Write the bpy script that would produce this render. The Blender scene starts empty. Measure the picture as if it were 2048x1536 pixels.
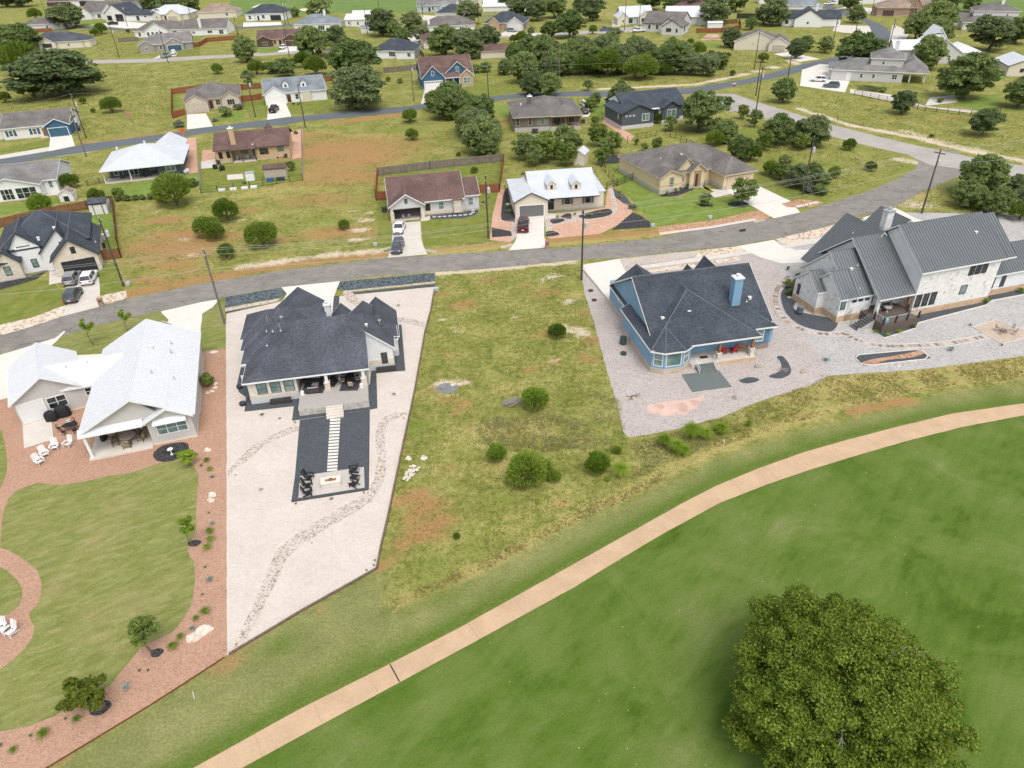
import bpy, bmesh, math, random
import numpy as np
from mathutils import Vector, Matrix, noise as mnoise
random.seed(7); RNG = np.random.RandomState(11)
SC = bpy.context.scene; COL = SC.collection
R = math.radians
# ------------------------------------------------------------------ camera (drone, about 48 m up)
FPX, CAMH = 1420.0, 48.0
_n = np.array([1100 - 1024.0, -(2875 - 768.0), -FPX]); _up = -_n / np.linalg.norm(_n)
_f = np.array([0, 0, -1.0]); _fh = _f - _up * _f.dot(_up); _fh /= np.linalg.norm(_fh)
RM = np.array([np.cross(_fh, _up), _fh, _up])          # rows: world x, y, z in camera axes
cam_d = bpy.data.cameras.new("camera"); cam = bpy.data.objects.new("camera", cam_d); COL.objects.link(cam)
M = Matrix.Identity(4)
for i in range(3):
 for j in range(3): M[i][j] = RM[i, j]
M[2][3] = CAMH
cam.matrix_world = M
cam_d.sensor_width = 36; cam_d.lens = 36 * FPX / 2048; cam_d.clip_start = 0.5; cam_d.clip_end = 5000
SC.camera = cam
# ------------------------------------------------------------------ world, sun, exposure
SUN_EL, SUN_AZ = 62.0, 158.0      # degrees; bright thin overcast, soft shadows; azimuth clockwise from +Y
W = bpy.data.worlds.new("World"); SC.world = W; W.use_nodes = True
nt = W.node_tree; bg = nt.nodes["Background"]
sky = nt.nodes.new("ShaderNodeTexSky"); sky.sky_type = 'NISHITA'; sky.sun_disc = False
sky.sun_elevation = R(SUN_EL); sky.sun_rotation = R(SUN_AZ); sky.air_density = 1.0; sky.dust_density = 3.0; sky.ozone_density = 1.0
hs = nt.nodes.new("ShaderNodeHueSaturation"); hs.inputs['Saturation'].default_value = 0.35
nt.links.new(sky.outputs[0], hs.inputs['Color']); nt.links.new(hs.outputs[0], bg.inputs[0]); bg.inputs[1].default_value = 0.15
sl = bpy.data.lights.new("sun", 'SUN'); sl.energy = 1.0; sl.angle = R(32); sl.color = (1.0, 0.955, 0.88)
so = bpy.data.objects.new("sun", sl); COL.objects.link(so)
_d = Vector((math.sin(R(SUN_AZ)) * math.cos(R(SUN_EL)), math.cos(R(SUN_AZ)) * math.cos(R(SUN_EL)), math.sin(R(SUN_EL))))
so.rotation_euler = _d.to_track_quat('Z', 'Y').to_euler(); so.location = (0, 0, 200)
vs = SC.view_settings; vs.view_transform = 'Standard'; vs.look = 'None'; vs.exposure = 0.62; vs.gamma = 1; vs.use_curve_mapping = False
try:
 SC.cycles.max_bounces = 5; SC.cycles.diffuse_bounces = 3; SC.cycles.glossy_bounces = 2; SC.cycles.transmission_bounces = 3
 SC.cycles.transparent_max_bounces = 6; SC.cycles.use_denoising = True; SC.cycles.use_adaptive_sampling = True; SC.cycles.adaptive_threshold = 0.02
except Exception: pass
# ------------------------------------------------------------------ site survey helpers: photo position -> point on the land
def P(px, py, z=0.0):
 v = RM @ np.array([px - 1024.0, 768.0 - py, -FPX]); t = (z - CAMH) / v[2]
 return (float(v[0] * t), float(v[1] * t))
def MPP(px, py):                                        # metres per photo pixel, sideways, at a ground point
 a, b = P(px, py), P(px + 1, py); return math.hypot(a[0] - b[0], a[1] - b[1])
# ------------------------------------------------------------------ materials
MATS = {}
def _nodes(name):
 m = bpy.data.materials.new(name); m.use_nodes = True; nt = m.node_tree; b = nt.nodes["Principled BSDF"]
 b.inputs['Specular IOR Level'].default_value = 0.3
 return m, nt, b
def _ramp(nt, stops):
 r = nt.nodes.new("ShaderNodeValToRGB"); e = r.color_ramp.elements
 while len(e) < len(stops): e.new(0.5)
 for k, (p, c) in enumerate(stops): e[k].position = p; e[k].color = (*c, 1)
 return r
def _coord(nt, world, scale=(1, 1, 1), rot=(0, 0, 0)):
 if world: g = nt.nodes.new("ShaderNodeNewGeometry"); o = g.outputs['Position']
 else: g = nt.nodes.new("ShaderNodeTexCoord"); o = g.outputs['Object']
 if any(rot): m0 = nt.nodes.new("ShaderNodeMapping"); m0.inputs['Rotation'].default_value = rot; nt.links.new(o, m0.inputs[0]); o = m0.outputs[0]
 mp = nt.nodes.new("ShaderNodeMapping"); mp.inputs['Scale'].default_value = scale
 nt.links.new(o, mp.inputs[0]); return mp.outputs[0]
def _noise(nt, co, scale, detail=4, rough=0.6, dist=0.0):
 n = nt.nodes.new("ShaderNodeTexNoise"); n.inputs['Scale'].default_value = scale; n.inputs['Detail'].default_value = detail
 n.inputs['Roughness'].default_value = rough; n.inputs['Distortion'].default_value = dist
 nt.links.new(co, n.inputs['Vector']); return n.outputs[0]
def _mix(nt, f, a, b, mode='MIX'):
 m = nt.nodes.new("ShaderNodeMix"); m.data_type = 'RGBA'; m.blend_type = mode
 for s, v in ((m.inputs[0], f), (m.inputs[6], a), (m.inputs[7], b)):
  if isinstance(v, (int, float)): s.default_value = v
  elif isinstance(v, tuple): s.default_value = (*v, 1)
  else: nt.links.new(v, s)
 return m.outputs[2]
def _math(nt, op, a, b=0.0, clamp=False):
 m = nt.nodes.new("ShaderNodeMath"); m.operation = op; m.use_clamp = clamp
 for s, v in ((m.inputs[0], a), (m.inputs[1], b)):
  if isinstance(v, (int, float)): s.default_value = v
  else: nt.links.new(v, s)
 return m.outputs[0]
def _bump(nt, b, h, strength=0.3, dist=0.05):
 bp = nt.nodes.new("ShaderNodeBump"); bp.inputs['Strength'].default_value = strength; bp.inputs['Distance'].default_value = dist
 nt.links.new(h, bp.inputs['Height']); nt.links.new(bp.outputs[0], b.inputs['Normal'])
def mat(name, c, rough=0.8, metal=0.0, var=0.12, scale=3.0, spec=0.3, world=False, fine=None, fvar=0.1, sc3=(1, 1, 1), bump=0.0, cracks=0):
 """plain material with large mottling (var, scale) and optional fine grain (fine, fvar)"""
 if name in MATS: return MATS[name]
 m, nt, b = _nodes(name); b.inputs['Roughness'].default_value = rough; b.inputs['Metallic'].default_value = metal
 b.inputs['Specular IOR Level'].default_value = spec
 co = _coord(nt, world, sc3)
 lo = tuple(x * (1 - var) for x in c); hi = tuple(min(1, x * (1 + var)) for x in c)
 n = _noise(nt, co, scale, 5, 0.6); r = _ramp(nt, [(0.3, lo), (0.7, hi)]); nt.links.new(n, r.inputs[0]); out = r.outputs[0]
 if fine:
  n2 = _noise(nt, co, fine, 3, 0.7); r2 = _ramp(nt, [(0.3, (1 - fvar,) * 3), (0.7, (1 + fvar,) * 3)]); nt.links.new(n2, r2.inputs[0])
  out = _mix(nt, 1.0, out, r2.outputs[0], 'MULTIPLY')
  if bump: _bump(nt, b, n2, bump)
 if cracks:
  cw = _coord(nt, True, (.22, .5, 1)); v = nt.nodes.new("ShaderNodeTexVoronoi"); v.feature = 'DISTANCE_TO_EDGE'; v.inputs['Scale'].default_value = 1.0
  va = nt.nodes.new("ShaderNodeVectorMath"); va.operation = 'ADD'; nn = nt.nodes.new("ShaderNodeTexNoise"); nn.inputs['Scale'].default_value = 1.5; nt.links.new(cw, nn.inputs['Vector']); nt.links.new(cw, va.inputs[0]); nt.links.new(nn.outputs['Color'], va.inputs[1]); nt.links.new(va.outputs[0], v.inputs['Vector'])
  out = _mix(nt, _math(nt, 'MULTIPLY', _math(nt, 'LESS_THAN', v.outputs['Distance'], .012), cracks), out, (.05, .048, .045)); pn = _noise(nt, cw, .55, 3, .5); rp = _ramp(nt, [(.56, (0, 0, 0)), (.6, (.35,) * 3)]); nt.links.new(pn, rp.inputs[0]); out = _mix(nt, rp.outputs[0], out, (.15, .14, .13))
 nt.links.new(out, b.inputs['Base Color']); MATS[name] = m; return m
def shingle(name, c, c2):
 if name in MATS: return MATS[name]
 m, nt, b = _nodes(name); b.inputs['Roughness'].default_value = 0.9; b.inputs['Specular IOR Level'].default_value = 0.2
 co = _coord(nt, False)
 v = nt.nodes.new("ShaderNodeTexVoronoi"); v.inputs['Scale'].default_value = 6.5; nt.links.new(co, v.inputs['Vector'])
 sep = nt.nodes.new("ShaderNodeSeparateColor"); nt.links.new(v.outputs['Color'], sep.inputs[0])
 n = _noise(nt, co, 9.0, 3, 0.8); big = _noise(nt, co, 0.35, 3, 0.5)
 f = _math(nt, 'ADD', _math(nt, 'MULTIPLY', sep.outputs[0], 0.45), _math(nt, 'MULTIPLY', n, 0.55))
 r = _ramp(nt, [(0.12, c), (0.88, c2)]); nt.links.new(f, r.inputs[0])
 sx = nt.nodes.new("ShaderNodeSeparateXYZ"); nt.links.new(co, sx.inputs[0])
 wv = _math(nt, 'FRACT', _math(nt, 'MULTIPLY', sx.outputs[2], 9.0)); cr = _ramp(nt, [(0.0, (0.72,) * 3), (0.25, (1.0,) * 3), (1.0, (1.06,) * 3)])
 nt.links.new(wv, cr.inputs[0])
 o = _mix(nt, 1.0, r.outputs[0], cr.outputs[0], 'MULTIPLY')
 br = _ramp(nt, [(0.32, (0.8,) * 3), (0.68, (1.18,) * 3)]); nt.links.new(big, br.inputs[0]); o = _mix(nt, 1.0, o, br.outputs[0], 'MULTIPLY')
 nt.links.new(o, b.inputs['Base Color']); _bump(nt, b, f, 0.4, 0.03); MATS[name] = m; return m
def stone(name, c, c2, mortar, w=0.5, h=0.24, chance=0.0, dark=(0.2, 0.2, 0.2)):
 if name in MATS: return MATS[name]
 m, nt, b = _nodes(name); b.inputs['Roughness'].default_value = 0.9
 co = _coord(nt, False); sx = nt.nodes.new("ShaderNodeSeparateXYZ"); nt.links.new(co, sx.inputs[0])
 cb = nt.nodes.new("ShaderNodeCombineXYZ"); nt.links.new(_math(nt, 'ADD', sx.outputs[0], sx.outputs[1]), cb.inputs[0]); nt.links.new(sx.outputs[2], cb.inputs[1])
 bk = nt.nodes.new("ShaderNodeTexBrick"); nt.links.new(cb.outputs[0], bk.inputs['Vector'])
 bk.inputs['Color1'].default_value = (*c, 1); bk.inputs['Color2'].default_value = (*c2, 1); bk.inputs['Mortar'].default_value = (*mortar, 1)
 bk.inputs['Scale'].default_value = 1.0; bk.inputs['Brick Width'].default_value = w; bk.inputs['Row Height'].default_value = h; bk.inputs['Mortar Size'].default_value = 0.012
 n = _noise(nt, co, 2.2, 4, 0.7); rr = _ramp(nt, [(0.3, (0.85,) * 3), (0.7, (1.08,) * 3)]); nt.links.new(n, rr.inputs[0])
 o = _mix(nt, 1.0, bk.outputs[0], rr.outputs[0], 'MULTIPLY')
 if chance:
  v = nt.nodes.new("ShaderNodeTexVoronoi"); v.inputs['Scale'].default_value = 2.6; nt.links.new(co, v.inputs['Vector'])
  sp = nt.nodes.new("ShaderNodeSeparateColor"); nt.links.new(v.outputs['Color'], sp.inputs[0])
  n3 = _noise(nt, co, 5.0, 3, 0.7)
  o = _mix(nt, _math(nt, 'MULTIPLY', _math(nt, 'GREATER_THAN', sp.outputs[0], 1 - chance), _math(nt, 'MULTIPLY', n3, 1.1)), o, dark)
 nt.links.new(o, b.inputs['Base Color']); _bump(nt, b, bk.outputs['Fac'], -0.3, 0.02); MATS[name] = m; return m
def siding(name, c, vertical=True, gap=0.4):
 if name in MATS: return MATS[name]
 m, nt, b = _nodes(name); b.inputs['Roughness'].default_value = 0.65
 co = _coord(nt, False); sx = nt.nodes.new("ShaderNodeSeparateXYZ"); nt.links.new(co, sx.inputs[0])
 s = _math(nt, 'ADD', sx.outputs[0], sx.outputs[1]) if vertical else sx.outputs[2]
 fr = _math(nt, 'FRACT', _math(nt, 'DIVIDE', s, gap)); cr = _ramp(nt, [(0.0, (0.8,) * 3), (0.12, (1.0,) * 3)]); nt.links.new(fr, cr.inputs[0])
 n = _noise(nt, co, 0.8, 4, 0.6); rr = _ramp(nt, [(0.3, tuple(x * .93 for x in c)), (0.7, tuple(min(1, x * 1.05) for x in c))]); nt.links.new(n, rr.inputs[0])
 nt.links.new(_mix(nt, 1.0, rr.outputs[0], cr.outputs[0], 'MULTIPLY'), b.inputs['Base Color']); _bump(nt, b, cr.outputs[0], 0.5, 0.02)
 MATS[name] = m; return m
def glass(name, c=(0.035, 0.045, 0.05), c2=(0.1, 0.13, 0.13)):
 if name in MATS: return MATS[name]
 m, nt, b = _nodes(name); b.inputs['Roughness'].default_value = 0.12; b.inputs['Specular IOR Level'].default_value = 0.6
 co = _coord(nt, False); n = _noise(nt, co, 0.9, 2, 0.5); r = _ramp(nt, [(0.4, c), (0.6, c2)]); nt.links.new(n, r.inputs[0])
 nt.links.new(r.outputs[0], b.inputs['Base Color']); MATS[name] = m; return m
def gravel(name, c, c2, c3, cell=0.12, big=0.25, spots=0.0, spotc=(0.1, 0.1, 0.1)):
 if name in MATS: return MATS[name]
 m, nt, b = _nodes(name); b.inputs['Roughness'].default_value = 0.95; b.inputs['Specular IOR Level'].default_value = 0.15
 co = _coord(nt, True)
 v = nt.nodes.new("ShaderNodeTexVoronoi"); v.inputs['Scale'].default_value = 1 / cell; nt.links.new(co, v.inputs['Vector'])
 sp = nt.nodes.new("ShaderNodeSeparateColor"); nt.links.new(v.outputs['Color'], sp.inputs[0])
 r = _ramp(nt, [(0.05, c3), (0.3, c), (0.8, c2)]); nt.links.new(sp.outputs[0], r.inputs[0])
 n = _noise(nt, co, big, 5, 0.65); rr = _ramp(nt, [(0.32, (0.94, 0.925, 0.91)), (0.68, (1.04,) * 3)]); nt.links.new(n, rr.inputs[0])
 o = _mix(nt, 1.0, r.outputs[0], rr.outputs[0], 'MULTIPLY')
 n4 = _noise(nt, co, 1.7, 6, 0.75); r4 = _ramp(nt, [(0.35, (0.95,) * 3), (0.65, (1.04,) * 3)]); nt.links.new(n4, r4.inputs[0]); o = _mix(nt, 1.0, o, r4.outputs[0], 'MULTIPLY')
 if spots:
  n5 = _noise(nt, co, 1.1, 5, 0.75); r5 = _ramp(nt, [(0.62, (0,) * 3), (0.72, (spots,) * 3)]); nt.links.new(n5, r5.inputs[0]); o = _mix(nt, r5.outputs[0], o, spotc)
 nt.links.new(o, b.inputs['Base Color']); _bump(nt, b, v.outputs['Distance'], 0.6, 0.04); MATS[name] = m; return m
def grassmat(name, c, c2, c3, s=(0.6, 0.6, 0.6), rotz=0.0, tan=(0.3, 0.25, 0.12), tanamt=0.4):
 """lawn: c dark, c2 mid, c3 light; worn tan drift"""
 if name in MATS: return MATS[name]
 m, nt, b = _nodes(name); b.inputs['Roughness'].default_value = 0.95; b.inputs['Specular IOR Level'].default_value = 0.1
 co = _coord(nt, True, s, (0, 0, rotz)); co1 = _coord(nt, True)
 n = _noise(nt, co, 1.0, 6, 0.68, 0.6); r = _ramp(nt, [(0.28, c), (0.5, c2), (0.72, c3)]); nt.links.new(n, r.inputs[0]); o = r.outputs[0]
 n2 = _noise(nt, co1, 0.16, 5, 0.65, 0.4); r2 = _ramp(nt, [(0.5, (0,) * 3), (0.68, (tanamt,) * 3)]); nt.links.new(n2, r2.inputs[0]); o = _mix(nt, r2.outputs[0], o, tan)
 n3 = _noise(nt, co1, 7.0, 4, 0.8); r3 = _ramp(nt, [(0.3, (0.75,) * 3), (0.7, (1.22,) * 3)]); nt.links.new(n3, r3.inputs[0]); o = _mix(nt, 1.0, o, r3.outputs[0], 'MULTIPLY')
 nt.links.new(o, b.inputs['Base Color']); _bump(nt, b, n3, 0.6, 0.06); MATS[name] = m; return m
# ------------------------------------------------------------------ mesh building
class MB:
 def __init__(s): s.v = []; s.f = []; s.m = []; s.x = None
 def add(s, vs, fs, mi=0):
  b = len(s.v)
  if s.x is not None: vs = [tuple(s.x @ Vector(v)) for v in vs]
  s.v += [tuple(v) for v in vs]; s.f += [tuple(i + b for i in f) for f in fs]; s.m += [mi] * len(fs); return s
 def box(s, x0, y0, z0, x1, y1, z1, mi=0):
  return s.add([(x0, y0, z0), (x1, y0, z0), (x1, y1, z0), (x0, y1, z0), (x0, y0, z1), (x1, y0, z1), (x1, y1, z1), (x0, y1, z1)],
                     [(0, 3, 2, 1), (4, 5, 6, 7), (0, 1, 5, 4), (1, 2, 6, 5), (2, 3, 7, 6), (3, 0, 4, 7)], mi)
 def obox(s, c, sx, sy, sz, rz=0, rx=0, ry=0, mi=0):     # box centred at c, turned
  Mx = Matrix.Translation(c) @ Matrix.Rotation(rz, 4, 'Z') @ Matrix.Rotation(ry, 4, 'Y') @ Matrix.Rotation(rx, 4, 'X')
  vs = [tuple(Mx @ Vector((a * sx / 2, b * sy / 2, d * sz / 2))) for d in (-1, 1) for a, b in ((-1, -1), (1, -1), (1, 1), (-1, 1))]
  return s.add(vs, [(0, 3, 2, 1), (4, 5, 6, 7), (0, 1, 5, 4), (1, 2, 6, 5), (2, 3, 7, 6), (3, 0, 4, 7)], mi)
 def prism(s, poly, z0, z1, mi=0):                        # upright prism over a plan polygon
  n = len(poly); vs = [(x, y, z0) for x, y in poly] + [(x, y, z1) for x, y in poly]
  fs = [tuple(range(n - 1, -1, -1)), tuple(range(n, 2 * n))] + [(i, (i + 1) % n, n + (i + 1) % n, n + i) for i in range(n)]
  return s.add(vs, fs, mi)
 def slab(s, top, th, mi=0):                              # thick sheet under a sloping polygon
  n = len(top); vs = list(top) + [(x, y, z - th) for x, y, z in top]
  fs = [tuple(range(n)), tuple(range(2 * n - 1, n - 1, -1))] + [(i, n + i, n + (i + 1) % n, (i + 1) % n) for i in range(n)]
  return s.add(vs, fs, mi)
 def tube(s, p0, p1, r0, r1=None, n=8, mi=0, cap=True):
  r1 = r0 if r1 is None else r1; p0 = Vector(p0); p1 = Vector(p1); d = (p1 - p0)
  if d.length < 1e-6: return s
  q = d.to_track_quat('Z', 'Y'); vs = []
  for p, r in ((p0, r0), (p1, r1)):
   for k in range(n): vs.append(tuple(p + q @ Vector((r * math.cos(2 * math.pi * k / n), r * math.sin(2 * math.pi * k / n), 0))))
  fs = [(k, (k + 1) % n, n + (k + 1) % n, n + k) for k in range(n)]
  if cap: fs += [tuple(range(n - 1, -1, -1)), tuple(range(n, 2 * n))]
  return s.add(vs, fs, mi)
 def lathe(s, c, prof, n=12, mi=0):
  vs = []; k = len(prof)
  for r, z in prof:
   for a in range(n): vs.append((c[0] + r * math.cos(2 * math.pi * a / n), c[1] + r * math.sin(2 * math.pi * a / n), c[2] + z))
  fs = [(i * n + a, i * n + (a + 1) % n, (i + 1) * n + (a + 1) % n, (i + 1) * n + a) for i in range(k - 1) for a in range(n)]
  fs += [tuple(range(n - 1, -1, -1)), tuple((k - 1) * n + a for a in range(n))]
  return s.add(vs, fs, mi)
 def build(s, name, mats, parent=None, smooth=False, loc=None):
  me = bpy.data.meshes.new(name); me.from_pydata(s.v, [], s.f)
  for m in (mats if isinstance(mats, (list, tuple)) else [mats]): me.materials.append(m)
  if len(me.materials) > 1: me.polygons.foreach_set('material_index', s.m)
  if smooth: me.polygons.foreach_set('use_smooth', [True] * len(me.polygons))
  me.update(); o = bpy.data.objects.new(name, me); COL.objects.link(o)
  if parent: o.parent = parent
  if loc: o.location = loc
  return o
def tag(o, label=None, cat=None, group=None, kind=None):
 if label: o['label'] = label
 if cat: o['category'] = cat
 if group: o['group'] = group
 if kind: o['kind'] = kind
 return o
def thing(name, label, cat, loc=(0, 0, 0), rz=0.0, group=None):
 o = bpy.data.objects.new(name, None); COL.objects.link(o); o.location = loc; o.rotation_euler = (0, 0, rz); o.empty_display_size = 0.3
 return tag(o, label, cat, group)
def copy_tree(o, parent=None):
 c = o.copy(); COL.objects.link(c); c.parent = parent
 for ch in list(o.children): copy_tree(ch, c)
 return c
def catmull(pts, n=6, closed=True):
 out = []; L = len(pts); rng = range(L) if closed else range(L - 1)
 for i in rng:
  p = [pts[(i + k) % L] if closed else pts[min(max(i + k, 0), L - 1)] for k in (-1, 0, 1, 2)]
  for j in range(n):
   t = j / n
   out.append(tuple(0.5 * (2 * p[1][a] + (p[2][a] - p[0][a]) * t + (2 * p[0][a] - 5 * p[1][a] + 4 * p[2][a] - p[3][a]) * t * t + (3 * p[1][a] - p[0][a] - 3 * p[2][a] + p[3][a]) * t ** 3) for a in (0, 1)))
 if not closed: out.append(tuple(pts[-1]))
 return out
LAY = [0]
def sheet(name, pts, m, layer, smooth=False, jit=0.0, z0=0.0, label=None, cat=None, kind='structure', world=False, th=0.0, seg=0.8):
 """a flat ground sheet over a surveyed outline; each layer 4 mm above the last"""
 w = list(pts) if world else [P(*p) for p in pts]
 if smooth: w = catmull(w, 6)
 if jit:
  o = []
  for i in range(len(w)):
   a, b = w[i], w[(i + 1) % len(w)]; L = math.hypot(b[0] - a[0], b[1] - a[1]); k = max(1, min(60, int(L / seg)))
   for j in range(k):
    t = j / k; x, y = a[0] + (b[0] - a[0]) * t, a[1] + (b[1] - a[1]) * t
    q = mnoise.noise_vector(Vector((x * .9, y * .9, layer))); q2 = mnoise.noise_vector(Vector((x * 3.1, y * 3.1, layer)))
    o.append((x + (q.x + .5 * q2.x) * jit, y + (q.y + .5 * q2.y) * jit))
  w = o
 LAY[0] += 1; z = z0 + 0.006 * layer + 0.0002 * (LAY[0] % 26)
 bm = bmesh.new(); vs = [bm.verts.new((x, y, z + th)) for x, y in w]
 try: f = bm.faces.new(vs)
 except Exception: bm.free(); return None
 if f.normal.z < 0 or f.calc_area() and (f.normal_update() or f.normal.z < 0): f.normal_flip()
 if th:
  r = bmesh.ops.extrude_face_region(bm, geom=[f])
  for v in [g for g in r['geom'] if isinstance(g, bmesh.types.BMVert)]: v.co.z -= th
 bmesh.ops.triangulate(bm, faces=bm.faces[:], ngon_method='EAR_CLIP'); bmesh.ops.recalc_face_normals(bm, faces=bm.faces[:]) if th else None
 me = bpy.data.meshes.new(name); bm.to_mesh(me); bm.free(); me.materials.append(m)
 o = bpy.data.objects.new(name, me); COL.objects.link(o)
 if kind: o['kind'] = kind
 tag(o, label, cat); return o
# ------------------------------------------------------------------ the land: one sheet to beyond the horizon of the picture
def _axis(lo, hi, step, far, grow=1.35):
 a = list(np.arange(lo, hi + 1e-6, step)); s = step
 while a[-1] < far: s *= grow; a.append(a[-1] + min(s, 120))
 s = step; b = [a[0]]
 while b[-1] > -far: s *= grow; b.append(b[-1] - min(s, 120))
 return np.array(sorted(b[1:]) + a)
GX = _axis(-120, 120, 0.9, 1800); GY = _axis(8, 240, 0.9, 2200)
GY = GY[GY > -300]
XX, YY = np.meshgrid(GX, GY)
def pmask(pts, feather=1.0, world=False):
 w = np.array([p if world else P(*p) for p in pts]); n = len(w)
 ins = np.zeros(XX.shape, bool); dm = np.full(XX.shape, 1e9)
 for i in range(n):
  x0, y0 = w[i]; x1, y1 = w[(i + 1) % n]
  c = ((y0 > YY) != (y1 > YY)); xi = (x1 - x0) * (YY - y0) / ((y1 - y0) if abs(y1 - y0) > 1e-9 else 1e-9) + x0; ins ^= c & (XX < xi)
  dx, dy = x1 - x0, y1 - y0; L2 = dx * dx + dy * dy + 1e-9; t = np.clip(((XX - x0) * dx + (YY - y0) * dy) / L2, 0, 1)
  dm = np.minimum(dm, np.hypot(XX - x0 - t * dx, YY - y0 - t * dy))
 sd = np.where(ins, dm, -dm); return np.clip(sd / (2 * feather) + 0.5, 0, 1), ins
CH = {k: np.zeros(XX.shape) for k in ('dirt', 'tan', 'lime', 'lush', 'dark', 'rough')}
def blob(ch, px, py, rx, ry=None, s=1.0, rot=0.0):
 x, y = P(px, py); ry = ry or rx; c, q = math.cos(rot), math.sin(rot); dx, dy = XX - x, YY - y
 u = (dx * c + dy * q) / rx; v = (-dx * q + dy * c) / ry
 CH[ch] = np.maximum(CH[ch], s * np.exp(-(u * u + v * v)))
def line(ch, pts, w, s=1.0):
 w0 = [P(*p) for p in pts]; d = np.full(XX.shape, 1e9)
 for (x0, y0), (x1, y1) in zip(w0, w0[1:]):
  dx, dy = x1 - x0, y1 - y0; t = np.clip(((XX - x0) * dx + (YY - y0) * dy) / (dx * dx + dy * dy + 1e-9), 0, 1)
  d = np.minimum(d, np.hypot(XX - x0 - t * dx, YY - y0 - t * dy))
 CH[ch] = np.maximum(CH[ch], s * np.exp(-(d / w) ** 2))
PATH_TOP = [(100, 1696), (388, 1536), (591, 1423), (780, 1328), (913, 1259), (1100, 1155), (1220, 1088), (1361, 1009), (1430, 973), (1515, 938), (1604, 906), (1695, 880), (1786, 856), (1907, 827), (2048, 807), (2200, 790), (2400, 774)]
PATH_BOT = [(215, 1696), (485, 1536), (661, 1440), (800, 1365), (961, 1278), (1150, 1174), (1220, 1131), (1333, 1064), (1438, 1007), (1535, 969), (1620, 940), (1705, 914), (1815, 882), (1927, 854), (2048, 831), (2200, 812), (2400, 795)]
VERGE_IN = [(2400, 735), (2048, 768), (1900, 782), (1800, 812), (1700, 838), (1560, 872), (1440, 915), (1330, 968), (1240, 1010), (1130, 1060), (1040, 1110), (960, 1150), (900, 1178), (835, 1205), (780, 1225), (765, 1200), (770, 1140), (755, 1140), (620, 1215), (455, 1312), (300, 1415), (100, 1536), (-150, 1690)]
CH['rough'] = pmask(PATH_TOP[::-1] + [(-200, 1800)] + VERGE_IN[::-1], 0.5)[0]
line('lush', PATH_TOP, 1.5, 1.0)
for px, py, r in ((720, 1330, 2.2), (620, 1385, 2.2), (920, 1240, 1.6), (1450, 945, 2.), (560, 1290, 1.4), (1600, 885, 2.), (1850, 835, 2.2), (2000, 800, 2.5)): blob('lush', px, py, r, r * .7, .7, .5)
line('tan', [(2048, 752), (1850, 770), (1700, 808), (1560, 850), (1440, 895), (1330, 945), (1240, 995), (1130, 1045), (960, 1140), (790, 1212)], 1.0, 0.85)
line('tan', [(1660, 775), (1850, 735), (2048, 720)], 2.6, 0.9); line('tan', [(1560, 800), (1700, 780)], 2.2, .7)
line('dirt', [(1700, 822), (1760, 812), (1820, 800)], 0.8, .9); line('dirt', [(770, 1130), (755, 1140)], .5, .9)
for q in [(460, 1322, 1.2, .7), (440, 1340, 1.0, .6), (120, 1525, 1, .5), (640, 1222, .6, .5), (500, 1290, .8, .5)]: blob('dirt', q[0], q[1], q[2], None, q[3])
for q in [(880, 590, 2.2, .5), (925, 610, 2.6, .75), (1090, 585, 2.6, .7), (1050, 570, 1.6, .5), (1170, 625, 1.4, .6), (1185, 680, 1.8, .8), (1165, 710, 1.4, .5), (900, 705, 1.4, .5), (880, 775, 2., .7), (895, 800, 1.6, .7), (925, 810, 1.3, .8),
          (910, 825, 1.1, .7), (1060, 740, 1.8, .55), (1110, 725, 1.4, .6), (1180, 720, 2., .6), (1020, 870, 1.4, .5), (830, 990, 1.8, .9), (855, 1010, 2.2, .85), (835, 1035, 1.8, .85), (880, 1040, 2., .8), (850, 1065, 2.4, .95), (815, 1080, 1.6, .8), (895, 935, 1.1, .6), (800, 1010, 1.0, .8), (1105, 660, 1.4, .7), (1080, 672, 1.3, .6), (790, 1110, 1.2, .7), (980, 560, 2.5, .5), (1120, 1010, 1.2, .5)]: blob('dirt', q[0], q[1], q[2], q[2] * .6, q[3], .2)
for q in [(905, 765, 1.0, .9), (880, 770, 1.4, .9), (895, 768, 2.2, .9), (930, 765, 1.3, .8), (905, 790, .9, .7), (1030, 635, .9, .8), (1140, 603, 1.4, .9), (1150, 660, 1.8, .9), (1165, 670, 1.6, .8), (1130, 650, 1.2, .6), (885, 640, 1., .6), (910, 662, 1., .6), (1110, 552, 2., .8), (1090, 560, 1.5, .6), (1110, 722, 1.2, .6), (1100, 735, .9, .6), (1120, 600, 1.2, .5)]: blob('lime', q[0], q[1], q[2], q[2] * .6, q[3])
for q in [(1010, 930, 3., .8), (960, 860, 3., .7), (1080, 860, 3.4, .7), (1040, 850, 2.5, .8), (1150, 900, 2.2, .5), (1110, 1010, 2.6, .6), (1010, 780, 3., .5), (1140, 590, 3.0, .6), (1100, 640, 3., .4)]: blob('tan', q[0], q[1], q[2], q[2] * .55, q[3])
for q in [(830, 850, 2., .9), (820, 870, 1.6, .8), (950, 690, 3., .5), (870, 690, 2., .5), (1060, 690, 3, .5), (1140, 790, 2., .5), (1190, 850, 2, .6), (1000, 1000, 3, .5), (860, 1130, 3, .6), (950, 1100, 3, .5), (1100, 550, 1.6, .8), (1020, 565, 2.5, .6), (870, 1180, 3, .6)]: blob('lush', q[0], q[1], q[2], q[2] * .6, q[3])
line('lime', [(0, 676), (205, 614), (400, 572), (560, 546), (775, 519), (1017, 504), (1150, 498)], .6, .5)
line('dirt', [(250, 590), (420, 556), (560, 530), (775, 505)], 2.0, .8); line('lime', [(480, 535), (640, 512), (775, 500)], 1.6, .7)
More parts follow.
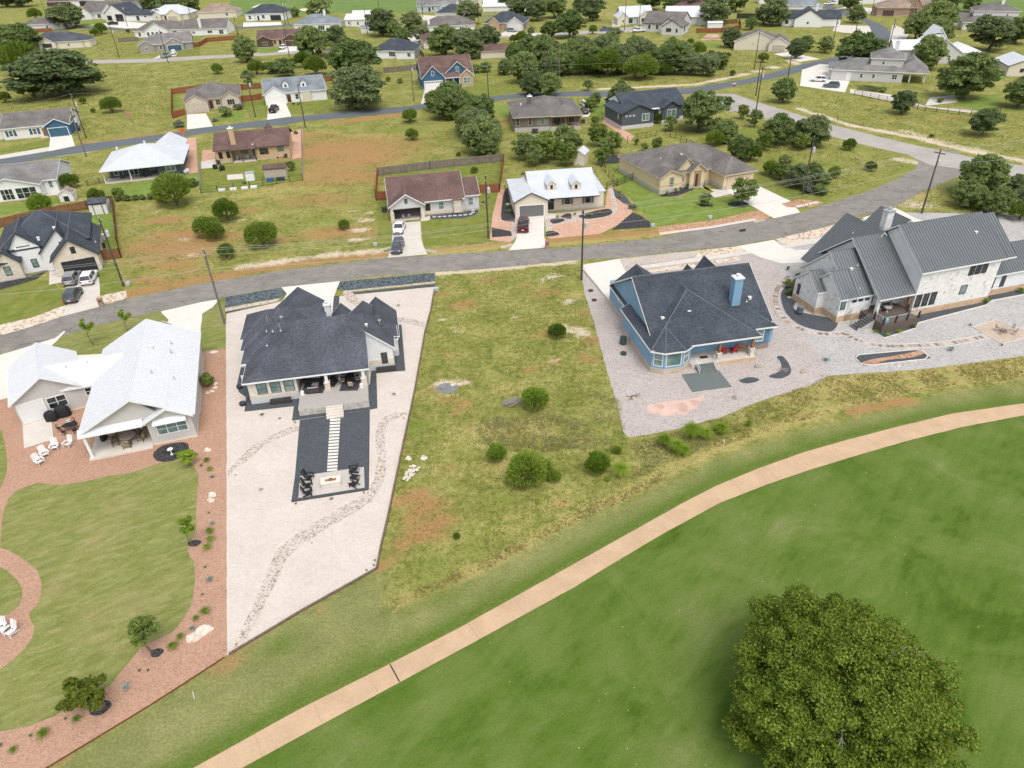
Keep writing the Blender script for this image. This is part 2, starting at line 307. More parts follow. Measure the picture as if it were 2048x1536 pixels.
line('lime', [(870, 548), (1150, 524)], .8, .9); line('tan', [(870, 505), (1020, 490)], 1.6, .9); line('dirt', [(880, 500), (1010, 487)], 1.4, .5)
line('dirt', [(1100, 480), (1210, 472), (1320, 462)], 1.6, .8); line('tan', [(1100, 490), (1320, 468)], 1.2, .9)
line('lush', [(1600, 415), (1700, 385), (1790, 352), (1825, 330)], 2., .6); line('tan', [(1660, 400), (1800, 348)], 1.2, .6)
line('lime', [(1790, 318), (1838, 326)], 1.8, .7); line('tan', [(1800, 405), (1860, 380)], 3., .8); blob('lime', 1830, 410, 4, 2.5, .7)
line('lime', [(1600, 218), (1700, 250), (1830, 275), (1950, 305), (2048, 322)], 1.6, .85); line('dark', [(1620, 225), (1750, 258), (1900, 290)], 1.6, .6)
line('lime', [(1810, 262), (1860, 278), (1930, 295), (2048, 325)], 2.2, .6)
line('lime', [(1200, 178), (1391, 169), (1503, 146), (1600, 122)], 1.6, .9); line('dirt', [(1230, 176), (1400, 165), (1500, 145)], 1.6, .5)
line('dirt', [(168, 284), (269, 272), (363, 262)], 1.4, .7); line('lime', [(200, 300), (120, 312)], 1.2, .6)
line('lime', [(1480, 210), (1560, 250), (1620, 262)], 1.4, .6)
line('dirt', [(670, 245), (800, 229)], 2.2, 1.0)
for q in [(640, 300, 12, 5, .9), (700, 290, 13, 5, .9), (720, 320, 12, 5, .95), (660, 330, 9, 3.5, .7), (760, 300, 9, 4, .7), (620, 270, 10, 4, .6), (700, 350, 8, 3, .6), (640, 395, 7, 2.5, .7), (600, 410, 6, 2.2, .5), (690, 460, 7, 2.4, .8), (650, 470, 6, 2, .8), (560, 480, 5, 1.8, .6), (500, 420, 3, 2, .7), (480, 470, 5, 2, .7), (330, 440, 5, 2.5, .8), (360, 470, 6, 3, .9), (380, 500, 6, 3, .9), (350, 530, 5, 2.4, .8), (280, 500, 4, 2, .6), (290, 560, 3.5, 1.6, .8), (330, 565, 4, 1.5, .8), (380, 545, 4, 1.5, .7), (735, 440, 3, 2, .5), (240, 430, 3, 2, .4)]: blob('dirt', q[0], q[1], q[2], q[3], q[4])
for q in [(690, 300, 22, 14, .8), (680, 350, 18, 9, .7), (640, 400, 12, 6, .5), (360, 490, 11, 10, .75), (700, 470, 10, 4, .5)]: blob('dirt', *q)
for q in [(720, 460, 2.4, 1.3, .9), (730, 440, 2.4, 1.5, .8), (715, 480, 2.4, 1.0, .8), (740, 425, 1.4, 1., .6), (480, 440, 2, 1, .5), (470, 460, 1.6, 1, .5), (705, 422, 1.2, .8, .6), (360, 480, 3, 1.5, .5), (390, 510, 3, 1.2, .5), (310, 425, 2, 1, .5)]: blob('lime', q[0], q[1], q[2], q[3], q[4])
for q in [(560, 380, 12, 4, .6), (520, 390, 10, 4, .6), (600, 350, 12, 4, .6), (420, 520, 6, 2, .5), (280, 415, 6, 3, .6), (760, 270, 10, 4, .7)]: blob('tan', q[0], q[1], q[2], q[3], q[4])
for q in [(640, 440, 7, 2.4, .5), (580, 415, 6, 2, .4), (700, 400, 6, 2.4, .4), (770, 470, 4, 3, .6), (800, 260, 12, 4, .6), (840, 290, 10, 4, .6), (250, 480, 3, 3, .4)]: blob('lush', q[0], q[1], q[2], q[3], q[4])
for q in [(250, 80, 20, 8, .7), (300, 150, 20, 8, .5), (60, 155, 22, 7, 1.), (30, 165, 18, 5, 1.), (230, 140, 18, 7, .6), (640, 120, 12, 4, .8), (1080, 50, 25, 10, 1.), (1180, 45, 25, 8, .8), (1230, 30, 15, 8, .6), (1700, 85, 15, 10, .8), (1640, 75, 14, 8, .6), (1480, 60, 14, 8, .6), (1960, 165, 12, 5, .9), (1440, 110, 14, 5, .8), (1500, 130, 10, 4, .6), (90, 25, 30, 15, .6), (150, 20, 30, 15, .6), (1470, 100, 12, 5, .7)]: blob('tan', q[0], q[1], q[2], q[3], q[4])
for q in [(30, 165, 12, 4, .8), (5, 148, 8, 4, .7), (145, 188, 9, 3, .5), (565, 117, 6, 2, .7), (1640, 90, 5, 3, .8), (1420, 70, 6, 4, .7), (1400, 62, 6, 3, .5), (1755, 205, 4, 2, .5), (1910, 235, 6, 2.4, .5), (1130, 205, 2, 2, .5), (1215, 235, 3, 5, .0), (1010, 225, 4, 2.4, .8), (1000, 245, 4, 3, .7)]: blob('dirt', q[0], q[1], q[2], q[3], q[4])
for q in [(230, 30, 8, 5, .0), (1930, 150, 0.1, .1, 0), (1000, 130, 6, 6, .6), (960, 150, 8, 5, .6), (380, 190, 6, 4, .0), (1620, 330, 9, 4, .6), (1700, 300, 9, 4, .4), (1560, 315, 9, 4, .5), (1480, 265, 9, 4, .7), (1750, 190, 20, 5, .35), (1020, 215, 6, 3, .5)]: blob('lush', q[0], q[1], q[2], q[3], q[4])
for q in [(1240, 150, 30, 7, .9), (1100, 140, 15, 7, .9), (900, 100, 12, 6, .8), (640, 150, 9, 3, .7), (130, 180, 9, 4, .7), (720, 150, 10, 6, .6), (1960, 380, 8, 8, .9), (1400, 260, 8, 6, .8), (1580, 350, 9, 5, .7), (950, 270, 8, 8, .8), (1090, 320, 6, 5, .6), (60, 190, 6, 3, .5)]: blob('dark', q[0], q[1], q[2], q[3], q[4])
def land_material():
 m, nt, b = _nodes("wild_meadow"); b.inputs['Roughness'].default_value = 0.95; b.inputs['Specular IOR Level'].default_value = 0.1
 co = _coord(nt, True)
 A = nt.nodes.new("ShaderNodeAttribute"); A.attribute_name = 'A'; B = nt.nodes.new("ShaderNodeAttribute"); B.attribute_name = 'B'
 sa = nt.nodes.new("ShaderNodeSeparateColor"); nt.links.new(A.outputs['Color'], sa.inputs[0]); sb = nt.nodes.new("ShaderNodeSeparateColor"); nt.links.new(B.outputs['Color'], sb.inputs[0])
 n1 = _noise(nt, co, 0.22, 7, 0.7, 0.5); n2 = _noise(nt, co, 1.3, 6, 0.75, 0.3); n3 = _noise(nt, co, 5.0, 5, 0.8)
 r = _ramp(nt, [(0.36, (0.09, 0.112, 0.022)), (0.45, (0.175, 0.19, 0.042)), (0.54, (0.275, 0.265, 0.078)), (0.64, (0.40, 0.345, 0.155))])
 nt.links.new(_math(nt, 'ADD', _math(nt, 'MULTIPLY', n1, .45), _math(nt, 'MULTIPLY', n2, .55)), r.inputs[0]); o = r.outputs[0]
 jag = _math(nt, 'SUBTRACT', _math(nt, 'ADD', _math(nt, 'MULTIPLY', n2, 1.1), _math(nt, 'ADD', _math(nt, 'MULTIPLY', n3, .9), _math(nt, 'MULTIPLY', n1, 1.0))), 1.5)
 def over(o, ch, c, gain=1.0, sharp=1.7, cut=0.25):
  f = _math(nt, 'MULTIPLY', _math(nt, 'SUBTRACT', _math(nt, 'ADD', ch, _math(nt, 'MULTIPLY', jag, 1.1)), cut), sharp, True)
  f = _math(nt, 'MULTIPLY', f, _math(nt, 'MULTIPLY', ch, 2.5, True)); f = _math(nt, 'MULTIPLY', f, gain)
  return _mix(nt, f, o, c)
 rg = _ramp(nt, [(0.3, (0.14, 0.165, 0.05)), (0.5, (0.215, 0.225, 0.08)), (0.72, (0.31, 0.295, 0.125))]); nt.links.new(_math(nt, 'ADD', _math(nt, 'MULTIPLY', n1, .7), _math(nt, 'MULTIPLY', n2, .3)), rg.inputs[0])
 o = over(o, sb.outputs[0], (0.40, 0.325, 0.125), .8)                                  # tan
 o = over(o, sa.outputs[1], (0.135, 0.20, 0.025), .75)                               # lush
 o = over(o, sb.outputs[1], (0.06, 0.085, 0.03), .8)                                  # dark
 o = _mix(nt, sb.outputs[2], o, rg.outputs[0])                                        # mown rough
 o = _mix(nt, _math(nt, 'MULTIPLY', _math(nt, 'MULTIPLY', sb.outputs[2], sa.outputs[1]), _math(nt, 'MULTIPLY', n1, 2.0, True), True), o, (0.075, 0.14, 0.012))
 o = over(o, sa.outputs[0], (0.36, 0.20, 0.09), .9, 1.6, .15)                                # dirt
 o = over(o, sa.outputs[2], (0.60, 0.50, 0.37), .9, 2.4, .3)                          # pale caliche
 r3 = _ramp(nt, [(0.3, (0.5,) * 3), (0.5, (0.98,) * 3), (0.7, (1.5,) * 3)]); nt.links.new(n3, r3.inputs[0]); o = _mix(nt, 0.8, o, _mix(nt, 1.0, o, r3.outputs[0], 'MULTIPLY'))
 nt.links.new(o, b.inputs['Base Color']); _bump(nt, b, _math(nt, 'ADD', n2, n3), 0.6, 0.12); return m
def fairway_material():
 m, nt, b = _nodes("fairway_turf"); b.inputs['Roughness'].default_value = 0.95; b.inputs['Specular IOR Level'].default_value = 0.1
 A = nt.nodes.new("ShaderNodeAttribute"); A.attribute_name = 'B'; sb = nt.nodes.new("ShaderNodeSeparateColor"); nt.links.new(A.outputs['Color'], sb.inputs[0])
 co = _coord(nt, True); cs = _coord(nt, True, (1.3, 0.13, 1), (0, 0, R(40))); c2 = _coord(nt, True, (1.1, 0.18, 1), (0, 0, R(64)))
 n1 = _noise(nt, co, 0.13, 7, 0.66, 0.6); n2 = _noise(nt, cs, 1.0, 6, 0.7, 0.3); n4 = _noise(nt, c2, 1.0, 6, 0.7, 0.3); n3 = _noise(nt, co, 6.0, 4, 0.8)
 f = _math(nt, 'ADD', _math(nt, 'MULTIPLY', n1, .6), _math(nt, 'ADD', _math(nt, 'MULTIPLY', n2, .22), _math(nt, 'MULTIPLY', n4, .18)))
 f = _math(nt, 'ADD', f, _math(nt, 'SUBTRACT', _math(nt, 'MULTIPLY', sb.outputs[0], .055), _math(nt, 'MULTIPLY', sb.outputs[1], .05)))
 bx = nt.nodes.new('ShaderNodeSeparateXYZ'); nt.links.new(_coord(nt, True, (1, 1, 1), (0, 0, R(40))), bx.inputs[0]); f = _math(nt, 'ADD', f, _math(nt, 'MULTIPLY', _math(nt, 'SINE', _math(nt, 'MULTIPLY', bx.outputs[0], 2.1)), .012))
 r = _ramp(nt, [(0.38, (0.060, 0.108, 0.012)), (0.46, (0.092, 0.148, 0.022)), (0.57, (0.130, 0.176, 0.042)), (0.72, (0.21, 0.225, 0.09))]); nt.links.new(f, r.inputs[0])
 r3 = _ramp(nt, [(0.28, (0.72,) * 3), (0.72, (1.25,) * 3)]); nt.links.new(n3, r3.inputs[0]); o = _mix(nt, 1.0, r.outputs[0], r3.outputs[0], 'MULTIPLY')
 v = nt.nodes.new("ShaderNodeTexVoronoi"); v.inputs['Scale'].default_value = 0.9; nt.links.new(co, v.inputs['Vector'])
 o = _mix(nt, _math(nt, 'LESS_THAN', v.outputs['Distance'], 0.035), o, (0.5, 0.5, 0.36))
 nt.links.new(o, b.inputs['Base Color']); _bump(nt, b, n3, 0.5, 0.05); return m
fw_m, fw_in = pmask([((a[0] + b[0]) / 2, (a[1] + b[1]) / 2) for a, b in zip(PATH_TOP, PATH_BOT)] + [(3200, 760), (3600, 1500), (3000, 2300), (1100, 2500), (0, 2300), (-300, 1960)], 0.5)
for q in [(1560, 1060, 12, 6, .9), (1450, 1180, 12, 6, .9), (1400, 1250, 8, 5, .9), (1900, 900, 8, 3, .5), (1250, 1350, 4, 3, .4), (850, 1420, 2.5, 1, .9), (1330, 1200, 5, 4, .6), (2030, 1420, 3.2, 4, 1.0), (2010, 1500, 2.5, 3, 1.), (1620, 960, 3, 1, .9)]: blob('tan', q[0], q[1], q[2] * .7, q[3] * .6, q[4], .3)
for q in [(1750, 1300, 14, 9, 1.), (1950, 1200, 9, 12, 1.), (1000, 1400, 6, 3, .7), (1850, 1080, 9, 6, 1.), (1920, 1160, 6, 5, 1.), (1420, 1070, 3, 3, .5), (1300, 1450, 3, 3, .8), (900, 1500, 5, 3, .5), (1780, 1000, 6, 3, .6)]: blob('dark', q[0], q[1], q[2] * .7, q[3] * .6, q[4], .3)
def grid_object(name, keep, m):
 ny, nx = XX.shape; idx = np.arange(nx * ny).reshape(ny, nx)
 fq = np.stack([idx[:-1, :-1], idx[:-1, 1:], idx[1:, 1:], idx[1:, :-1]], -1)[keep]
 used, inv = np.unique(fq, return_inverse=True); inv = inv.reshape(-1, 4)
 co = np.stack([XX.ravel()[used], YY.ravel()[used], np.zeros(len(used))], 1)
 me = bpy.data.meshes.new(name); me.vertices.add(len(used)); me.vertices.foreach_set('co', co.ravel())
 me.loops.add(inv.size); me.loops.foreach_set('vertex_index', inv.ravel().astype(np.int32)); me.polygons.add(len(inv)); me.polygons.foreach_set('loop_start', np.arange(0, inv.size, 4, dtype=np.int32)); me.polygons.foreach_set('loop_total', np.full(len(inv), 4, dtype=np.int32))
 me.update(calc_edges=True)
 for nm, chs in (('A', ('dirt', 'lush', 'lime')), ('B', ('tan', 'dark', 'rough'))):
  at = me.attributes.new(nm, 'FLOAT_COLOR', 'POINT'); d = np.ones((len(used), 4));
  for k, c in enumerate(chs): d[:, k] = CH[c].ravel()[used]
  at.data.foreach_set('color', d.ravel().astype(np.float32))
 me.materials.append(m); o = bpy.data.objects.new(name, me); COL.objects.link(o); o['kind'] = 'structure'; return o
cell_fw = fw_in[:-1, :-1]
grid_object('ground', ~cell_fw, land_material()); grid_object('fairway', cell_fw, fairway_material())
# ---- ground materials
CONC = mat('concrete', (0.58, 0.53, 0.47), .85, var=.07, scale=.7, world=True, fine=6, fvar=.05)
CONCW = mat('concrete_bright', (0.66, 0.62, 0.56), .85, var=.06, scale=.7, world=True, fine=6, fvar=.05)
CPATH = mat('path_concrete', (0.50, 0.35, 0.22), .9, var=.1, scale=.5, world=True, fine=8, fvar=.09)
ROADN = mat('road_chipseal', (0.235, 0.215, 0.19), .92, var=.14, scale=.5, world=True, fine=5, fvar=.12, cracks=.6)
ROADG = mat('road_pale', (0.37, 0.34, 0.31), .92, var=.12, scale=.15, world=True, fine=4, fvar=.1)
ASPH = mat('road_asphalt', (0.115, 0.13, 0.145), .9, var=.1, scale=.2, world=True, fine=5, fvar=.08)
GRAVW = gravel('gravel_cream', (0.58, 0.515, 0.455), (0.625, 0.565, 0.505), (0.525, 0.46, 0.40), .07)
GRAVR = gravel('gravel_red', (0.41, 0.25, 0.175), (0.47, 0.295, 0.205), (0.31, 0.18, 0.12), .08)
GRAVP = gravel('gravel_pink_grey', (0.42, 0.37, 0.345), (0.48, 0.43, 0.405), (0.31, 0.265, 0.245), .1)
GRAVG = gravel('gravel_grey', (0.40, 0.385, 0.37), (0.48, 0.465, 0.45), (0.28, 0.27, 0.26), .1)
GRAVB = gravel('gravel_black', (0.068, 0.078, 0.088), (0.105, 0.115, 0.126), (0.05, 0.056, 0.064), .06)
MULB = gravel('mulch_black', (0.04, 0.04, 0.045), (0.085, 0.08, 0.08), (0.015, 0.015, 0.016), .09)
ROCKB = gravel('blue_black_cobble', (0.06, 0.075, 0.085), (0.14, 0.17, 0.185), (0.035, 0.042, 0.05), .2)
COBB = gravel('river_cobble', (0.46, 0.40, 0.34), (0.58, 0.51, 0.45), (0.27, 0.21, 0.17), .15, .3)
COBL = gravel('limestone_cobble', (0.56, 0.46, 0.35), (0.68, 0.58, 0.47), (0.30, 0.23, 0.17), .35, .3)
GRANB = gravel('granite_brown', (0.42, 0.25, 0.15), (0.50, 0.31, 0.2), (0.24, 0.14, 0.09), .25)
GRANP = gravel('granite_pink', (0.54, 0.33, 0.235), (0.60, 0.38, 0.28), (0.38, 0.21, 0.15), .12)
FLAG = gravel('flagstone_pink', (0.56, 0.40, 0.33), (0.60, 0.44, 0.37), (0.48, 0.33, 0.27), .8)
TIMB = mat('landscape_timber', (0.16, 0.11, 0.08), .9, var=.3, scale=3, fine=12, fvar=.2)
STEEL_E = mat('rust_edging', (0.16, 0.055, 0.03), .8)
LAWN = grassmat('lawn_tired', (0.135, 0.16, 0.036), (0.205, 0.222, 0.066), (0.30, 0.29, 0.125), (1.6, .5, 1), R(62), (0.33, 0.27, 0.13), .45)
LAWNB = grassmat('lawn_bright', (0.12, 0.18, 0.03), (0.17, 0.235, 0.048), (0.235, 0.285, 0.08), (.5, .5, .5), 0, (0.22, 0.25, 0.05), .3)
LAWNM = grassmat('lawn_mid', (0.11, 0.15, 0.025), (0.17, 0.20, 0.04), (0.24, 0.245, 0.075), (.6, .6, .6), 0, (0.27, 0.24, 0.09), .4)
FARGOLF = grassmat('golf_far', (0.10, 0.17, 0.035), (0.14, 0.215, 0.055), (0.18, 0.25, 0.08), (.05, .15, .1), 0, (0.24, 0.27, 0.12), .3)
# ---- roads and paths
def strip(name, top, bot, m, layer, **k): return sheet(name, top + bot[::-1], m, layer, **k)
strip('road', [(-200, 735), (0, 672), (125, 632), (207, 611), (260, 597), (400, 568), (559, 542), (775, 515.5), (865, 511), (1017, 501), (1097, 497), (1150, 494), (1200, 488), (1325, 475), (1415, 455), (1548, 437), (1600, 425), (1659, 406), (1731, 384), (1797, 357), (1830, 338), (1837, 325), (1828, 316), (1819, 308), (1900, 300)],
      [(-200, 790), (0, 714), (31, 701), (111, 676), (199, 650), (320, 622), (400, 605), (451, 594), (561, 575), (680, 563), (750, 553), (870, 544), (984, 537), (1055, 530), (1150, 520), (1239, 516), (1330, 505), (1473, 491), (1600, 468), (1674, 445), (1786, 415), (1841, 386), (1880, 370), (1911, 355), (1940, 345), (2040, 352)], ROADN, 2, jit=.12, seg=1.2)
sheet('road', [(1403, 186), (1440, 188), (1469, 188), (1524, 207), (1600, 230), (1666, 250), (1797, 283), (1950, 316), (2048, 332), (2400, 395), (2400, 430), (2048, 358), (2024, 352), (1960, 345), (1900, 335), (1860, 330), (1814, 309), (1753, 296), (1659, 272), (1600, 249), (1561, 244), (1471, 222), (1455, 225), (1435, 215), (1410, 200)], ROADG, 3, jit=.15, seg=1.5)
strip('road', [(-150, 340), (0, 318), (102, 303), (172, 288), (270, 276), (363, 263), (425, 253), (533, 240), (584, 234), (673, 225), (800, 214), (849, 208), (940, 197), (1038, 187), (1120, 183), (1200, 183), (1300, 181), (1391, 175), (1493, 158), (1561, 141), (1600, 130), (1663, 116), (1710, 104), (1735, 92), (1744, 80), (1745, 68), (1742, 56), (1729, 44), (1710, 38), (1692, 33), (1674, 24), (1640, 14)],
      [(-150, 350), (0, 332), (105, 314), (168, 305), (226, 295), (320, 281), (400, 268), (457, 259), (568, 250), (607, 242), (673, 237), (800, 225), (859, 215), (976, 203), (1060, 195), (1159, 192), (1200, 194), (1300, 193), (1391, 187), (1462, 174), (1551, 156), (1600, 144), (1663, 130), (1720, 117), (1753, 104), (1774, 90), (1782, 76), (1781, 66), (1774, 56), (1762, 49), (1745, 42), (1731, 36), (1696, 25), (1660, 10)], ASPH, 4, jit=.1, seg=2)
strip('road', [(-100, 118), (0, 117), (193, 120), (300, 117.5), (400, 112), (470, 109), (521, 105.5), (601, 100.6), (700, 95), (800, 90), (880, 82), (950, 74), (1003, 68.5), (1083, 67), (1200, 60), (1290, 52), (1300, 56)],
      [(-100, 128), (0, 127), (195, 127), (300, 125), (400, 119), (470, 114), (521, 112), (601, 106.5), (700, 100), (800, 95), (880, 88), (950, 80), (1003, 75), (1083, 72), (1200, 67), (1290, 62), (1300, 64)], ROADG, 2, jit=.1, seg=2)
strip('road', [(60, 40), (103, 46), (168, 52.5), (244, 57), (320, 57), (400, 55), (470, 53), (562, 49), (670, 43.5), (760, 40), (850, 36), (1000, 30)], [(60, 45), (103, 51), (168, 57.5), (244, 61), (320, 61.5), (400, 59.5), (470, 58), (562, 53.5), (670, 47.5), (760, 43), (850, 39), (1000, 32)], ASPH, 2, jit=.1, seg=3)
cp = strip('cart_path', PATH_TOP, PATH_BOT, CPATH, 6, smooth=False, jit=.02, seg=.5)
JO = mat('joint_line', (0.42, 0.28, 0.17), .9); JD = mat('drain_slot', (0.03, 0.03, 0.035), .6)
def along(pts, d):
 w = [Vector(P(*p)) for p in pts]; out = []; acc = 0; nxt = d
 for a, b in zip(w, w[1:]):
  L = (b - a).length
  while acc + L >= nxt: out.append(a.lerp(b, (nxt - acc) / L)); nxt += d
  acc += L
 return out
def nearest(pts, q):
 best = None
 w = [Vector(P(*p)) for p in pts]
 for a, b in zip(w, w[1:]):
  d = b - a; t = max(0, min(1, (q - a).dot(d) / d.length_squared)); c = a + d * t
  if best is None or (c - q).length < (best - q).length: best = c
 return best
mb = MB()
for k, q in enumerate(along(PATH_TOP, 4.3)):
 b = nearest(PATH_BOT, q); d = (b - q).normalized(); nrm = Vector((-d.y, d.x)) * .022
 mb.add([(*(q + nrm), .0445), (*(q - nrm), .0445), (*(b - nrm), .0445), (*(b + nrm), .0445)], [(0, 1, 2, 3)])
jo = mb.build('path_joints', JO, cp);
q = Vector(P(780, 1329)); b = Vector(P(799, 1364)); d = (b - q).normalized(); nrm = Vector((-d.y, d.x)) * .05
mb = MB(); mb.add([(*(q + nrm), .0455), (*(q - nrm), .0455), (*(b - nrm), .0455), (*(b + nrm), .0455)], [(0, 1, 2, 3)]); mb.build('drain_slot', JD, cp)
sheet('fairway', [(470, 30), (560, 33), (650, 26), (830, 22), (960, -6), (500, -20), (460, 8), (450, 22)], FARGOLF, 1, smooth=True)
sheet('fairway', [(1920, 40), (2060, 32), (2300, 30), (2300, -40), (1840, -40), (1850, 5)], FARGOLF, 1)
sheet('sand_bunker', [(598, 19), (612, 17), (640, 19), (652, 21.5), (640, 23.5), (615, 23)], mat('sand', (.75, .66, .5), .95), 3, smooth=True)
sheet('sand_bunker', [(505, 14), (522, 8), (524, 9.5), (508, 15)], MATS['sand'], 3, smooth=True)
# ---- near lots
sheet('lawn', [(-80, 790), (0, 745), (12, 730), (0, 700), (-80, 740)], LAWN, 3)
sheet('driveway', [(-60, 735), (0, 710), (31, 701), (111, 676), (128, 662), (131, 663), (112, 684), (105, 690), (95, 705), (130, 712), (240, 706), (330, 672), (345, 655), (330, 640), (322, 623), (400, 605), (440, 598), (425, 615), (407, 626), (402, 650), (400, 690), (150, 760), (0, 800), (-60, 760)], CONCW, 3)
sheet('lawn', [(112, 684), (128, 672), (199, 651), (320, 623), (338, 640), (333, 646), (322, 655), (300, 665), (230, 700), (150, 709), (118, 706), (103, 697)], LAWN, 4, jit=.08)
sheet('lawn', [(404, 628), (425, 616), (451, 602), (452, 698), (404, 703)], LAWN, 4, jit=.05)
sheet('gravel_yard', [(404, 703), (452, 697), (453, 900), (454, 1312), (300, 1412), (100, 1533), (-150, 1690), (-300, 1500), (-200, 800), (0, 790), (60, 780), (380, 680)], GRAVR, 2, jit=.05)
sheet('lawn', [(0, 1095), (2, 1080), (3, 1050), (9, 1018), (18, 995), (35, 980), (75, 966), (125, 970), (170, 963), (215, 953), (265, 945), (300, 933), (340, 920), (366, 918), (388, 932), (397, 950), (396, 970), (393, 1010), (392, 1060), (375, 1100), (380, 1115), (388, 1122), (391, 1160), (383, 1210), (366, 1240), (348, 1262), (325, 1275), (283, 1292), (262, 1320), (240, 1345), (224, 1367), (200, 1385), (155, 1408), (110, 1432), (60, 1452), (20, 1460), (-40, 1470), (-60, 1400), (0, 1339), (20, 1325), (50, 1298), (65, 1275), (69, 1252), (62, 1240), (58, 1228), (75, 1208), (83, 1185), (83, 1165), (75, 1142), (50, 1120), (20, 1102)], LAWN, 4, smooth=False, jit=.04)
sheet('lawn', [(-60, 1130), (0, 1135), (20, 1147), (38, 1165), (45, 1185), (40, 1207), (25, 1223), (0, 1233), (-60, 1240)], LAWN, 4, smooth=True)
sheet('lawn', [(-60, 900), (0, 862), (5, 870), (10, 890), (14, 920), (14, 940), (8, 960), (-5, 980), (-60, 1000)], LAWN, 4, smooth=True)
for a in ([(308, 905), (330, 890), (370, 885), (378, 898), (370, 910), (345, 922), (325, 924), (310, 918)],): sheet('mulch_bed', a, MULB, 5, smooth=True, jit=.04)
for (x, y, r, s) in ((389, 1087, .62, .42), (314, 1306, .5, .42), (200, 1416, .78, .62)):
 c = P(x, y); sheet('mulch_bed', [(c[0] + r * math.cos(a) * (1 + .1 * math.sin(3 * a)), c[1] + s * math.sin(a)) for a in np.linspace(0, 6.28, 16)[:-1]], MULB, 6, world=True)
c = P(198, 1413); sheet('soil_ring', [(c[0] + .5 * math.cos(a), c[1] + .4 * math.sin(a)) for a in np.linspace(0, 6.28, 13)[:-1]], mat('soil', (.16, .12, .07), .95, var=.3), 7, world=True)
sheet('gravel_yard', [(452, 697), (452, 640), (453, 628), (560, 604), (870, 574), (868, 590), (862, 620), (850, 665), (830, 780), (800, 920), (775, 1040), (763, 1090), (754, 1137), (454, 1311), (453, 900)], GRAVW, 5, jit=.05)
sheet('driveway', [(563, 575), (680, 563), (674, 577), (669, 593), (667, 600), (660, 635), (600, 650), (545, 640), (560, 610), (574, 588)], CONCW, 8)
sheet('cobble_bed', [(451, 595), (561, 576), (573, 588), (560, 596), (450, 615)], ROCKB, 8, jit=.06)
sheet('cobble_bed', [(680, 564), (870, 546), (870, 562), (800, 570), (690, 581), (672, 578)], ROCKB, 8, jit=.06)
sheet('cobble_bed', [(450, 617), (560, 597), (553, 604), (450, 624)], COBB, 7, jit=.05); sheet('cobble_bed', [(450, 624), (555, 604), (520, 611), (451, 627)], GRAVB, 8)
sheet('cobble_bed', [(690, 582), (800, 571), (870, 563), (870, 567), (700, 584)], COBB, 7, jit=.05); sheet('cobble_bed', [(705, 586), (870, 568.5), (870, 573), (708, 589)], GRAVB, 8)
sheet('cobble_bed', [(687, 583), (702, 584), (715, 595), (735, 612), (750, 626), (760, 634), (790, 634), (830, 640), (848, 646), (845, 655), (820, 648), (790, 644), (755, 645), (735, 630), (710, 612), (692, 600)], COBB, 9, smooth=True, jit=.05)
sheet('cobble_bed', [(668, 592), (679, 592), (676, 660), (664, 640)], GRAVB, 9)
sheet('cobble_bed', [(600, 852), (598, 862), (570, 872), (530, 890), (497, 920), (470, 938), (457, 953), (455, 943), (470, 925), (500, 897), (535, 875), (570, 858), (588, 853)], COBB, 9, jit=.06)
sheet('cobble_bed', [(815, 826), (812, 833), (790, 838), (775, 848), (769, 865), (770, 890), (773, 920), (771, 950), (760, 980), (745, 1003), (715, 1022), (680, 1042), (640, 1068), (600, 1092), (575, 1115), (560, 1150), (535, 1200), (515, 1240), (495, 1275), (476, 1300), (462, 1307), (478, 1270), (500, 1225), (520, 1180), (540, 1130), (555, 1100), (580, 1078), (620, 1053), (660, 1028), (700, 1005), (735, 985), (748, 960), (754, 925), (752, 895), (751, 865), (757, 845), (770, 833), (790, 826)], COBB, 9, jit=.06)
MU2 = MULB
sheet('mulch_bed', [(474, 770), (482, 735), (492, 735), (500, 800), (598, 790), (740, 770), (744, 720), (790, 650), (803, 650), (811, 742), (753, 747), (755, 817), (741, 820), (600, 840), (584, 842), (588, 813), (489, 824), (492, 795), (478, 785)], GRAVB, 8)
sheet('mulch_bed', [(599.7, 840.8), (739.3, 820.4), (738.2, 928.9), (737.2, 980.4), (582.5, 1005.1), (590, 953.6)], GRAVB, 9)
sheet('patio', [(600, 953), (728, 934.5), (729.5, 976), (597, 997)], mat('paver_grey', (.50, .46, .42), .85, var=.06, scale=1.5, world=True, fine=9, fvar=.08), 10)
for k in range(17):
 y = 839.5 + k * 6.25; x = 660.5 - k * .38
 if k < 17: sheet('stepping_slab', [(x, y - .2 * 1), (x + 20.5, y - 1.6), (x + 20.4, y + 2.5), (x - .2, y + 4.0)], CONCW, 11, kind=None, th=.03, label='pale concrete stepping slabs crossing the dark gravel strip to the fire pit', cat='paving slab')['group'] = 'stepping slabs to the fire pit'
sheet('gravel_yard', [(1166, 566), (1163, 530), (1239, 517), (1480, 492), (1560, 500), (1640, 520), (1700, 690), (1652, 752), (1640, 765), (1540, 795), (1440, 835), (1345, 860), (1258, 875), (1247, 865), (1237, 820), (1213, 740), (1190, 650), (1170, 590)], GRAVP, 3, jit=.15)
sheet('gravel_yard', [(1480, 492), (1530, 490), (1600, 470), (1674, 447), (1800, 425), (2200, 430), (2300, 690), (2048, 712), (1850, 738), (1655, 752), (1600, 640), (1560, 530)], GRAVG, 4, jit=.12)
sheet('driveway', [(1166, 530), (1239, 518), (1248, 537), (1262, 560), (1270, 600), (1230, 622), (1170, 540)], CONCW, 6)
sheet('shoulder_strip', [(1241, 519), (1400, 502), (1392, 512), (1250, 534)], gravel('gravel_tan', (.48, .41, .35), (.55, .48, .42), (.36, .3, .26), .1), 5, jit=.05)
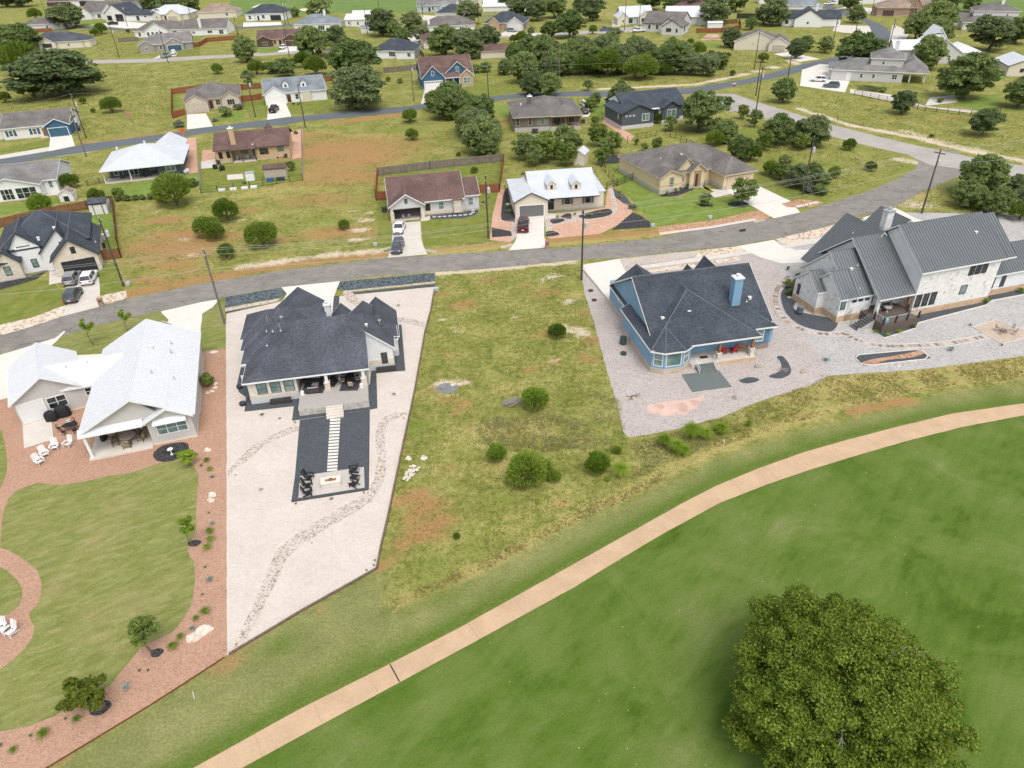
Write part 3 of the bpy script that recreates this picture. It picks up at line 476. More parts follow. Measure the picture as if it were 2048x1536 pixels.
sheet('ditch_concrete', [(1262, 535), (1392, 516), (1500, 502), (1506, 507), (1400, 523), (1266, 541)], CONC, 7, jit=.03)
sheet('cobble_bed', [(1394, 502), (1478, 493), (1500, 502), (1392, 515)], COBL, 6, jit=.08)
sheet('cobble_bed', [(1270, 543), (1400, 525), (1475, 514), (1482, 520), (1400, 533), (1275, 549)], COBL, 6, jit=.06)
sheet('driveway', [(1474, 493), (1548, 480), (1560, 490), (1590, 500), (1640, 500), (1640, 525), (1560, 527), (1520, 515)], CONCW, 8)
sheet('cobble_bed', [(1549, 479), (1672, 450), (1650, 468), (1602, 490), (1570, 490)], COBL, 7, jit=.08)
sheet('ditch_concrete', [(1560, 492), (1650, 473), (1690, 466), (1640, 485), (1570, 498)], CONC, 9)
sheet('driveway', [(1725, 436), (1790, 416), (1803, 422), (1830, 437), (1870, 450), (1800, 480), (1740, 450)], CONCW, 8)
sheet('patio', [(1384.5, 741.6), (1463, 774), (1385, 784), (1363.5, 750)], mat('slab_green_grey', (.135, .155, .15), .7, var=.06, scale=1, world=True), 9, th=.05)
bpy.data.objects.remove(bpy.data.objects['patio.001'])
sheet('patio', [(1363.5, 750.5), (1437, 741.5), (1463, 774), (1385, 784.5)], MATS['slab_green_grey'], 9, th=.05)
sheet('flagstone_patch', [(1297, 810), (1335, 803), (1390, 797), (1410, 790), (1395, 815), (1370, 830), (1330, 833), (1300, 828), (1293, 818)], FLAG, 6, jit=.15)
for pts in ([(1478, 762), (1495, 755), (1512, 756), (1518, 760), (1508, 765), (1490, 767)], [(1558, 712), (1568, 715), (1577, 727), (1582, 740), (1578, 750), (1562, 757), (1545, 756), (1538, 752), (1556, 745), (1562, 736), (1561, 725), (1554, 716)]): sheet('mulch_bed', pts, GRAVB, 7, smooth=True, jit=.05)
sheet('mulch_bed', [(1591, 560), (1570, 575), (1562, 590), (1565, 610), (1575, 630), (1600, 650), (1640, 662), (1665, 662), (1670, 640), (1590, 620), (1600, 590)], GRAVB, 7, smooth=True)
sheet('mulch_bed', [(1740, 660), (1768, 677), (1832, 657), (1835, 647), (1860, 640), (1972, 611), (1984, 600), (2048, 588), (2200, 560), (2200, 540), (2048, 572), (1960, 590), (1830, 630), (1760, 650)], GRAVB, 7)
sheet('mulch_bed', [(1711, 712), (1722, 710), (1830, 700), (1845, 703), (1856, 712), (1850, 719), (1740, 731), (1722, 729), (1712, 720)], GRAVB, 7, smooth=True)
sheet('cobble_bed', [(1722, 727), (1745, 719), (1790, 712), (1835, 703), (1848, 707), (1820, 716), (1780, 720), (1745, 729), (1730, 730)], GRANB, 8, smooth=True)
def walkway(pts, w, m, layer, stones=None, sl=.55):
 ww = catmull([P(*p) for p in pts], 8, closed=False); L = []; Rr = []
 for i, a in enumerate(ww):
  b = ww[min(i + 1, len(ww) - 1)]; c = ww[max(i - 1, 0)]; d = Vector((b[0] - c[0], b[1] - c[1])).normalized(); nn = Vector((-d.y, d.x)) * w / 2
  L.append((a[0] + nn.x, a[1] + nn.y)); Rr.append((a[0] - nn.x, a[1] - nn.y))
 sheet('garden_path', L + Rr[::-1], m, layer, world=True)
 mb = MB()
 for s in (L, Rr):
  for a, b in zip(s, s[1:]): mb.tube((a[0], a[1], .05), (b[0], b[1], .05), .05, n=4)
 e = mb.build('path_edging', CONC); e['kind'] = 'structure'
 if stones:
  mb = MB(); acc = 0; nxt = .5; rr = random.Random(3)
  for a, b in zip(ww, ww[1:]):
   Ls = math.hypot(b[0] - a[0], b[1] - a[1])
   if acc + Ls > nxt:
    an = math.atan2(b[1] - a[1], b[0] - a[0]); mb.obox((a[0], a[1], .045), sl * rr.uniform(.6, .9), w * .62, .04, an, mi=rr.randrange(3)); nxt += sl * 1.35
   acc += Ls
  e = mb.build('flagstones', stones); e['kind'] = 'structure'
FS = [mat('flag_a', (.36, .27, .2), .9), mat('flag_b', (.52, .46, .38), .9), mat('flag_c', (.2, .17, .15), .9)]
walkway([(1578, 552), (1556, 575), (1551, 605), (1570, 640), (1600, 658), (1640, 668), (1690, 668)], 1.05, GRAVP, 8, FS)
walkway([(1690, 668), (1712, 680), (1760, 692), (1830, 692), (1900, 687), (1975, 672)], 1.05, GRAVP, 9, FS)
sheet('patio', [(1946, 655), (1990, 641), (2070, 670), (2005, 689)], mat('patio_tan', (.46, .37, .29), .9, var=.12, scale=1.2, world=True, fine=6), 9, jit=.02)
sheet('lawn', [(-100, 600), (0, 558), (100, 560), (133, 590), (133, 610), (65, 635), (0, 650), (-100, 690)], LAWNM, 3, jit=.05)
sheet('lawn', [(196, 545), (232, 520), (245, 575), (252, 583), (200, 592)], LAWNM, 3, jit=.05)
sheet('lawn', [(150, 435), (222, 408), (238, 515), (205, 520), (195, 450)], LAWNB, 3, jit=.05)
sheet('cobble_bed', [(-100, 690), (0, 650), (65, 635), (133, 610), (128, 632), (60, 655), (0, 671), (-100, 700)], COBL, 5, jit=.08)
sheet('cobble_bed', [(201, 592), (252, 581), (255, 597), (205, 611)], COBL, 5, jit=.08)
sheet('driveway', [(131, 558), (196, 544), (200, 575), (200, 600), (207, 612), (125, 633), (134, 610), (132, 590)], CONC, 6); sheet('footpath', [(99, 541), (114, 536), (130, 560), (131, 564), (98, 570)], CONC, 6)
sheet('mulch_bed', [(-50, 575), (0, 565), (60, 552), (92, 543), (75, 558), (30, 572), (0, 580), (-50, 595)], MULB, 5)
sheet('driveway', [(785, 447), (841, 443), (843, 480), (847, 492), (855, 509), (775, 516), (784, 490)], CONC, 6); sheet('footpath', [(841, 443), (843, 436), (860, 432), (860, 440), (852, 442)], CONC, 6)
sheet('lawn', [(756, 385), (775, 380), (770, 440), (784, 450), (783, 500), (768, 505), (756, 470)], LAWNM, 3, jit=.06)
sheet('lawn', [(843, 442), (958, 425), (968, 410), (958, 385), (1000, 385), (996, 400), (982, 462), (975, 482), (855, 492), (847, 490)], LAWNM, 4, jit=.06)
sheet('lawn', [(765, 342), (1005, 312), (998, 368), (958, 370), (920, 350), (772, 352), (756, 375)], LAWNM, 3, jit=.06)
sheet('mulch_bed', [(860, 432), (925, 424), (955, 419), (957, 424), (950, 431), (925, 437), (862, 439)], GRAVB, 6, smooth=False)
for k, x in enumerate((868.5, 879, 889, 900, 910, 920.5, 930.5, 941.5, 946, 946)):
 y = (434.3, 433.8, 433.2, 432.4, 431.6, 431, 430.2, 428.8, 425, 421)[k]; c = P(x, y); o = MB(); o.obox((0, 0, .03), .62, .36, .06); tag(o.build('stepping_stone', CONCW, loc=(c[0], c[1], .025)), 'small pale stepping stones in the black bed along the brown-roofed house', 'stepping stone', 'stepping stones by the brown-roofed house')
sheet('driveway', [(1037, 430), (1089, 429), (1088, 475), (1093, 484), (1089, 496), (1018, 501), (1030, 484), (1035, 470)], CONCW, 6); sheet('footpath', [(1089, 430), (1098, 427), (1112, 428), (1112, 436), (1090, 438)], CONC, 6)
sheet('cobble_bed', [(998, 380), (1037, 376), (1037, 470), (1020, 485), (980, 480), (985, 430)], GRANP, 4)
sheet('cobble_bed', [(1028, 430), (1037, 428), (1036, 470), (1022, 484), (1022, 460)], COBB, 5, jit=.06)
sheet('mulch_bed', [(1010, 380), (1030, 378), (1030, 440), (1025, 443), (1010, 442), (1002, 432)], MULB, 5, smooth=True)
sheet('mulch_bed', [(983, 455), (1022, 463), (1024, 472), (984, 475)], MULB, 6)
sheet('cobble_bed', [(1090, 430), (1210, 416), (1215, 380), (1222, 370), (1230, 395), (1262, 415), (1265, 425), (1240, 448), (1200, 468), (1100, 478), (1092, 470)], GRANP, 4, jit=.05)
sheet('cobble_bed', [(1090, 432), (1210, 418), (1225, 425), (1215, 436), (1160, 442), (1110, 450), (1092, 470)], COBB, 5, jit=.06)
sheet('cobble_bed', [(1216, 375), (1224, 372), (1232, 400), (1236, 420), (1222, 435), (1218, 428), (1226, 412)], COBB, 6, jit=.06)
for a in ([(1122, 434), (1135, 427), (1143, 430), (1140, 438)], [(1100, 440), (1118, 437), (1130, 441), (1108, 448)], [(1161, 430), (1212, 418), (1225, 424), (1215, 432), (1180, 438), (1163, 436)], [(1094, 463), (1112, 464), (1118, 470), (1094, 473)]): sheet('mulch_bed', a, MULB, 7, smooth=True)
sheet('mulch_bed', [(1224, 460), (1265, 425), (1283, 432), (1300, 445), (1300, 455), (1222, 460)], MULB, 5, jit=.05); sheet('mulch_bed', [(1224, 375), (1250, 392), (1265, 410), (1248, 408), (1228, 392)], GRAVB, 6)
sheet('lawn', [(1228, 350), (1262, 330), (1260, 355), (1316, 392), (1360, 395), (1400, 375), (1425, 398), (1470, 392), (1515, 418), (1430, 438), (1312, 452), (1285, 425), (1255, 390)], LAWNB, 4, jit=.06)
sheet('lawn', [(1215, 330), (1265, 300), (1262, 345), (1240, 345), (1228, 340)], LAWNB, 3, jit=.06); sheet('lawn', [(1508, 372), (1520, 350), (1640, 400), (1590, 402)], LAWNM, 3, jit=.08)
sheet('cobble_bed', [(1315, 455), (1430, 440), (1520, 420), (1545, 432), (1530, 440), (1420, 455), (1320, 472)], GRANB, 5, jit=.05); sheet('ditch_concrete', [(1318, 466), (1420, 453), (1510, 437), (1512, 441), (1422, 457), (1320, 470)], CONC, 7)
sheet('driveway', [(1450, 380), (1505, 370), (1515, 371), (1580, 402), (1600, 425), (1548, 437), (1475, 396)], CONCW, 6); sheet('footpath', [(1387, 370), (1397, 366), (1410, 378), (1452, 380), (1462, 388), (1430, 396), (1418, 388), (1428, 384)], CONC, 7)
sheet('cobble_bed', [(1562, 408), (1600, 398), (1650, 405), (1620, 415), (1575, 415)], GRANB, 6, jit=.05); sheet('ditch_concrete', [(1590, 412), (1636, 402), (1640, 405), (1595, 416)], CONC, 8)
sheet('mulch_bed', [(1317, 392), (1345, 383), (1375, 372), (1395, 368), (1385, 380), (1355, 392), (1325, 394)], MULB, 6)
for (x, y, r) in ((1407, 411, .9), (1477, 409, 2.0)):
 c = P(x, y); sheet('mulch_bed', [(c[0] + r * math.cos(a), c[1] + r * .8 * math.sin(a)) for a in np.linspace(0, 6.28, 16)[:-1]], MULB, 6, world=True)
sheet('mulch_bed', [(1195, 320), (1215, 310), (1240, 312), (1246, 320), (1235, 327), (1210, 326)], MULB, 5, smooth=True)
sheet('lawn', [(212, 375), (395, 348), (400, 368), (300, 390), (215, 395)], LAWNB, 3, jit=.08); sheet('lawn', [(-60, 425), (120, 395), (125, 405), (0, 432), (-60, 445)], LAWNB, 3, jit=.06)
sheet('cobble_bed', [(366, 278), (392, 275), (396, 345), (372, 348), (370, 320)], GRANP, 4, jit=.05)
sheet('lawn', [(402, 340), (430, 335), (600, 320), (606, 360), (404, 386)], LAWNM, 3, jit=.08)
sheet('gravel_yard', [(405, 300), (430, 300), (432, 330), (402, 336)], GRANP, 4); sheet('gravel_yard', [(580, 262), (606, 258), (605, 315), (585, 318)], GRANP, 4, jit=.05)
sheet('patio', [(454, 350), (485, 348), (488, 358), (455, 360)], CONC, 5); sheet('patio', [(402, 324), (430, 318), (433, 335), (402, 338)], CONC, 5)
sheet('lawn', [(-60, 312), (100, 278), (102, 296), (0, 306), (-60, 315)], LAWNM, 3, jit=.06); sheet('driveway', [(101, 273), (142, 267), (150, 292), (97, 303)], CONCW, 6); sheet('footpath', [(-60, 318), (0, 311), (98, 294), (98, 302), (0, 319), (-60, 326)], CONC, 4)
sheet('driveway', [(374, 229), (412, 227), (426, 253), (374, 259)], CONCW, 6); sheet('lawn', [(415, 240), (480, 222), (492, 225), (486, 240), (420, 245)], LAWNB, 3, jit=.06); sheet('lawn', [(347, 195), (360, 195), (362, 215), (347, 220)], LAWNB, 3)
sheet('driveway', [(537, 211), (572, 208), (583, 233), (534, 240)], CONCW, 6); sheet('lawn', [(483, 205), (533, 200), (537, 236), (500, 236)], LAWNM, 3, jit=.06); sheet('lawn', [(573, 208), (662, 192), (664, 218), (585, 230)], LAWNM, 3, jit=.06)
sheet('driveway', [(849, 180), (888, 177), (884, 203), (842, 208)], CONC, 6); sheet('footpath', [(888, 178), (920, 172), (915, 178), (890, 182)], CONC, 7); sheet('lawn', [(890, 183), (960, 170), (1050, 165), (1040, 182), (885, 203)], LAWNM, 3, jit=.1)
sheet('driveway', [(1162, 200), (1172, 200), (1181, 228), (1176, 234), (1164, 234)], CONCW, 6); sheet('lawn', [(980, 212), (1030, 208), (1028, 236), (1000, 232)], LAWNB, 3, jit=.08); sheet('lawn', [(1176, 205), (1210, 202), (1205, 240), (1180, 235)], LAWNB, 3, jit=.08)
sheet('gravel_yard', [(1212, 215), (1228, 212), (1230, 250), (1268, 272), (1260, 285), (1225, 258), (1205, 245)], GRANP, 4, jit=.1)
for nm, pts, m in (('driveway', [(340, 107), (356, 105), (352, 112), (305, 118), (318, 111)], CONC), ('lawn', [(355, 98), (400, 90), (400, 112), (350, 113)], LAWNM), ('driveway', [(560, 93), (600, 93), (602, 101), (556, 105)], CONCW), ('lawn', [(517, 96), (560, 94), (556, 104), (519, 107)], LAWNB),
 ('driveway', [(487, 45), (562, 44), (564, 50), (486, 54)], CONCW), ('driveway', [(180, 50), (245, 43), (300, 47), (330, 55), (250, 57)], CONCW), ('lawn', [(160, 42), (210, 42), (213, 49), (170, 50)], LAWNB), ('lawn', [(255, 56), (280, 48), (310, 47), (340, 56), (280, 58)], LAWNB), ('driveway', [(1018, 60), (1030, 64), (1050, 66), (1085, 66), (1084, 72), (1003, 72), (1003, 66)], CONC),
 ('driveway', [(1223, 42), (1245, 42), (1240, 53), (1225, 53)], CONC), ('driveway', [(1270, 52), (1290, 56), (1300, 62), (1260, 64)], CONC), ('lawn', [(1390, 60), (1450, 50), (1480, 60), (1400, 78)], LAWNM), ('lawn', [(1395, 88), (1440, 85), (1440, 96), (1395, 96)], LAWNB), ('driveway', [(1548, 108), (1576, 104), (1640, 118), (1600, 124)], CONCW),
 ('driveway', [(1672, 50), (1738, 52), (1745, 68), (1690, 66), (1665, 62)], CONC), ('driveway', [(1604, 140), (1640, 128), (1668, 130), (1700, 160), (1690, 185), (1600, 172)], CONCW), ('lawn', [(1637, 150), (1664, 144), (1664, 160)], LAWNB), ('footpath', [(1700, 178), (1785, 190), (1850, 212), (1960, 222), (1940, 226), (1830, 212), (1700, 186)], CONC),
 ('lawn', [(1900, 205), (2000, 188), (2000, 218), (1960, 222)], LAWNB), ('patio', [(1860, 195), (1912, 190), (1915, 205), (1850, 212)], CONC), ('lawn', [(0, 116), (150, 100), (150, 112), (0, 117)], LAWNM), ('lawn', [(1975, 145), (2010, 150), (2010, 160), (1985, 160)], LAWNB), ('driveway', [(1775, 100), (1800, 108), (1820, 60), (1785, 50)], CONC), ('driveway', [(790, 98), (830, 96), (850, 60), (800, 55)], CONC),
 ('gravel_yard', [(1415, 68), (1438, 68), (1440, 80), (1400, 80)], GRANP), ('driveway', [(1662, 20), (1700, 20), (1740, 28), (1800, 30), (1800, 22), (1700, 12)], CONC), ('driveway', [(842, 30), (880, 32), (870, 42), (845, 40)], CONC), ('driveway', [(1735, 102), (1760, 104), (1800, 104), (1800, 110), (1735, 108)], CONC)):
 sheet(nm, pts, m, 6 if m in (CONC, CONCW) else 3, jit=0 if m in (CONC, CONCW) else .2, seg=2)
def edging(name, pts, w, h, m, label, cat='edging', step=2.4, gap=.04):
 root = thing(name, label, cat, (*P(*pts[0]), 0)); ox, oy = P(*pts[0]); ww = [P(*p) for p in pts]; k = 0
 mb = MB()
 for a, b in zip(ww, ww[1:]):
  L = math.hypot(b[0] - a[0], b[1] - a[1]); n = max(1, round(L / step)); an = math.atan2(b[1] - a[1], b[0] - a[0])
  for i in range(n):
   t = (i + .5) / n; mb.obox((a[0] + (b[0] - a[0]) * t - ox, a[1] + (b[1] - a[1]) * t - oy, h / 2), L / n - gap, w, h + random.uniform(-.02, .02), an + random.uniform(-.012, .012))
 mb.build('beam', m, root)
edging('timber_edging', [(869, 580), (862, 620), (850, 665), (830, 780), (800, 920), (775, 1040), (763, 1090), (754, 1137)], .16, .22, TIMB, 'weathered timber edging between the cream gravel yard and the vacant lot', 'timber edging')
edging('timber_edging', [(754, 1138), (600, 1225), (458, 1310)], .16, .2, TIMB, 'weathered timber edging along the lower end of the cream gravel yard', 'timber edging')
edging('steel_edging', [(450, 1315), (300, 1412), (100, 1533), (-60, 1632)], .05, .12, STEEL_E, 'rusty steel edging between the red gravel bed and the golf verge', 'steel edging', 3)
edging('steel_edging', [(582.5, 1005.1), (737.2, 980.4), (738.2, 928.9), (739.3, 820.4)], .04, .1, mat('edge_black', (.03, .03, .033), .6), 'black edging round the fire pit terrace of the cream gravel yard', 'metal edging', 3)
edging('kerb', [(1164, 538), (1232, 620), (1262, 668)], .18, .35, CONC, 'pale retaining kerb beside the drive of the blue house', 'kerb', 4, 0)
edging('stone_edging', [(1740, 660), (1768, 677), (1832, 657), (1835, 647), (1860, 640), (1972, 611), (1984, 602), (2048, 590)], .12, .12, CONCW, 'white stone edging of the black bed along the tall stone house', 'stone edging', .8, .01)
edging('stone_edging', [(1711, 716), (1716, 711), (1722, 710), (1830, 700), (1845, 703), (1856, 713), (1850, 719), (1740, 731), (1722, 729), (1711, 718)], .12, .1, CONCW, 'white stone ring round the long black and orange gravel bed', 'stone edging', .8, .01)
edging('stone_edging', [(1946, 655), (1990, 641), (2070, 670), (2005, 689), (1946, 655)], .12, .12, CONC, 'stone border round the small tan patio with bistro table', 'stone edging', .8, .01)
# ------------------------------------------------------------------ houses
SH_DARK = shingle('shingle_charcoal', (0.045, 0.05, 0.062), (0.115, 0.122, 0.142)); SH_BLK = shingle('shingle_black', (0.03, 0.037, 0.048), (0.088, 0.1, 0.118))
SH_GREY = shingle('shingle_grey', (0.13, 0.125, 0.12), (0.26, 0.25, 0.24)); SH_BG = shingle('shingle_blue_grey', (0.15, 0.17, 0.185), (0.25, 0.275, 0.3))
SH_BRN = shingle('shingle_brown', (0.09, 0.055, 0.05), (0.185, 0.12, 0.105)); SH_TAUPE = shingle('shingle_taupe', (0.095, 0.087, 0.082), (0.22, 0.2, 0.185)); SH_TAN = shingle('shingle_tan', (0.22, 0.16, 0.12), (0.36, 0.28, 0.22))
MET_W = mat('metal_roof_white', (0.635, 0.645, 0.66), .42, 0.0, var=.03, scale=.5, spec=.5); MET_G = mat('metal_roof_galv', (0.60, 0.625, 0.66), .4, 0.15, var=.06, scale=.6, spec=.5)
MET_D = mat('metal_roof_dark', (0.15, 0.165, 0.17), .38, 0.25, var=.06, scale=.4, spec=.5); MET_P = mat('metal_roof_palegreen', (0.5, 0.55, 0.54), .45, .1, var=.05)
WHT = mat('paint_white', (0.72, 0.72, 0.71), .6, var=.03); TRW = mat('trim_white', (0.74, 0.74, 0.73), .55, var=.02); TRD = mat('trim_dark', (0.03, 0.032, 0.036), .5); TRB = mat('trim_brown', (0.1, 0.065, 0.05), .6); TRT = mat('trim_tan', (0.5, 0.4, 0.28), .7)
SDW = siding('siding_white', (0.70, 0.71, 0.71)); SDB = siding('siding_blue', (0.20, 0.35, 0.50)); SDG = mat('stucco_pale_grey', (0.50, 0.485, 0.46), .85, var=.05, fine=8, fvar=.04); SDGB = siding('batten_pale_grey', (0.50, 0.485, 0.46), True, .3)
SDDG = siding('siding_dark_grey', (0.085, 0.1, 0.115)); SDT = siding('siding_taupe', (0.17, 0.14, 0.13)); SDN = siding('siding_navy', (0.045, 0.12, 0.2), False, .2)
STW = stone('stone_white', (0.66, 0.62, 0.55), (0.58, 0.53, 0.45), (0.66, 0.63, 0.58)); STM = stone('stone_white_mottled', (0.76, 0.75, 0.72), (0.68, 0.67, 0.64), (0.68, 0.67, 0.64),   .55, .28, .07, (0.36, 0.35, 0.34)); STC = stone('stone_cream', (0.60, 0.52, 0.41), (0.66, 0.6, 0.5), (0.62, 0.56, 0.47)); STB = stone('stone_brown', (0.38, 0.27, 0.16), (0.5, 0.37, 0.22), (0.45, 0.38, 0.3), .4, .22)
STUC = mat('stucco_cream', (0.66, 0.53, 0.35), .9, var=.05, scale=.8, fine=10, fvar=.03); STT = mat('stucco_tan', (0.50, 0.36, 0.215), .9, var=.05, scale=.8); STCR = mat('wall_cream', (0.64, 0.58, 0.47), .9, var=.05); STPG = mat('wall_light_grey', (0.55, 0.54, 0.53), .8, var=.04); STWH = mat('wall_offwhite', (0.68, 0.66, 0.62), .8, var=.04)
BRK = stone('brick_rose', (0.36, 0.2, 0.14), (0.3, 0.16, 0.11), (0.4, 0.33, 0.28), .24, .08); FND = mat('foundation_concrete', (0.44, 0.42, 0.39), .9, var=.12, scale=1.2, fine=5, fvar=.06)
FNDR = mat('foundation_rust', (0.52, 0.37, 0.24), .9, var=.18, scale=.9, fine=5, fvar=.08); FNDO = mat('foundation_stained', (0.46, 0.38, 0.30), .9, var=.22, scale=.7, fine=5, fvar=.08)
GL = glass('window_glass'); GLG = glass('window_glass_reflect_tint', (0.10, 0.17, 0.16), (0.2, 0.27, 0.25)); GLK = glass('window_glass_dark', (0.015, 0.018, 0.022), (0.05, 0.06, 0.06)); VENT = mat('vent_metal', (0.5, 0.5, 0.5), .4, .5); WOOD = mat('cedar_wood', (0.27, 0.13, 0.06), .7, var=.2, scale=4, sc3=(1, 1, .2)); DKW = mat('door_dark', (0.03, 0.03, 0.032), .4); DBR = mat('door_brown', (0.09, 0.035, 0.02), .5)  # GLG: greenish-grey reflections and blinds are put into the pane base colour
GRG = mat('garage_grey', (0.15, 0.15, 0.15), .5); GRW = mat('garage_white', (0.70, 0.69, 0.67), .5, var=.02); GRB = mat('garage_black', (0.03, 0.033, 0.037), .4); GRN = mat('garage_navy', (0.045, 0.105, 0.16), .5); GRT = mat('garage_tan', (0.46, 0.40, 0.33), .6); GRBR = mat('garage_brown', (0.085, 0.055, 0.045), .6); DECKM = mat('deck_grey', (0.38, 0.35, 0.32), .8, var=.1, scale=2, fine=8, sc3=(6, .6, 1)); DECKB = mat('deck_brown', (0.115, 0.09, 0.075), .8, var=.1, scale=2, sc3=(6, .6, 1)); SHADE = mat('interior_dark', (0.05, 0.045, 0.04), .9)
CAPM = {}
def capmat(m):
 b = m.name
 if b not in CAPM: CAPM[b] = mat('ridge_' + b, {'shingle_charcoal': (0.16, 0.165, 0.18), 'shingle_black': (0.13, 0.14, 0.155), 'shingle_grey': (0.3, 0.29, 0.28), 'shingle_blue_grey': (.3, .32, .34), 'shingle_brown': (0.2, 0.14, 0.12), 'shingle_taupe': (0.27, 0.23, 0.21), 'shingle_tan': (.38, .3, .24)}.get(b, (0.5, 0.5, 0.5)), .9)
 return CAPM[b]
def F3(a, b, t): return tuple(a[i] + (b[i] - a[i]) * t for i in range(3))
class House:
 def __init__(s, name, label, A, ang, roofm, wallm, trim=TRW, group=None, B=None, cat='house', metal=False, fdn=0.35, fm=FND, scale=1.0, caps=True):
  s.o = P(*A); s.root = thing(name, label, cat, (s.o[0], s.o[1], 0), R(ang), group); s.roofm, s.wallm, s.trim, s.metal = roofm, wallm, trim, metal
  s.rf, s.wl, s.fa, s.fd, s.cp, s.fdn, s.fm, s.caps = MB(), MB(), MB(), MB(), MB(), fdn, fm, caps; s.roofo = None; s.walls2 = {}; s.W = None; s.X = None
  if B is not None: b = P(*B); s.W = math.hypot(b[0] - s.o[0], b[1] - s.o[1])
  s.openings = []
 def xf(s, x=0, y=0, rz=0):                 # turned sub-block frame
  s.X = Matrix.Translation((x, y, 0)) @ Matrix.Rotation(R(rz), 4, 'Z') if (x or y or rz) else None
  for m in (s.rf, s.wl, s.fa, s.fd, s.cp): m.x = s.X
  return s
 def roof(s, ax, x0, x1, y0, y1, ze, zr, hA=0, hB=0, ov=.35, og=.25, th=.16, rib=.42, rc=None):
  """ax 'x': ridge along x. hA/hB: hipped low/high end. rc: ridge position across"""
  T = (lambda a, b, z: (a, b, z)) if ax == 'x' else (lambda a, b, z: (b, a, z))
  a0, a1, b0, b1 = (x0, x1, y0, y1) if ax == 'x' else (y0, y1, x0, x1)
  rc = (b0 + b1) / 2 if rc is None else rc; d0, d1 = rc - b0, b1 - rc; rise = zr - ze; k0, k1 = rise / max(d0, .01), rise / max(d1, .01)
  hd = (b1 - b0) / 2; kA = rise / hd
  ea, eb = (ov if hA else og), (ov if hB else og); A0, A1 = a0 - ea, a1 + eb; B0, B1 = b0 - ov, b1 + ov; z0, z1 = ze - ov * k0, ze - ov * k1
  ra = a0 + hd if hA else A0; rb = a1 - hd if hB else A1
  if ra > rb: ra = rb = (ra + rb) / 2
  up = th
  c = lambda a, b, z: T(a, b, z + up)
  p0, p1, p2, p3 = c(A0, B0, z0), c(A1, B0, z0), c(A1, B1, z1), c(A0, B1, z1); r0, r1 = c(ra, rc, zr), c(rb, rc, zr)
  def face(f):
   n = (Vector(f[1]) - Vector(f[0])).cross(Vector(f[2]) - Vector(f[0]))
   if n.z < 0: f = f[::-1]
   s.rf.slab(f, th)
  if 0 < hB < 1:
   r1 = c(a1 - hd * hB, rc, zr); q1, q2 = c(A1, B0 + (rc - B0) * (1 - hB), z0 + (zr - z0) * (1 - hB)), c(A1, B1 - (B1 - rc) * (1 - hB), z1 + (zr - z1) * (1 - hB))
   face([p0, p1, q1, r1, r0]); face([p3, p2, q2, r1, r0]); face([q1, q2, r1]); rb = a1
  elif (Vector(r0) - Vector(r1)).length < .05: face([p0, p1, r0]); face([p3, p2, r0])
  else: face([p0, p1, r1, r0]); face([p3, p2, r1, r0])
  if hA: face([p0, p3, r0])
  if hB == 1: face([p1, p2, r1])
  def fas(u, v, hh=.2):
   d = Vector(v) - Vector(u); L = d.length
   if L < .1: return
   h = Vector((d.x, d.y, 0)).normalized(); n = Vector((h.y, -h.x, 0)); cc = (Vector(u) + Vector(v)) / 2
   cen = Vector((sum(q[0] for q in (p0, p1, p2, p3)) / 4, sum(q[1] for q in (p0, p1, p2, p3)) / 4, cc.z))
   if (cc - cen).dot(n) < 0: n = -n
   o = n * .035; w = [Vector(u) + Vector((0, 0, .012)), Vector(v) + Vector((0, 0, .012))]
   vs = [w[0] - n * .004, w[1] - n * .004, w[1] + o, w[0] + o]; vs += [q - Vector((0, 0, hh)) for q in vs]
   s.fa.add([tuple(q) for q in vs], [(0, 1, 2, 3), (7, 6, 5, 4), (0, 4, 5, 1), (1, 5, 6, 2), (2, 6, 7, 3), (3, 7, 4, 0)])
  fas(p0, p1); fas(p3, p2)
  if hA: fas(p0, p3)
  else: fas(p0, r0); fas(p3, r0)
  if hB: fas(p1, p2)
  else: fas(p1, r1); fas(p2, r1)
  if s.metal and rib:
   def ribs(e0, e1, q0, q1):       # seams run from eave edge (e0-e1) up to the top edge (q0-q1), parallel to the slope
    L = (Vector(e1) - Vector(e0)).length; n = max(2, int(L / rib)); ed = (Vector(e1) - Vector(e0)).normalized(); e0v = Vector(e0)
    sa = (Vector(q0) - e0v).dot(ed); sb = (Vector(q1) - e0v).dot(ed); up0 = Vector(q0) - e0v - ed * sa
    for k in range(n + 1):
     t = L * k / n
     if t < sa - 1e-6: f = t / max(sa, 1e-6)
     elif t > sb + 1e-6: f = (L - t) / max(L - sb, 1e-6)
     else: f = 1
     if f < .04: continue
     a = e0v + ed * t + Vector((0, 0, .006)); b = a + up0 * min(f, 1) * .995
     w = ed * .022; hgt = Vector((0, 0, .05))
     s.rf.add([tuple(q) for q in (a - w, a + w, b + w, b - w, a - w * .6 + hgt, a + w * .6 + hgt, b + w * .6 + hgt, b - w * .6 + hgt)], [(4, 5, 6, 7), (0, 1, 5, 4), (2, 3, 7, 6), (1, 2, 6, 5), (3, 0, 4, 7)], 1)
   ribs(p0, p1, r0, r1); ribs(p3, p2, r0, r1)
   if hA: ribs(p0, p3, r0, r0)
   if hB: ribs(p1, p2, r1, r1)
  cr = .075 if not s.metal else .05
  if s.caps:
   up2 = Vector((0, 0, .0))
   for u, v in ([(r0, r1)] + ([(p0, r0), (p3, r0)] if hA else []) + ([(p1, r1), (p2, r1)] if hB else [])):
    if (Vector(u) - Vector(v)).length > .1: s.cp.tube(tuple(Vector(u) + up2), tuple(Vector(v) + up2), cr, n=5)
  return dict(ra=ra, rb=rb)
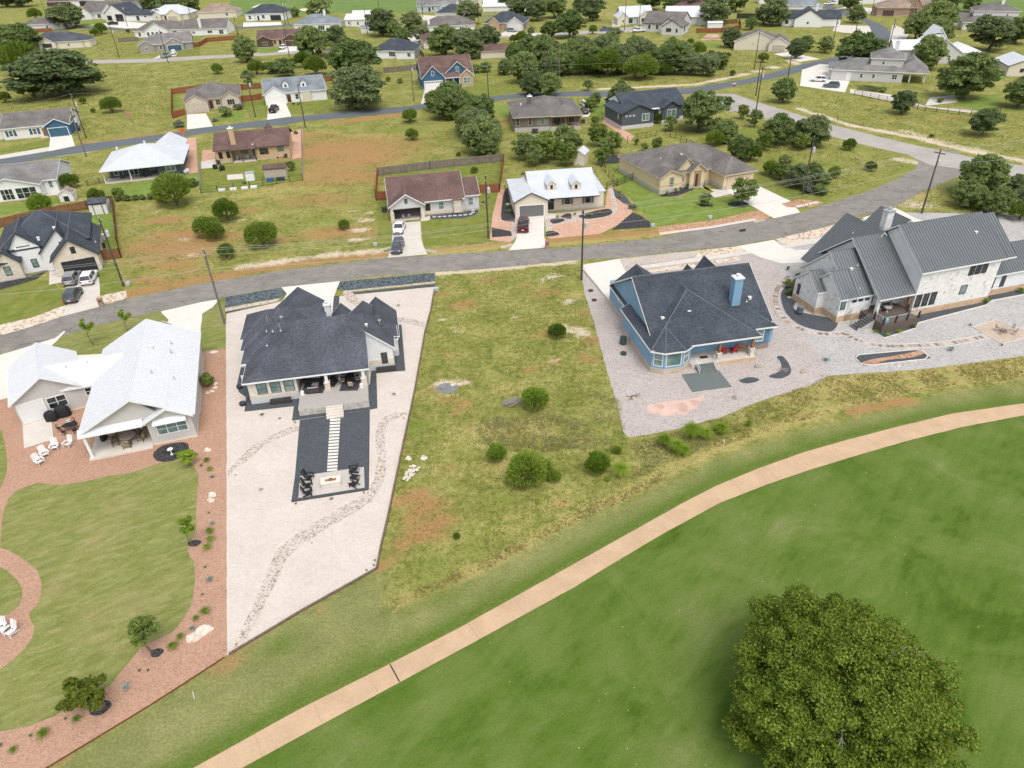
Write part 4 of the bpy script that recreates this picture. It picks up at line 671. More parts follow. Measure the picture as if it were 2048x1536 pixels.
 def wall(s, ax, x0, x1, y0, y1, ze, zr=None, hA=0, hB=0, zb=0, m=None, rc=None, fd=True, gap=.02):
  W = s.wl if m is None else s.walls2.setdefault(m.name, (MB(), m))[0]; W.x = s.X
  zt = ze - gap; f0 = max(zb, s.fdn if fd else zb); W.box(x0, y0, f0, x1, y1, zt)
  if zr is not None:
   T = (lambda a, b, z: (a, b, z)) if ax == 'x' else (lambda a, b, z: (b, a, z)); a0, a1, b0, b1 = (x0, x1, y0, y1) if ax == 'x' else (y0, y1, x0, x1); rc = (b0 + b1) / 2 if rc is None else rc
   for e, h in ((a0, hA), (a1, hB)):
    if h: continue
    q0, q1 = (e, e + .25) if e == a0 else (e - .25, e)
    vs = [T(q, b_, z) for q in (q0, q1) for b_, z in ((b0, zt), (b1, zt), (rc, zr - gap))]
    W.add(vs, [(0, 1, 2), (5, 4, 3), (0, 3, 4, 1), (1, 4, 5, 2), (2, 5, 3, 0)])
  if fd and zb < s.fdn: s.fd.x = s.X; s.fd.box(x0 + .012, y0 + .012, -.25, x1 - .012, y1 - .012, s.fdn - .003) if False else s.fd.box(x0 - .03, y0 - .03, -.25, x1 + .03, y1 + .03, s.fdn)
 def block(s, ax, x0, x1, y0, y1, ze, zr, hA=0, hB=0, m=None, wall=1, **k):
  s.roof(ax, x0, x1, y0, y1, ze, zr, hA, hB, **{q: v for q, v in k.items() if q in ('ov', 'og', 'th', 'rib', 'rc')})
  if wall: s.wall(ax, x0, x1, y0, y1, ze, zr, hA, hB, m=m, rc=k.get('rc'), zb=k.get('zb', 0), fd=k.get('fd', True))
 # ---- openings. face: f (toward -y), b (+y), l (-x), r (+x); u along the face, d position of the face plane
 def place(s, face, u, d, z):
  if face == 'f': M = Matrix.Translation((u, d, z))
  elif face == 'b': M = Matrix.Translation((u, d, z)) @ Matrix.Rotation(math.pi, 4, 'Z')
  elif face == 'l': M = Matrix.Translation((d, u, z)) @ Matrix.Rotation(-math.pi / 2, 4, 'Z')
  else: M = Matrix.Translation((d, u, z)) @ Matrix.Rotation(math.pi / 2, 4, 'Z')
  return (s.X @ M) if s.X else M
 def window(s, face, u, d, z, w, h, nx=1, ny=2, fm=None, gm=None, t=.09, name='window', label=None, rot=0):
  M = s.place(face, u, d, z) @ Matrix.Rotation(rot, 4, 'Z'); fm = fm or s.trim; mb = MB(); mb.x = M; a = w / 2
  mb.box(-a, -.06, 0, -a + t, .02, h); mb.box(a - t, -.06, 0, a, .02, h); mb.box(-a + t, -.058, h - t, a - t, .02, h); mb.box(-a + t, -.058, 0, a - t, .02, t)
  for i in range(1, nx): x = -a + w * i / nx; mb.box(x - t * .45, -.055, t, x + t * .45, .01, h - t)
  for j in range(1, ny):
   z2 = h * j / ny
   for i in range(nx): xa, xb = -a + w * i / nx + t * .46, -a + w * (i + 1) / nx - t * .46; mb.box(max(xa, -a + t), -.05, z2 - .025, min(xb, a - t), .01, z2 + .025)
  f = mb.build(name, fm, s.root); tag(f, label)
  g = MB(); g.x = M; g.box(-a + .02, -.03, .02, a - .02, .005, h - .02); g.build('pane', gm or GL, f); return f
 def door(s, face, u, d, z, w, h, m=DKW, name='front_door', fm=None, panes=0, knob=True):
  M = s.place(face, u, d, z); mb = MB(); mb.x = M; a = w / 2; t = .08
  mb.box(-a - t, -.05, 0, -a, .02, h + t); mb.box(a, -.05, 0, a + t, .02, h + t); mb.box(-a, -.048, h, a, .02, h + t); f = mb.build('door_frame', fm or s.trim, s.root)
  mb = MB(); mb.x = M; mb.box(-a, -.03, 0, a, .01, h)
  for k in range(2): mb.box(-a + .12, -.042, .15 + k * h * .48, a - .12, -.028, .1 + (k + .85) * h * .48, 0)
  dr = mb.build(name, m, s.root)
  if panes: g = MB(); g.x = M; g.box(-a + .15, -.05, .3, a - .15, -.044, h - .2); g.build('pane', GLK, dr)
  if knob: g = MB(); g.x = M; g.lathe((a - .1, -.08, h * .45), [(.0, -.03), (.035, -.02), (.035, .02), (0, .03)], 6); g.build('handle', VENT, dr)
 def garage(s, face, u, d, z, w, h, m=GRW, fm=None, lights=0):
  M = s.place(face, u, d, z); mb = MB(); mb.x = M; a = w / 2; t = .14; fm = fm or s.trim
  mb.box(-a - t, -.06, 0, -a, .02, h + t); mb.box(a, -.06, 0, a + t, .02, h + t); mb.box(-a, -.058, h, a, .02, h + t); mb.build('door_frame', fm, s.root)
  mb = MB(); mb.x = M
  for k in range(4): mb.box(-a, -.035, h * k / 4 + .012, a, .005, h * (k + 1) / 4 - .012)
  mb.box(-a, -.015, 0, a, .0, h); g = mb.build('garage_door', m, s.root)
  if lights:
   q = MB(); q.x = M
   for k in range(lights): x = -a + w * (k + .5) / lights; q.box(x - w / lights * .35, -.045, h * .8, x + w / lights * .35, -.03, h * .93)
   q.build('pane', GLK, g)
 def shutter(s, face, u, d, z, w, h, m=GRG):
  M = s.place(face, u, d, z); mb = MB(); mb.x = M; mb.box(-w / 2, -.05, 0, w / 2, .01, h)
  for k in range(int(h / .14)): mb.box(-w / 2 + .05, -.062, .05 + k * .14, w / 2 - .05, -.048, .13 + k * .14)
  mb.build('shutter', m, s.root)
 def chimney(s, x, y, z0, z1, w=1.0, d=1.0, m=None, cap=WHT, pot=True):
  mb = MB(); mb.x = s.X; mb.box(x - w / 2, y - d / 2, z0, x + w / 2, y + d / 2, z1); c = mb.build('chimney', m or s.wallm, s.root)
  q = MB(); q.x = s.X; q.box(x - w / 2 - .1, y - d / 2 - .1, z1 + .001, x + w / 2 + .1, y + d / 2 + .1, z1 + .16)
  if pot: q.lathe((x, y, z1 + .16), [(.14, 0), (.14, .22), (.25, .24), (.25, .36), (.05, .42)], 10)
  q.build('chimney_cap', cap, c)
 def vent(s, x, y, z, k=0, h=.5):
  mb = MB(); mb.x = s.X
  if k == 0: mb.tube((x, y, z - .3), (x, y, z + h), .05, n=8); mb.lathe((x, y, z - .05), [(.16, 0), (.07, .14)], 8)
  elif k == 1: mb.box(x - .17, y - .17, z - .3, x + .17, y + .17, z + h * .5); mb.box(x - .22, y - .22, z + h * .5, x + .22, y + .22, z + h * .5 + .06)
  else: mb.tube((x, y, z - .2), (x, y, z + h), .07, n=8); mb.lathe((x, y, z + h), [(.09, 0), (.2, .03), (.2, .16), (.02, .24)], 10)
  mb.build('roof_vent', VENT if k != 1 else WHT, s.root)
 def column(s, x, y, z0, z1, w=.3, m=None, base=None, bh=.9, bw=.5):
  mb = MB(); mb.x = s.X; mb.box(x - w / 2, y - w / 2, z0, x + w / 2, y + w / 2, z1); c = mb.build('porch_column', m or s.trim, s.root)
  if base: q = MB(); q.x = s.X; q.box(x - bw / 2, y - bw / 2, z0, x + bw / 2, y + bw / 2, z0 + bh); q.box(x - bw / 2 - .05, y - bw / 2 - .05, z0 + bh, x + bw / 2 + .05, y + bw / 2 + .05, z0 + bh + .08); q.build('column_base', base, c)
 def dormer(s, x, y, zb, w=1.5, h=1.1, dep=2.2, rise=.55, m=None, wm=None):
  wl = MB(); wl.x = s.X; a = w / 2
  wl.add([(x - a, y, zb - .5), (x + a, y, zb - .5), (x + a, y, zb + h), (x, y, zb + h + rise), (x - a, y, zb + h), (x - a, y + dep, zb - .5), (x + a, y + dep, zb - .5), (x + a, y + dep, zb + h), (x, y + dep, zb + h + rise), (x - a, y + dep, zb + h)],
               [(0, 1, 2, 3, 4), (9, 8, 7, 6, 5), (0, 5, 6, 1), (1, 6, 7, 2), (2, 7, 8, 3), (3, 8, 9, 4), (4, 9, 5, 0)])
  d = wl.build('dormer', wm or s.wallm, s.root)
  r = MB(); r.x = s.X; o = .22; k = rise / a; e = zb + h - o * k + .02
  for sg in (-1, 1):
   f = [(x + sg * (a + o), y - .2, e + .1), (x, y - .2, zb + h + rise + .12), (x, y + dep + .8, zb + h + rise + .12), (x + sg * (a + o), y + dep + .8, e + .1)]
   n = (Vector(f[1]) - Vector(f[0])).cross(Vector(f[2]) - Vector(f[0]));
   r.slab(f if n.z > 0 else f[::-1], .1)
  r.build('dormer_roof', m or s.roofm, d)
  mb = MB(); mb.x = s.X; ww = w * .3; z = zb + .2; mb.box(x - ww / 2, y - .05, z, x + ww / 2, y + .01, z + .75); mb.build('window', GLK, d)
 def finish(s):
  wo = s.wl.build('wall', s.wallm, s.root) if s.wl.v else None
  for k, (mb, m) in s.walls2.items(): mb.build('wall', m, s.root)
  if s.fd.v: s.fd.build('foundation', s.fm, s.root)
  if s.rf.v:
   ro = s.rf.build('roof', [s.roofm, mat('seam_' + s.roofm.name, (.045, .052, .056) if s.roofm == MET_D else (.6, .61, .63), .45)] if s.metal else s.roofm, s.root); s.fa.build('fascia', s.trim, ro)
   if s.cp.v: s.cp.build('ridge_cap', capmat(s.roofm) if not s.metal else s.roofm, ro)
  return s.root
def part(h, name, mb, m, label=None, smooth=False): return tag(mb.build(name, m, h.root if isinstance(h, House) else h, smooth=smooth), label)
def stairs(mb, x0, x1, y0, y1, z0, z1, n, ax='y'):
 for k in range(n):
  if ax == 'y': mb.box(x0, y0 + (y1 - y0) * k / n, z0, x1, y0 + (y1 - y0) * (k + 1) / n, z0 + (z1 - z0) * (k + 1) / n - .002 * k)
  else: mb.box(x0 + (x1 - x0) * k / n, y0, z0, x0 + (x1 - x0) * (k + 1) / n, y1, z0 + (z1 - z0) * (k + 1) / n)
# ==== H1: white metal roof, far left
h = House('house', 'pale grey house with white standing-seam metal roof and covered patio beside the red gravel yard', (179.7, 923), 17, MET_W, SDG, TRW, metal=True, fdn=.2, fm=STCR)
h.roof('y', 0.1, 11.1, .9, 18.9, 3.2, 6.15, rc=5.7, og=.45, ov=.3)
h.wall('y', 0.1, 11.0, 5.2, 18.6, 3.2, None); h.wall('y', .1, 11., .9 + 4.2, 5.3, 3.1)
g = MB(); g.add([(.3, .95, 3.35), (8.2, .95, 3.35), (5.7, .95, 6.1), (.3, 1.15, 3.35), (8.2, 1.15, 3.35), (5.7, 1.15, 6.1)], [(0, 1, 2), (5, 4, 3), (0, 3, 4, 1), (1, 4, 5, 2), (2, 5, 3, 0)]); part(h, 'gable_siding', g, SDGB)
g = MB(); g.slab([(-.25, .15, 3.0), (6.1, .15, 3.0), (6.1, 1.0, 3.5), (-.25, 1.0, 3.5)], .1)
for k in range(15): x = -.2 + k * .44; g.add([(x - .02, .15, 3.01), (x + .02, .15, 3.01), (x + .02, 1.0, 3.51), (x - .02, 1., 3.51), (x - .015, .15, 3.05), (x + .015, .15, 3.05), (x + .015, 1., 3.55), (x - .015, 1., 3.55)], [(4, 5, 6, 7), (0, 1, 5, 4), (1, 2, 6, 5), (3, 0, 4, 7)])
part(h, 'patio_roof', g, MET_W)
h.block('y', 6.4, 10.9, .6, 9, 3.2, 4.45, rc=8.8, og=.45, ov=.3)
h.wall('x', .2, .5, 4.5, 6, 3.0)
h.block('x', -6.0, 3.4, 11.4, 15.2, 3.2, 5.15, rc=13.3, og=.0, ov=.35)
h.window('f', -1.1, 11.4, 1.5, .8, 1.1, 1, 2, gm=GLK)
h.xf(-8.5, 9.9, 13.4); h.block('y', .0, 6.9, 0, 8.2, 3.2, 5.45, rc=3.6, og=.5, ov=.3)
h.garage('f', 1.55, 0, .1, 2.45, 2.5, GRW); h.window('f', 4.15, 0, 1.0, 2.0, 1.55, 2, 2, gm=GLK)
g = MB(); g.x = h.X; g.box(.0, -5.0, 0, 2.9, -.1, .07); part(h, 'door_pad', g, CONC); h.xf()
g = MB(); g.box(0, 0, 0, 6.35, 5.1, .2); g.box(.8, .45, .2, 6.35, 5.1, .215); part(h, 'patio_slab', g, CONC)
h.column(.3, .45, .2, 3.1, .28, TRW); g = MB(); g.box(0.1, .35, 2.85, 6.4, .6, 3.05); part(h, 'patio_beam', g, TRW)
h.window('f', 8.75, .6, 1.15, 3.15, 1.5, 3, 2, gm=GLG)
g = MB(); g.slab([(7.05, -.05, 2.85), (10.45, -.05, 2.85), (10.45, .6, 3.25), (7.05, .6, 3.25)], .06)
for k in range(12): x = 7.05 + k * .309; g.box(x - .015, 0, 2.88, x + .015, .02, 2.9)
part(h, 'awning', g, MET_W)
h.door('f', 3.3, 5.1, .2, 1.8, 2.2, WHT, 'patio_door', panes=1); h.window('r', 6, 10.98, 1.5, 1.2, 1.2, 2, 2, gm=GLK); h.window('r', 12.5, 10.98, 1.5, 1.2, 1.0, 2, 1, gm=GLK)
for x, y, z, k in ((6.8, 12.3, 5.9, 1), (3.5, 7.5, 5.0, 1), (8.6, 14.5, 4.9, 0), (8.7, 12.4, 4.85, 0), (7.2, 6.8, 5.6, 0), (9.3, 6.5, 4.5, 0), (-2.8, 12.9, 4.9, 0), (-.5, 13.0, 4.9, 0)): h.vent(x, y, z, k, .3)
h.finish()
# ==== H2: dark shingle roof, white walls, deck
h = House('house', 'white stone house with charcoal shingle roof and raised deck in the cream gravel yard', (504, 812.5), 9.5, SH_DARK, WHT, TRW, fdn=.85, fm=STPG, caps=False)
h.roof('x', -.1, 13.75, .25, 12.9, 3.3, 7.1, 1, .32, ov=.33, rc=6.55)
for x0, y0, y1 in ((-.75, 4.7, 13.0), (-1.2, 8.0, 16.2), (-1.6, 10.9, 17.2)): h.block('x', x0, 9.0, y0, y1, 3.3, 3.3 + (y1 - y0) * .31, 1, 0, ov=.33)
h.wall('x', 0.0, 5.55, .35, 12, 3.3, zb=.0, m=STW); h.wall('x', 5.4, 13.6, 3.4, 12.5, 3.3)
h.block('y', 1.8, 8.9, 7, 18.0, 3.3, 6.05, rc=5.35, ov=.33); h.block('y', 9.4, 12.4, 9, 14.2, 3.2, 4.85, rc=10.9); h.block('y', 13.4, 17.7, 7.6, 14.0, 3.2, 5.3, 1, 0, rc=15.55, m=SDW)
h.block('y', 10.9, 17.0, 4.5, 12.4, 3.2, 5.75, rc=13.95, m=SDW, og=.2); h.wall('y', 13.7, 17.02, 4.46, 7, 1.55, m=STC); h.block('x', 15, 17.6, 7.4, 9, 3.0, 3.9, 0, 0, wall=1)
g = MB(); g.box(0.0, .3, .86, 5.56, .42, 1.35); part(h, 'stone_base', g, STC)
for k in range(3): h.window('f', 1.55 + k * 1.55, .35, 1.25, 1.15, 1.55, 1, 2, TRD, GLG, .07)
h.window('f', 15.9, 4.44, .95, .75, 1.55, 1, 2, TRD, GLK, .07)
for x, y in ((3.4, .05), (15.9, 4.2)):
 g = MB(); g.box(x - 1.25, y - .38, 0, x + 1.25, y + .1, .12); g.box(x - 1.2, y - .42, .12, x + 1.2, y - .38, .6); g.box(x - 1.2, y - .4, .56, x + 1.2, y + .1, .6)
 for k in range(5): g.box(x - 1.1 + k * .48, y - .36, .6, x - .75 + k * .48, y + .0, .63)
 part(h, 'planter_box', g, SHADE)
g = MB(); g.box(5.75, -3.3, 0, 13.65, 3.4, .95); d = part(h, 'deck', g, DECKM); g = MB(); g.box(10.75, -3.36, -.1, 13.7, -3.3, .93); g.build('deck_skirt', mat('limestone_skirt', (.46, .44, .39), .9, var=.25, scale=1.5, fine=4), d); g = MB(); g.box(5.72, -3.36, -.1, 8.75, -3.3, .93); g.box(5.7, -3.3, -.1, 5.75, .3, .93); g.build('deck_skirt', mat('limestone_skirt', (.46, .44, .39), .9, var=.25, scale=1.5, fine=4), d)
g = MB(); stairs(g, 8.78, 10.72, -4.75, -3.36, 0, .95, 5); part(h, 'deck_stairs', g, CONC)
for x in (9.0, 13.3): h.column(x, .2, .95, 3.3, .34, WHT, STC, .95, .62)
g = MB(); g.box(5.6, .1, 3.02, 13.7, .34, 3.3); part(h, 'porch_beam', g, TRW)
for x in (6.05, 12.95): g = MB(); g.box(x - .2, -.55, .95, x + .2, -.15, 1.4); part(h, 'planter_box', g, WHT)
h.window('f', 7.6, 3.4, .98, 2.6, 2.1, 3, 1, TRD, GLK); h.door('f', 11.3, 3.4, .96, 1.7, 2.1, DKW, 'patio_door', panes=1)
g = MB(); g.box(-1.55, 4.75, .0, -.7, 4.8, 1.5); part(h, 'side_screen', g, WHT)
for x, y, z, k, q in ((1.9, 11.0, 5.2, 0, .9), (3.3, 12.4, 5.7, 0, .6), (3.9, 9.5, 6.0, 2, .3), (2.9, 7.5, 5.6, 0, .3), (4.0, 6.7, 6.0, 0, .9), (2.0, 8.4, 5.2, 0, .3), (14.2, 6.0, 5.6, 1, .5), (15.8, 8.3, 4.6, 2, .3), (2.3, 5.2, 5.0, 0, .2)): h.vent(x, y, z, k, q)
h.chimney(9.4, 11.6, 4.0, 6.3, .7, .6, WHT)
h.finish()
# ==== H3: blue house
h = House('house', 'blue board-and-batten house with near-black shingle roof, bay window and tall blue chimney', (1299.6, 747), 10.5, SH_BLK, SDB, TRW, fdn=.75, fm=FNDO)
h.roof('x', 1.0, 16.7, 2.4, 18.0, 3.47, 8.0, rc=10.2, ov=.0, og=.25); h.wall('x', 1.1, 16.6, 2, 19.2, 3.5, None);
for x, sx in ((1.05, .2), (16.4, .2)): h.wl.add([(x, 2.3, 3.4), (x, 18.6, 3.4), (x, 10.2, 7.75), (x + sx, 2.3, 3.4), (x + sx, 18.6, 3.4), (x + sx, 10.2, 7.75)], [(0, 1, 2), (5, 4, 3), (0, 3, 4, 1), (1, 4, 5, 2), (2, 5, 3, 0)])
h.roof('y', .15, 13.9, .2, 10.8, 3.3, 6.95, 1, 0, ov=.33); h.roof('x', 5, 16.95, 1.95, 15.4, 3.3, 6.5, 0, 1, ov=.33)
h.wall('x', .15, 5.2, .25, 10.7, 3.3); h.wall('x', 5.1, 14, 2.3, 12, 3.3); h.wall('x', 13.6, 16.95, 2.0, 12, 3.3)
h.block('y', 1.0, 7.9, 11, 18.0, 3.3, 5.85, rc=4.45); h.block('y', 13.1, 16.3, 14, 18.4, 3.3, 5.7); h.block('y', 11.2, 13.1, 14, 18.2, 3.3, 4.8)
bay = [(0.2, .3), (1.5, -.62), (3.8, -.62), (5.1, .3)]; g = MB(); g.prism(bay, .75, 3.28); part(h, 'bay', g, SDB); g = MB(); g.prism([(0.15, .28), (1.48, -.67), (3.82, -.67), (5.15, .28)], -.2, .75); part(h, 'bay_foundation', g, FNDO)
g = MB(); ap = (2.65, 2.6, 4.75)
bo = [(-.15, -.05), (1.35, -1.0), (3.95, -1.0), (5.4, -.05)]
for a, b in zip(bo, bo[1:]): g.slab([(a[0], a[1], 3.22), (b[0], b[1], 3.22), ap], .14)
br = part(h, 'bay_roof', g, SH_BLK); g = MB()
for a, b in zip(bo, bo[1:]):
 q = MB(); d = Vector((b[0] - a[0], b[1] - a[1], 0)); n = Vector((d.y, -d.x, 0)).normalized() * .04; g.add([(a[0], a[1], 3.24), (b[0], b[1], 3.24), (b[0] + n.x, b[1] + n.y, 3.24), (a[0] + n.x, a[1] + n.y, 3.24), (a[0], a[1], 3.05), (b[0], b[1], 3.05), (b[0] + n.x, b[1] + n.y, 3.05), (a[0] + n.x, a[1] + n.y, 3.05)], [(0, 1, 2, 3), (7, 6, 5, 4), (0, 4, 5, 1), (1, 5, 6, 2), (2, 6, 7, 3), (3, 7, 4, 0)])
g.build('fascia', TRW, br); g = MB(); [g.tube((a[0], a[1], 3.25), ap, .07, n=5) for a in bo[1:3]]; g.build('ridge_cap', capmat(SH_BLK), br)
an = math.atan2(.92, 1.3); h.window('f', .85, -.16, 1.05, 1.15, 1.85, 1, 2, gm=GLG, rot=-an); h.window('f', 2.65, -.62, 1.05, 2.0, 1.85, 1, 1, gm=GLG); h.window('f', 4.45, -.16, 1.05, 1.15, 1.85, 1, 2, gm=GLG, rot=an)
g = MB(); g.box(5.25, -.35, 0, 13.7, 2.3, .6); part(h, 'porch', g, CONC); g = MB(); g.box(8.6, -.4, -.2, 13.75, -.36, .5); part(h, 'porch_foundation', g, FNDR)
for x in (8.85, 13.2): h.column(x, .0, .6, 3.3, .28, WOOD, STW, 1.0, .5)
g = MB(); g.box(5.3, -.1, 3.05, 13.9, .15, 3.28); part(h, 'porch_beam', g, TRW)
h.window('f', 6.1, 2.3, 1.35, 1.5, 1.15, 1, 1, gm=GLK); h.door('f', 7.8, 2.3, .62, .95, 2.1, WHT, panes=1);
for k in range(3): h.window('f', 9.6 + k * 1.45, 2.3, 1.5, 1.2, 1.1, 1, 1, gm=GLK)
h.window('f', 15.0, 2.0, 1.2, 1.5, 1.9, 1, 2, gm=GLG)
g = MB(); stairs(g, 5.75, 8.0, -1.75, -.36, 0, .6, 4); part(h, 'porch_stairs', g, MATS['slab_green_grey'])
for x in (5.65, 8.1):
 g = MB(); g.tube((x, -1.8, .0), (x, -1.8, .95), .035, n=6); g.tube((x, -.3, .6), (x, -.3, 1.5), .035, n=6); g.tube((x, -1.8, .95), (x, -.3, 1.5), .035, n=6); g.tube((x, -1.8, .35), (x, -.3, .9), .025, n=6)
 for k in range(1, 7): t = k / 7; g.tube((x, -1.8 + 1.5 * t, .35 + .55 * t), (x, -1.8 + 1.5 * t, .95 + .55 * t), .015, n=4)
 part(h, 'stair_railing', g, WHT)
h.chimney(12.9, 5.4, 4.8, 8.75, 1.1, 1.0, SDB, WHT)
for y in (12.7, 15.0): h.window('l', y, 1.0, 2.3, 1.4, .5, 1, 1, gm=GLK)
for x, y, z, k in ((5.0, 9.3, 6.0, 1), (4.8, 8.3, 5.9, 0), (3.6, 5.3, 5.0, 0), (2.9, 4.3, 4.8, 1), (6.3, 4.3, 5.3, 1), (15.1, 5.6, 5.4, 1), (14.5, 5.2, 5.2, 0)): h.vent(x, y, z + .15, k, .25)
h.finish()
# ==== H4: tall white stone house, dark metal roofs
h = House('house', 'tall white stone house with dark grey standing-seam metal roofs and brown corner deck', (1838, 636), 15.5, MET_D, STM, TRW, metal=True, fdn=.95, fm=FNDR)
h.roof('x', -1.1, 12.0, .7, 12.0, 6.75, 10.95, og=.3, ov=.35); h.wall('x', -1.0, 11.9, .7, 12, 6.75, None)
for x in (-1.02, 11.6): g = MB(); g.add([(x, .7, 6.6), (x, 12, 6.6), (x, 6.35, 10.85), (x + .3, .7, 6.6), (x + .3, 12, 6.6), (x + .3, 6.35, 10.85)], [(0, 1, 2), (5, 4, 3), (0, 3, 4, 1), (1, 4, 5, 2), (2, 5, 3, 0)]); part(h, 'gable_siding', g, SDW)
g = MB(); g.box(-1.04, .68, 3.0, -.98, 11.9, 6.62); part(h, 'gable_siding', g, SDW)
h.roof('x', 11, 14.6, 1.4, 12, 6.3, 10.4, og=.3, ov=.3); h.wall('x', 11.5, 14.4, 2.6, 12, 6.3)
h.roof('x', -6.4, -1.05, .9, 15.6, 3.5, 9.15, rc=8.3, og=.3, ov=.2); h.wall('x', -6.2, -1.1, 3.4, 15.5, 3.5)
g = MB(); g.add([(-6.2, .95, 3.5), (-6.2, 15.5, 3.5), (-6.2, 8.3, 9.0), (-5.9, .95, 3.5), (-5.9, 15.5, 3.5), (-5.9, 8.3, 9.0)], [(0, 1, 2), (5, 4, 3), (0, 3, 4, 1), (1, 4, 5, 2), (2, 5, 3, 0)]); part(h, 'gable_siding', g, SDW)
h.block('x', -10.1, -6.3, 2.6, 12.8, 3.5, 7.9, og=.2, ov=.2); h.block('x', -11.3, -9, 2.6, 8.4, 3.5, 6.1, og=.2, ov=.2); h.block('x', -12.5, -10.9, 5.6, 10.6, 3.3, 5.3, og=.2, ov=.15)
h.roof('y', -8.0, 4.3, 8.2, 15.4, 3.4, 9.4, rc=-1.85, og=.3, ov=.2); h.wall('y', -7.9, 4.2, 9, 15.2, 3.4)
h.block('y', 3, 9, 12, 17.5, 6.0, 8.7, og=.3); h.block('x', 12.4, 24, 2.0, 8.6, 3.4, 6.0, m=SDW, og=.2, ov=.3)
for mw in (MB(),):
 mw.box(-11.3, 2.56, .95, -6.3, 2.62, 3.4)
 mw.box(-9.2, 2.54, 2.2, -6.3, 2.6, 3.45)
g = MB(); g.box(-9.6, 2.55, 1.9, -6.28, 2.6, 3.45); part(h, 'siding_panel', g, SDW); g = MB(); g.box(-6.25, 3.35, .95, -4.5, 3.4, 3.5); part(h, 'siding_panel', g, SDW); g = MB(); g.box(-2.2, 3.0, 1.0, -1.0, 3.4, 3.5); part(h, 'siding_panel', g, SDW)
for k in range(3): h.window('f', -.35 + k * 1.2, .7, 1.35, .95, 1.9, 1, 1, TRD, GLK, .06); h.window('f', 7.25 + k * 1.05, .7, 4.85, .9, 1.45, 1, 1, TRD, GLK, .06)
h.window('f', 6.9, .7, 2.1, 1.1, 1.35, 1, 1, TRD, GLG, .06)
for x in (13.4, 15.3): h.window('f', x, 2.0, 1.2, .75, 1.9, 1, 1, TRD, GLK, .05)
for x in (-9.1, -8.1, -7.1): h.window('f', x, 2.55, 2.75, .7, .35, 1, 1, TRD, GLK, .05)
h.window('f', -10.75, 2.6, 1.9, .75, 1.4, 1, 1, TRD, GLG, .06); h.window('l', 9.6, -12.5, 1.2, .6, 1.6, 1, 1, TRD, GLK, .05)
g = MB(); g.box(-7.6, -1.7, .0, -1.9, 3.4, 1.2); dk = part(h, 'corner_deck', g, DECKB)
g = MB(); pts = [(-7.5, -1.6), (-5.6, -1.6), (-3.8, -1.6), (-2.0, -1.6), (-7.5, .1), (-2.0, .4)]
for x, y in pts: g.box(x - .09, y - .09, 1.2, x + .09, y + .09, 2.25)
g.build('railing_post', TRD, dk); g = MB()
for a, b in (((-7.5, -1.6), (-2.0, -1.6)), ((-7.5, -1.6), (-7.5, .1)), ((-2, -1.6), (-2, .4))):
 g.tube((*a, 2.2), (*b, 2.2), .045, n=6)
 for z in (1.4, 1.6, 1.8, 2.0): g.tube((*a, z), (*b, z), .008, n=4)
g.build('rail', VENT, dk)
g = MB(); stairs(g, -10.1, -7.6, -.1, 1.2, 0, 1.2, 7, 'x'); part(h, 'deck_stairs', g, mat('stair_grey', (.12, .12, .125), .8)); g = MB(); g.box(-10.0, -.18, 0, -7.6, -.11, .3); g.add([(-10., -.2, 0), (-7.6, -.2, 0), (-7.6, -.2, 1.1), (-10, -.11, 0), (-7.6, -.11, 0), (-7.6, -.11, 1.1)], [(0, 1, 2), (5, 4, 3), (0, 3, 4, 1), (1, 4, 5, 2), (2, 5, 3, 0)]); part(h, 'stair_wall', g, FND)
for y in (-.1, 1.2):
 g = MB(); g.tube((-10.1, y, 0), (-10.1, y, 1.0), .035, n=6); g.tube((-10.1, y, 1.0), (-7.7, y, 2.15), .035, n=6); g.tube((-7.7, y, 1.1), (-7.7, y, 2.15), .035, n=6); g.tube((-10.1, y, .55), (-7.7, y, 1.7), .02, n=5); part(h, 'stair_railing', g, TRD)
g = MB(); g.box(-6.6, 1.0, 1.2, -6.2, 1.4, 3.4); part(h, 'porch_column', g, STM); g = MB(); g.box(-1.7, .9, 1.2, -1.4, 1.2, 3.4); part(h, 'porch_column', g, WOOD); h.door('f', -5.6, 3.4, 1.2, 1.0, 2.1, DKW, 'front_door', panes=1); h.window('f', -3.5, 3.4, 1.5, 1.8, 1.7, 2, 1, TRD, GLK, .06)
h.chimney(.6, 10.6, 7.5, 11.3, 1.1, .95, STM, VENT)
for x, y, z, k in ((9.6, 4.0, 9.2, 1), (11.9, 6.0, 10.6, 0), (-8.2, 5.5, 6.0, 1), (-7.0, 5.8, 6.3, 0), (-8.0, 3.4, 4.2, 0), (-3.3, 12, 8, 0)): h.vent(x, y, z + .1, k, .3)
h.finish()
# ==== H5 dark-roofed white house across the road, left
h = House('house', 'white stone house with steep black shingle roof and three parked cars on its drive', (118, 555), 24, SH_BLK, STWH, TRD, fdn=.25)
h.block('y', 0, 6.5, -.1, 13, 3.0, 5.9, rc=3.15, m=STC, ov=.35, og=.35); h.garage('f', 3.5, -.1, .1, 4.6, 2.2, GRB, TRD); h.window('f', 3.4, -.1, 3.55, .7, 1.1, 1, 1, TRD, GLK)
h.roof('x', -7.5, 5.5, 4.0, 16.5, 4.4, 8.0, 1, 1); h.wall('x', -7.3, 5, 5, 16, 4.4)
h.block('y', -5.9, -1.6, 3.9, 12, 4.6, 7.0, rc=-4.1, m=WHT, og=.3); h.block('y', -8.6, -5.0, 2.6, 12, 3.0, 4.8, rc=-6.7, og=.3, m=STC); h.block('y', -1.6, 2.9, 3.2, 12, 3.6, 6.8, rc=1.6, m=WHT, og=.3)
